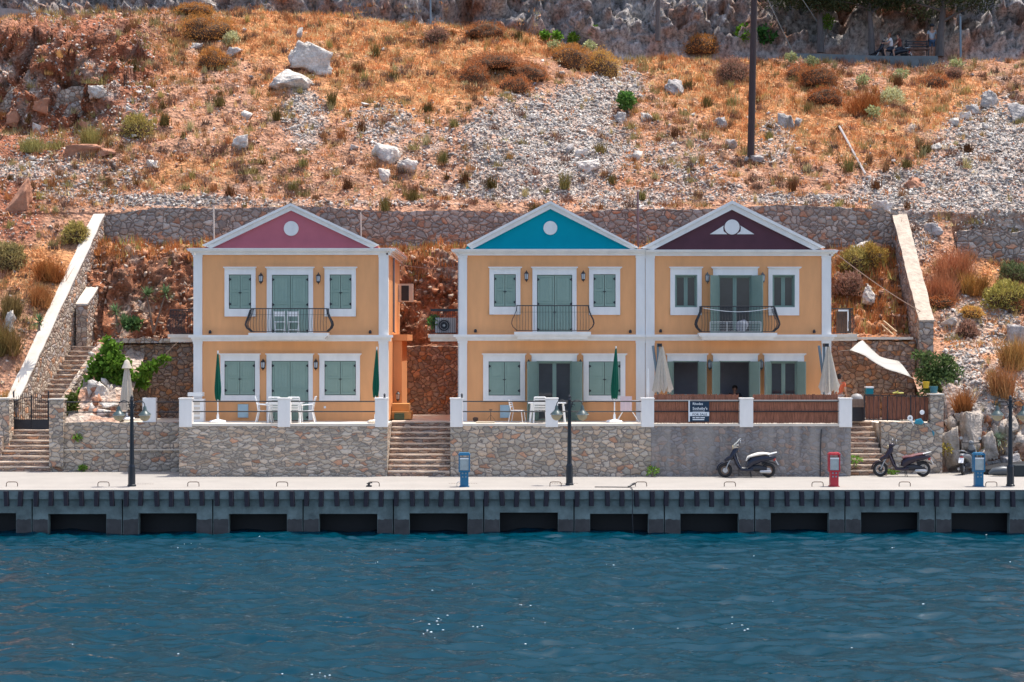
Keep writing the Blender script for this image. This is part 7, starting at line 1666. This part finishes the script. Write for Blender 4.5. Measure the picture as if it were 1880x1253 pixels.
MB().tube([P(1673,772,Yo),P(1678,782,Yo)], [.05,.01], 5).build('white_fin', M['plastic'], orn)
# timber scraps behind the right balcony
for k, (a, c) in enumerate((((1618,592),(1640,612)),((1622,586),(1646,606)),((1600,622),(1624,603)))):
    b = MB(); b.tube([P(a[0],a[1]+4,76.3),P(c[0],c[1]+4,75.6)], .045, 4); tag(b.build('plank', mat('pale_plank', (.5,.38,.24), .8)), ('uppermost pale plank','middle pale plank','lowest pale plank crossing leftwards')[k]+' dumped behind the right rubble wall top', 'plank', 'planks dumped on the bank')
# ---------------------------------------------------------------- poles, cables
b = MB(); q = hit(1377, 292); b.tube([(X(1369,88),q.y-.1,q.z+12),(q.x,q.y-.1,q.z-.3)], [.13,.165], 10); 
bpy_pole = b.build('utility_pole', M['wood'] if False else mat('dark_creosoted_wood', (.055,.04,.04), .85, var=.3, scale=5, stretch=(6,6,.5)), smooth=True); tag(bpy_pole, 'tall dark wooden utility pole rising out of the slope', 'utility pole')
q0, q1 = hit(1542,236), hit(1588,318); b = MB(); b.tube([q0+Vector((0,-.15,.22)), q1+Vector((0,-.1,.1))], .055, 6); tag(b.build('fallen_pole', mat('grey_bleached_wood', (.42,.38,.36), .8, var=.2)), 'pale bleached wooden post lying on the slope right of the tall pole', 'post')
for px, ptop, pbot, Y, r_, mm, lab in ((393,379,434,79.6,.035,M['offwhite'],'thin pale post in front of the long wall left of the pink gable'),(663,390,429,79.6,.03,M['offwhite'],'thin pale post in front of the long wall right of the pink gable'),(1172,352,455,79.2,.045,mat('mauve_grey_pipe',(.2,.15,.16),.6),'thin dark mast rising between the blue and maroon gables'),
                             (791,-10,42,97.0,.05,M['jamb'],'thin metal post at the foot of the cliff near the top centre'),(1764,30,112,96.4,.06,M['jamb'],'thin grey lamp post at the roadside right of the standing person')):
    b = MB(); b.tube([P(px,pbot+6,Y),P(px-1,ptop,Y)], r_, 6); tag(b.build('thin_post', mm), lab, 'post')
def cable(pts, r_, m, label, sag=.3, n=16):
    b = MB(); a, c = Vector(pts[0]), Vector(pts[1]); b.tube([a.lerp(c, k/n)-Vector((0,0,sag*4*(k/n)*(1-k/n))) for k in range(n+1)], r_, 4); return tag(b.build('cable', m), label, 'cable')
cable((P(735,485,76),P(845,488,76)), .018, mat('tan_cable',(.4,.27,.2),.7), 'thin tan cable sagging between the pink gabled and the blue gabled house', .14)
cable((P(1530,462,70.3),P(1690,572,74.5)), .018, mat('tan_cable',(.4,.27,.2),.7), 'thin tan rope from the cornice of the maroon gabled house to the right boundary wall', .1)
cable((P(1400,-20,92),P(1462,110,95.5)), .02, M['jamb'], 'left thin guy cable running down to the roadside wall', .0)
cable((P(1467,-10,93),P(1500,40,96)), .02, M['jamb'], 'right short guy cable near the roadside tree', .0)
# ---------------------------------------------------------------- roadside trees
PINE = (.05,.065,.03)
def tree(name, px, pb, Y, r0, hgt, crown, label, seed):
    r = np.random.default_rng(seed); base = np.array(P(px, pb, Y)); root = thing(name, tuple(base), label, 'tree', 'dark trees along the upper road'); b = MB()
    lean = r.uniform(-.2,.2); b.tube([base, base+np.array([lean*.3,0,hgt*.35]), base+np.array([lean,0,hgt*.7]), base+np.array([lean*1.3,0,hgt])], [r0,r0*.8,r0*.6,r0*.4], 8)
    tips = []
    for k in range(7):
        a = r.uniform(0,6.28); z0 = hgt*r.uniform(.45,.95); rr_ = r.uniform(1.2,2.6); p0 = base+np.array([lean,0,z0]); p1 = p0+np.array([math.cos(a)*rr_,math.sin(a)*rr_*.6,r.uniform(.3,1.1)]); b.tube([p0,(p0+p1)/2+np.array([0,0,.1]),p1], [r0*.35,r0*.22,.03], 5); tips.append(p1)
    b.build('trunk', mat('grey_bark', (.13,.115,.11), .9, var=.3, scale=4, bump=.03), root)
    if crown:
        Vs = []; Cs = []
        cl = [(base+np.array([lean+r.normal()*2.0, r.normal()*.9, hgt+r.uniform(-.8,1.8)]), r.uniform(.7,1.3)) for _ in range(22)] + [(t_, .9) for t_ in tips]
        for c0, rad in cl:
            k = 420; d = r.normal(size=(k,3)); d /= np.linalg.norm(d,axis=1)[:,None]; q = c0+d*(r.random(k)**.45)[:,None]*rad*np.array([1.2,.9,.55])
            up_ = d*.4+r.normal(size=(k,3))*.6; up_ /= np.linalg.norm(up_,axis=1)[:,None]; sd_ = np.cross(up_, r.normal(size=(k,3))); sd_ /= np.linalg.norm(sd_,axis=1)[:,None]
            Vs.append(np.stack([q-sd_*.03,q+sd_*.03,q+up_*.22],1).reshape(-1,3)); Cs.append(np.repeat(np.array(PINE)*r.uniform(.6,1.6,(k,1)),3,0))
        V = np.concatenate(Vs); mesh_np('crown', V, np.arange(len(V)).reshape(-1,3), BLADE, root, col=np.concatenate(Cs))
    return root
tree('roadside_tree', 1208, 76, 97.2, .16, 4.5, False, 'slender grey tree trunk in front of the cliff left of the tall pole', 1)
tree('roadside_tree', 1507, 97, 97.6, .2, 3.6, True, 'grey trunked tree left of the scooter riders', 2)
tree('roadside_tree', 1601, 101, 97.2, .19, 3.5, True, 'dark crowned tree directly left of the scooter riders', 3)
tree('roadside_tree', 1725, 104, 97.2, .24, 3.4, True, 'thick trunked dark tree beside the standing person', 4)
# bench by the road
bn = thing('park_bench', P(1682,102,97.0), 'dark slatted park bench by the upper road between the scooter and the standing person', 'bench'); Yb = 97.0; x0, x1 = X(1663,Yb), X(1706,Yb); zf = Z(102,Yb)-.15
for nm, z0, z1, yy in (('backrest',.62,.68,.2),('backrest',.75,.81,.24),('backrest',.88,.94,.26)):
    MB().box(x0,x1,Yb+yy,Yb+yy+.04,zf+z0,zf+z1).build('backrest_slat', M['black'], bn)
MB().box(x0,x1,Yb-.25,Yb+.18,zf+.42,zf+.46).build('seat', mat('brown_bench_wood',(.16,.09,.07),.7), bn)
for xx in (x0+.05, x1-.1): b = MB(); b.box(xx,xx+.05,Yb-.22,Yb-.17,zf,zf+.419); b.box(xx,xx+.05,Yb+.2,Yb+.24,zf,zf+.98); b.box(xx,xx+.05,Yb-.25,Yb+.2,zf+.6,zf+.64); b.build('leg', M['black'], bn)

# ---------------------------------------------------------------- people
def skin_mesh(name, joints, edges, m, parent=None, sub=1):
    """joints: list of ((x,y,z), (rx, ry)); one continuous skinned surface"""
    me = bpy.data.meshes.new(name); o_ = org(parent); me.from_pydata([tuple(Vector(p)-o_) for p, r_ in joints], edges, []); o = bpy.data.objects.new(name, me); COL.objects.link(o)
    md = o.modifiers.new('skin', 'SKIN'); md.use_smooth_shade = True
    for i, (p, r_) in enumerate(joints): sv = me.skin_vertices[0].data[i]; sv.radius = r_ if isinstance(r_, tuple) else (r_, r_); sv.use_root = (i == 0)
    if sub: s = o.modifiers.new('sub', 'SUBSURF'); s.levels = sub; s.render_levels = sub
    bpy.context.view_layer.update(); dg = bpy.context.evaluated_depsgraph_get(); m2 = bpy.data.meshes.new_from_object(o.evaluated_get(dg)); bpy.data.objects.remove(o)
    m2.materials.clear(); m2.materials.append(m); q = bpy.data.objects.new(name, m2); COL.objects.link(q)
    for p_ in m2.polygons: p_.use_smooth = True
    if parent is not None: q.parent = parent; ORG[q.name] = o_
    return q
def person(loc, rz, label, J, top_m, leg_m, hair_m, hat=None, skin=None, head_fwd=(0,-1)):
    """J: dict of joint positions in local metres, facing -y. One continuous body; clothes are children."""
    root = thing('person', loc, label, 'person'); L0 = Vector(loc)
    g = lambda k: Vector(J[k])+L0
    def mir(k, s): return g(k+('_l' if s < 0 else '_r'))
    js = [(g('pelvis'), (.13,.10)), (g('waist'), (.12,.09)), (g('chest'), (.15,.10)), (g('neck'), .05), (g('chin'), .06), (g('head'), (.078,.095)), (g('crown'), .06)]
    ed = [(0,1),(1,2),(2,3),(3,4),(4,5),(5,6)]
    for s in (-1, 1):
        n = len(js); js += [(mir('shoulder', s), .06), (mir('elbow', s), .04), (mir('wrist', s), .026), (mir('hand', s), (.04,.02))]; ed += [(2,n),(n,n+1),(n+1,n+2),(n+2,n+3)]
        hd = (mir('hand', s)-mir('wrist', s)).normalized(); sd_ = hd.orthogonal().normalized(); up_ = hd.cross(sd_)
        for k in range(4):
            b0 = mir('hand', s)+sd_*(.012*(k-1.5)*1.6)+hd*.03; L_ = (.065,.08,.075,.055)[k]; m_ = len(js); js += [(b0+hd*L_*.5, .008), (b0+hd*L_+up_*.015, .006)]; ed += [(n+3,m_),(m_,m_+1)]
        m_ = len(js); js += [(mir('hand', s)+sd_*.045, .009), (mir('hand', s)+sd_*.06+hd*.035, .007)]; ed += [(n+3,m_),(m_,m_+1)]
        n = len(js); js += [(mir('hip', s), .085), (mir('knee', s), .055), (mir('ankle', s), .035), (mir('toe', s), (.04,.025))]; ed += [(0,n),(n,n+1),(n+1,n+2),(n+2,n+3)]
    body = skin_mesh('body', js, ed, skin or M['skin'], root)
    tj = [(g('pelvis'), (.15,.115)), (g('waist'), (.14,.11)), (g('chest'), (.17,.12)), (g('chest').lerp(g('neck'), .6), (.08,.07))]; te = [(0,1),(1,2),(2,3)]
    for s in (-1, 1): n = len(tj); tj += [(mir('shoulder', s), .075), (mir('shoulder', s).lerp(mir('elbow', s), .6), .062)]; te += [(2,n),(n,n+1)]
    skin_mesh('shirt', tj, te, top_m, root)
    pj = [(g('pelvis'), (.16,.125))]; pe = []
    for s in (-1, 1): n = len(pj); pj += [(mir('hip', s), .1), (mir('hip', s).lerp(mir('knee', s), .85), .078)]; pe += [(0,n),(n,n+1)]
    skin_mesh('shorts', pj, pe, leg_m, root)
    h = g('head'); V = I3[0].copy(); fy = Vector(J['face']).normalized(); keep = (V@np.array(fy) < .25) | (V[:,2] > .55)
    V = V*np.where(keep, 1.0, .72)[:,None]*np.array([.088,.105,.12])+np.array(h+Vector((0,0,.045))-fy*.012); mesh_np('hair', V, I3[1], hair_m, root, smooth=True)
    fb = MB()
    side = fy.cross(Vector((0,0,1))).normalized()
    c = h+fy*.088; MB().loft([(c+Vector((0,0,.02)),.008,.008),(c+fy*.02-Vector((0,0,.015)),.012,.012),(c-Vector((0,0,.03)),.008,.006)], 6).build('nose', skin or M['skin'], body)
    for s in (-1, 1): fb.lathe(tuple(h+fy*.082+side*s*.032+Vector((0,0,.02))), [(.001,-.01),(.011,0),(.001,.01)], 8)
    fb.tube([tuple(h+fy*.085-side*.025-Vector((0,0,.045))), tuple(h+fy*.085+side*.025-Vector((0,0,.045)))], .005, 4); fb.build('face_features', M['hair'], body)
    eb = MB()
    for s in (-1, 1): eb.lathe(tuple(h+side*s*.085), [(.005,-.03),(.018,0),(.005,.03)], 6)
    eb.build('ears', skin or M['skin'], body)
    if hat: hb = MB(); hc = h+Vector((0,0,.09)); hb.lathe(tuple(hc), [(.16,-.01),(.16,.0),(.1,.01),(.095,.09),(.05,.11)], 14); hb.build('hat', hat, root, smooth=True)
    root.rotation_euler = (0,0,rz); return root
STAND = dict(pelvis=(0,0,.95), waist=(0,0,1.1), chest=(0,0,1.32), neck=(0,0,1.48), chin=(0,-.01,1.54), head=(0,-.01,1.62), crown=(0,0,1.70), face=(0,-1,0),
  shoulder_l=(-.19,0,1.42), elbow_l=(-.25,.03,1.14), wrist_l=(-.26,-.06,.92), hand_l=(-.26,-.08,.86), shoulder_r=(.19,0,1.42), elbow_r=(.25,.03,1.14), wrist_r=(.26,-.06,.92), hand_r=(.26,-.08,.86),
  hip_l=(-.09,0,.9), knee_l=(-.11,-.02,.49), ankle_l=(-.12,.02,.08), toe_l=(-.13,-.14,.04), hip_r=(.09,0,.9), knee_r=(.11,-.02,.49), ankle_r=(.12,.02,.08), toe_r=(.13,-.14,.04))
RIDE = dict(pelvis=(0,0,.82), waist=(-.02,0,.97), chest=(-.07,0,1.2), neck=(-.10,0,1.36), chin=(-.13,0,1.42), head=(-.13,0,1.5), crown=(-.12,0,1.58), face=(-1,0,0),
  shoulder_l=(-.08,-.19,1.3), elbow_l=(-.24,-.26,1.08), wrist_l=(-.46,-.26,1.08), hand_l=(-.53,-.26,1.08), shoulder_r=(-.08,.19,1.3), elbow_r=(-.24,.26,1.08), wrist_r=(-.46,.26,1.08), hand_r=(-.53,.26,1.08),
  hip_l=(-.05,-.1,.80), knee_l=(-.42,-.17,.74), ankle_l=(-.34,-.16,.36), toe_l=(-.48,-.16,.33), hip_r=(-.05,.1,.80), knee_r=(-.42,.17,.74), ankle_r=(-.34,.16,.36), toe_r=(-.48,.16,.33))
PILL = dict(RIDE); PILL.update(wrist_l=(-.34,-.2,.98), hand_l=(-.38,-.15,.98), wrist_r=(-.34,.2,.98), hand_r=(-.38,.15,.98))
wt = mat('white_shirt', (.72,.72,.74), .9); br_ = mat('brown_top', (.22,.07,.05), .9); bs_ = mat('blue_grey_shirt', (.42,.47,.52), .9); dn = mat('denim_blue', (.06,.1,.17), .9); bk = mat('dark_shorts', (.04,.05,.07), .9)
zr = Z(104,96.9)-.42
sc4 = scooter((X(1634,96.9), 96.9, zr), 0, 'dark scooter carrying two riders on the upper road', M['blackgloss'], M['black'], 1, M['black'])
person((X(1637,96.9), 96.9, zr), 0, 'person in a white shirt riding in front on the scooter on the upper road', RIDE, wt, bk, mat('auburn_hair',(.22,.08,.04),.7))
person((X(1653,96.9), 96.9, zr), 0, 'person with dark hair and brown top sitting behind the rider on the upper road scooter', PILL, br_, bk, M['hair'])
person((X(1711,97.4), 97.4, Z(104,97.4)-.1), 0, 'person in light grey shirt, blue trousers and cap standing under the tree by the bench', STAND, bs_, dn, M['hair'], hat=bk)
person((X(1541,70.6), 70.6, ZT-.0), R(150), 'person in an orange shirt half hidden behind the right cream parasol', dict(STAND), mat('orange_shirt', (.72,.16,.07), .85), mat('pale_shorts', (.55,.5,.48), .9), M['hair'])
SIT = dict(STAND)
person((X(1349,71.3), 71.4, ZT-.33), R(90), 'person sitting in the dark doorway of the maroon gabled house', RIDE, bk, bk, M['hair'])
MB().box(X(1349,71.3)-.2, X(1349,71.3)+.2, 71.25, 71.6, ZT+.012, ZT+.38).build('stool', M['brown']); tag(bpy.data.objects['stool'], 'low dark stool under the person in the dark doorway', 'stool')
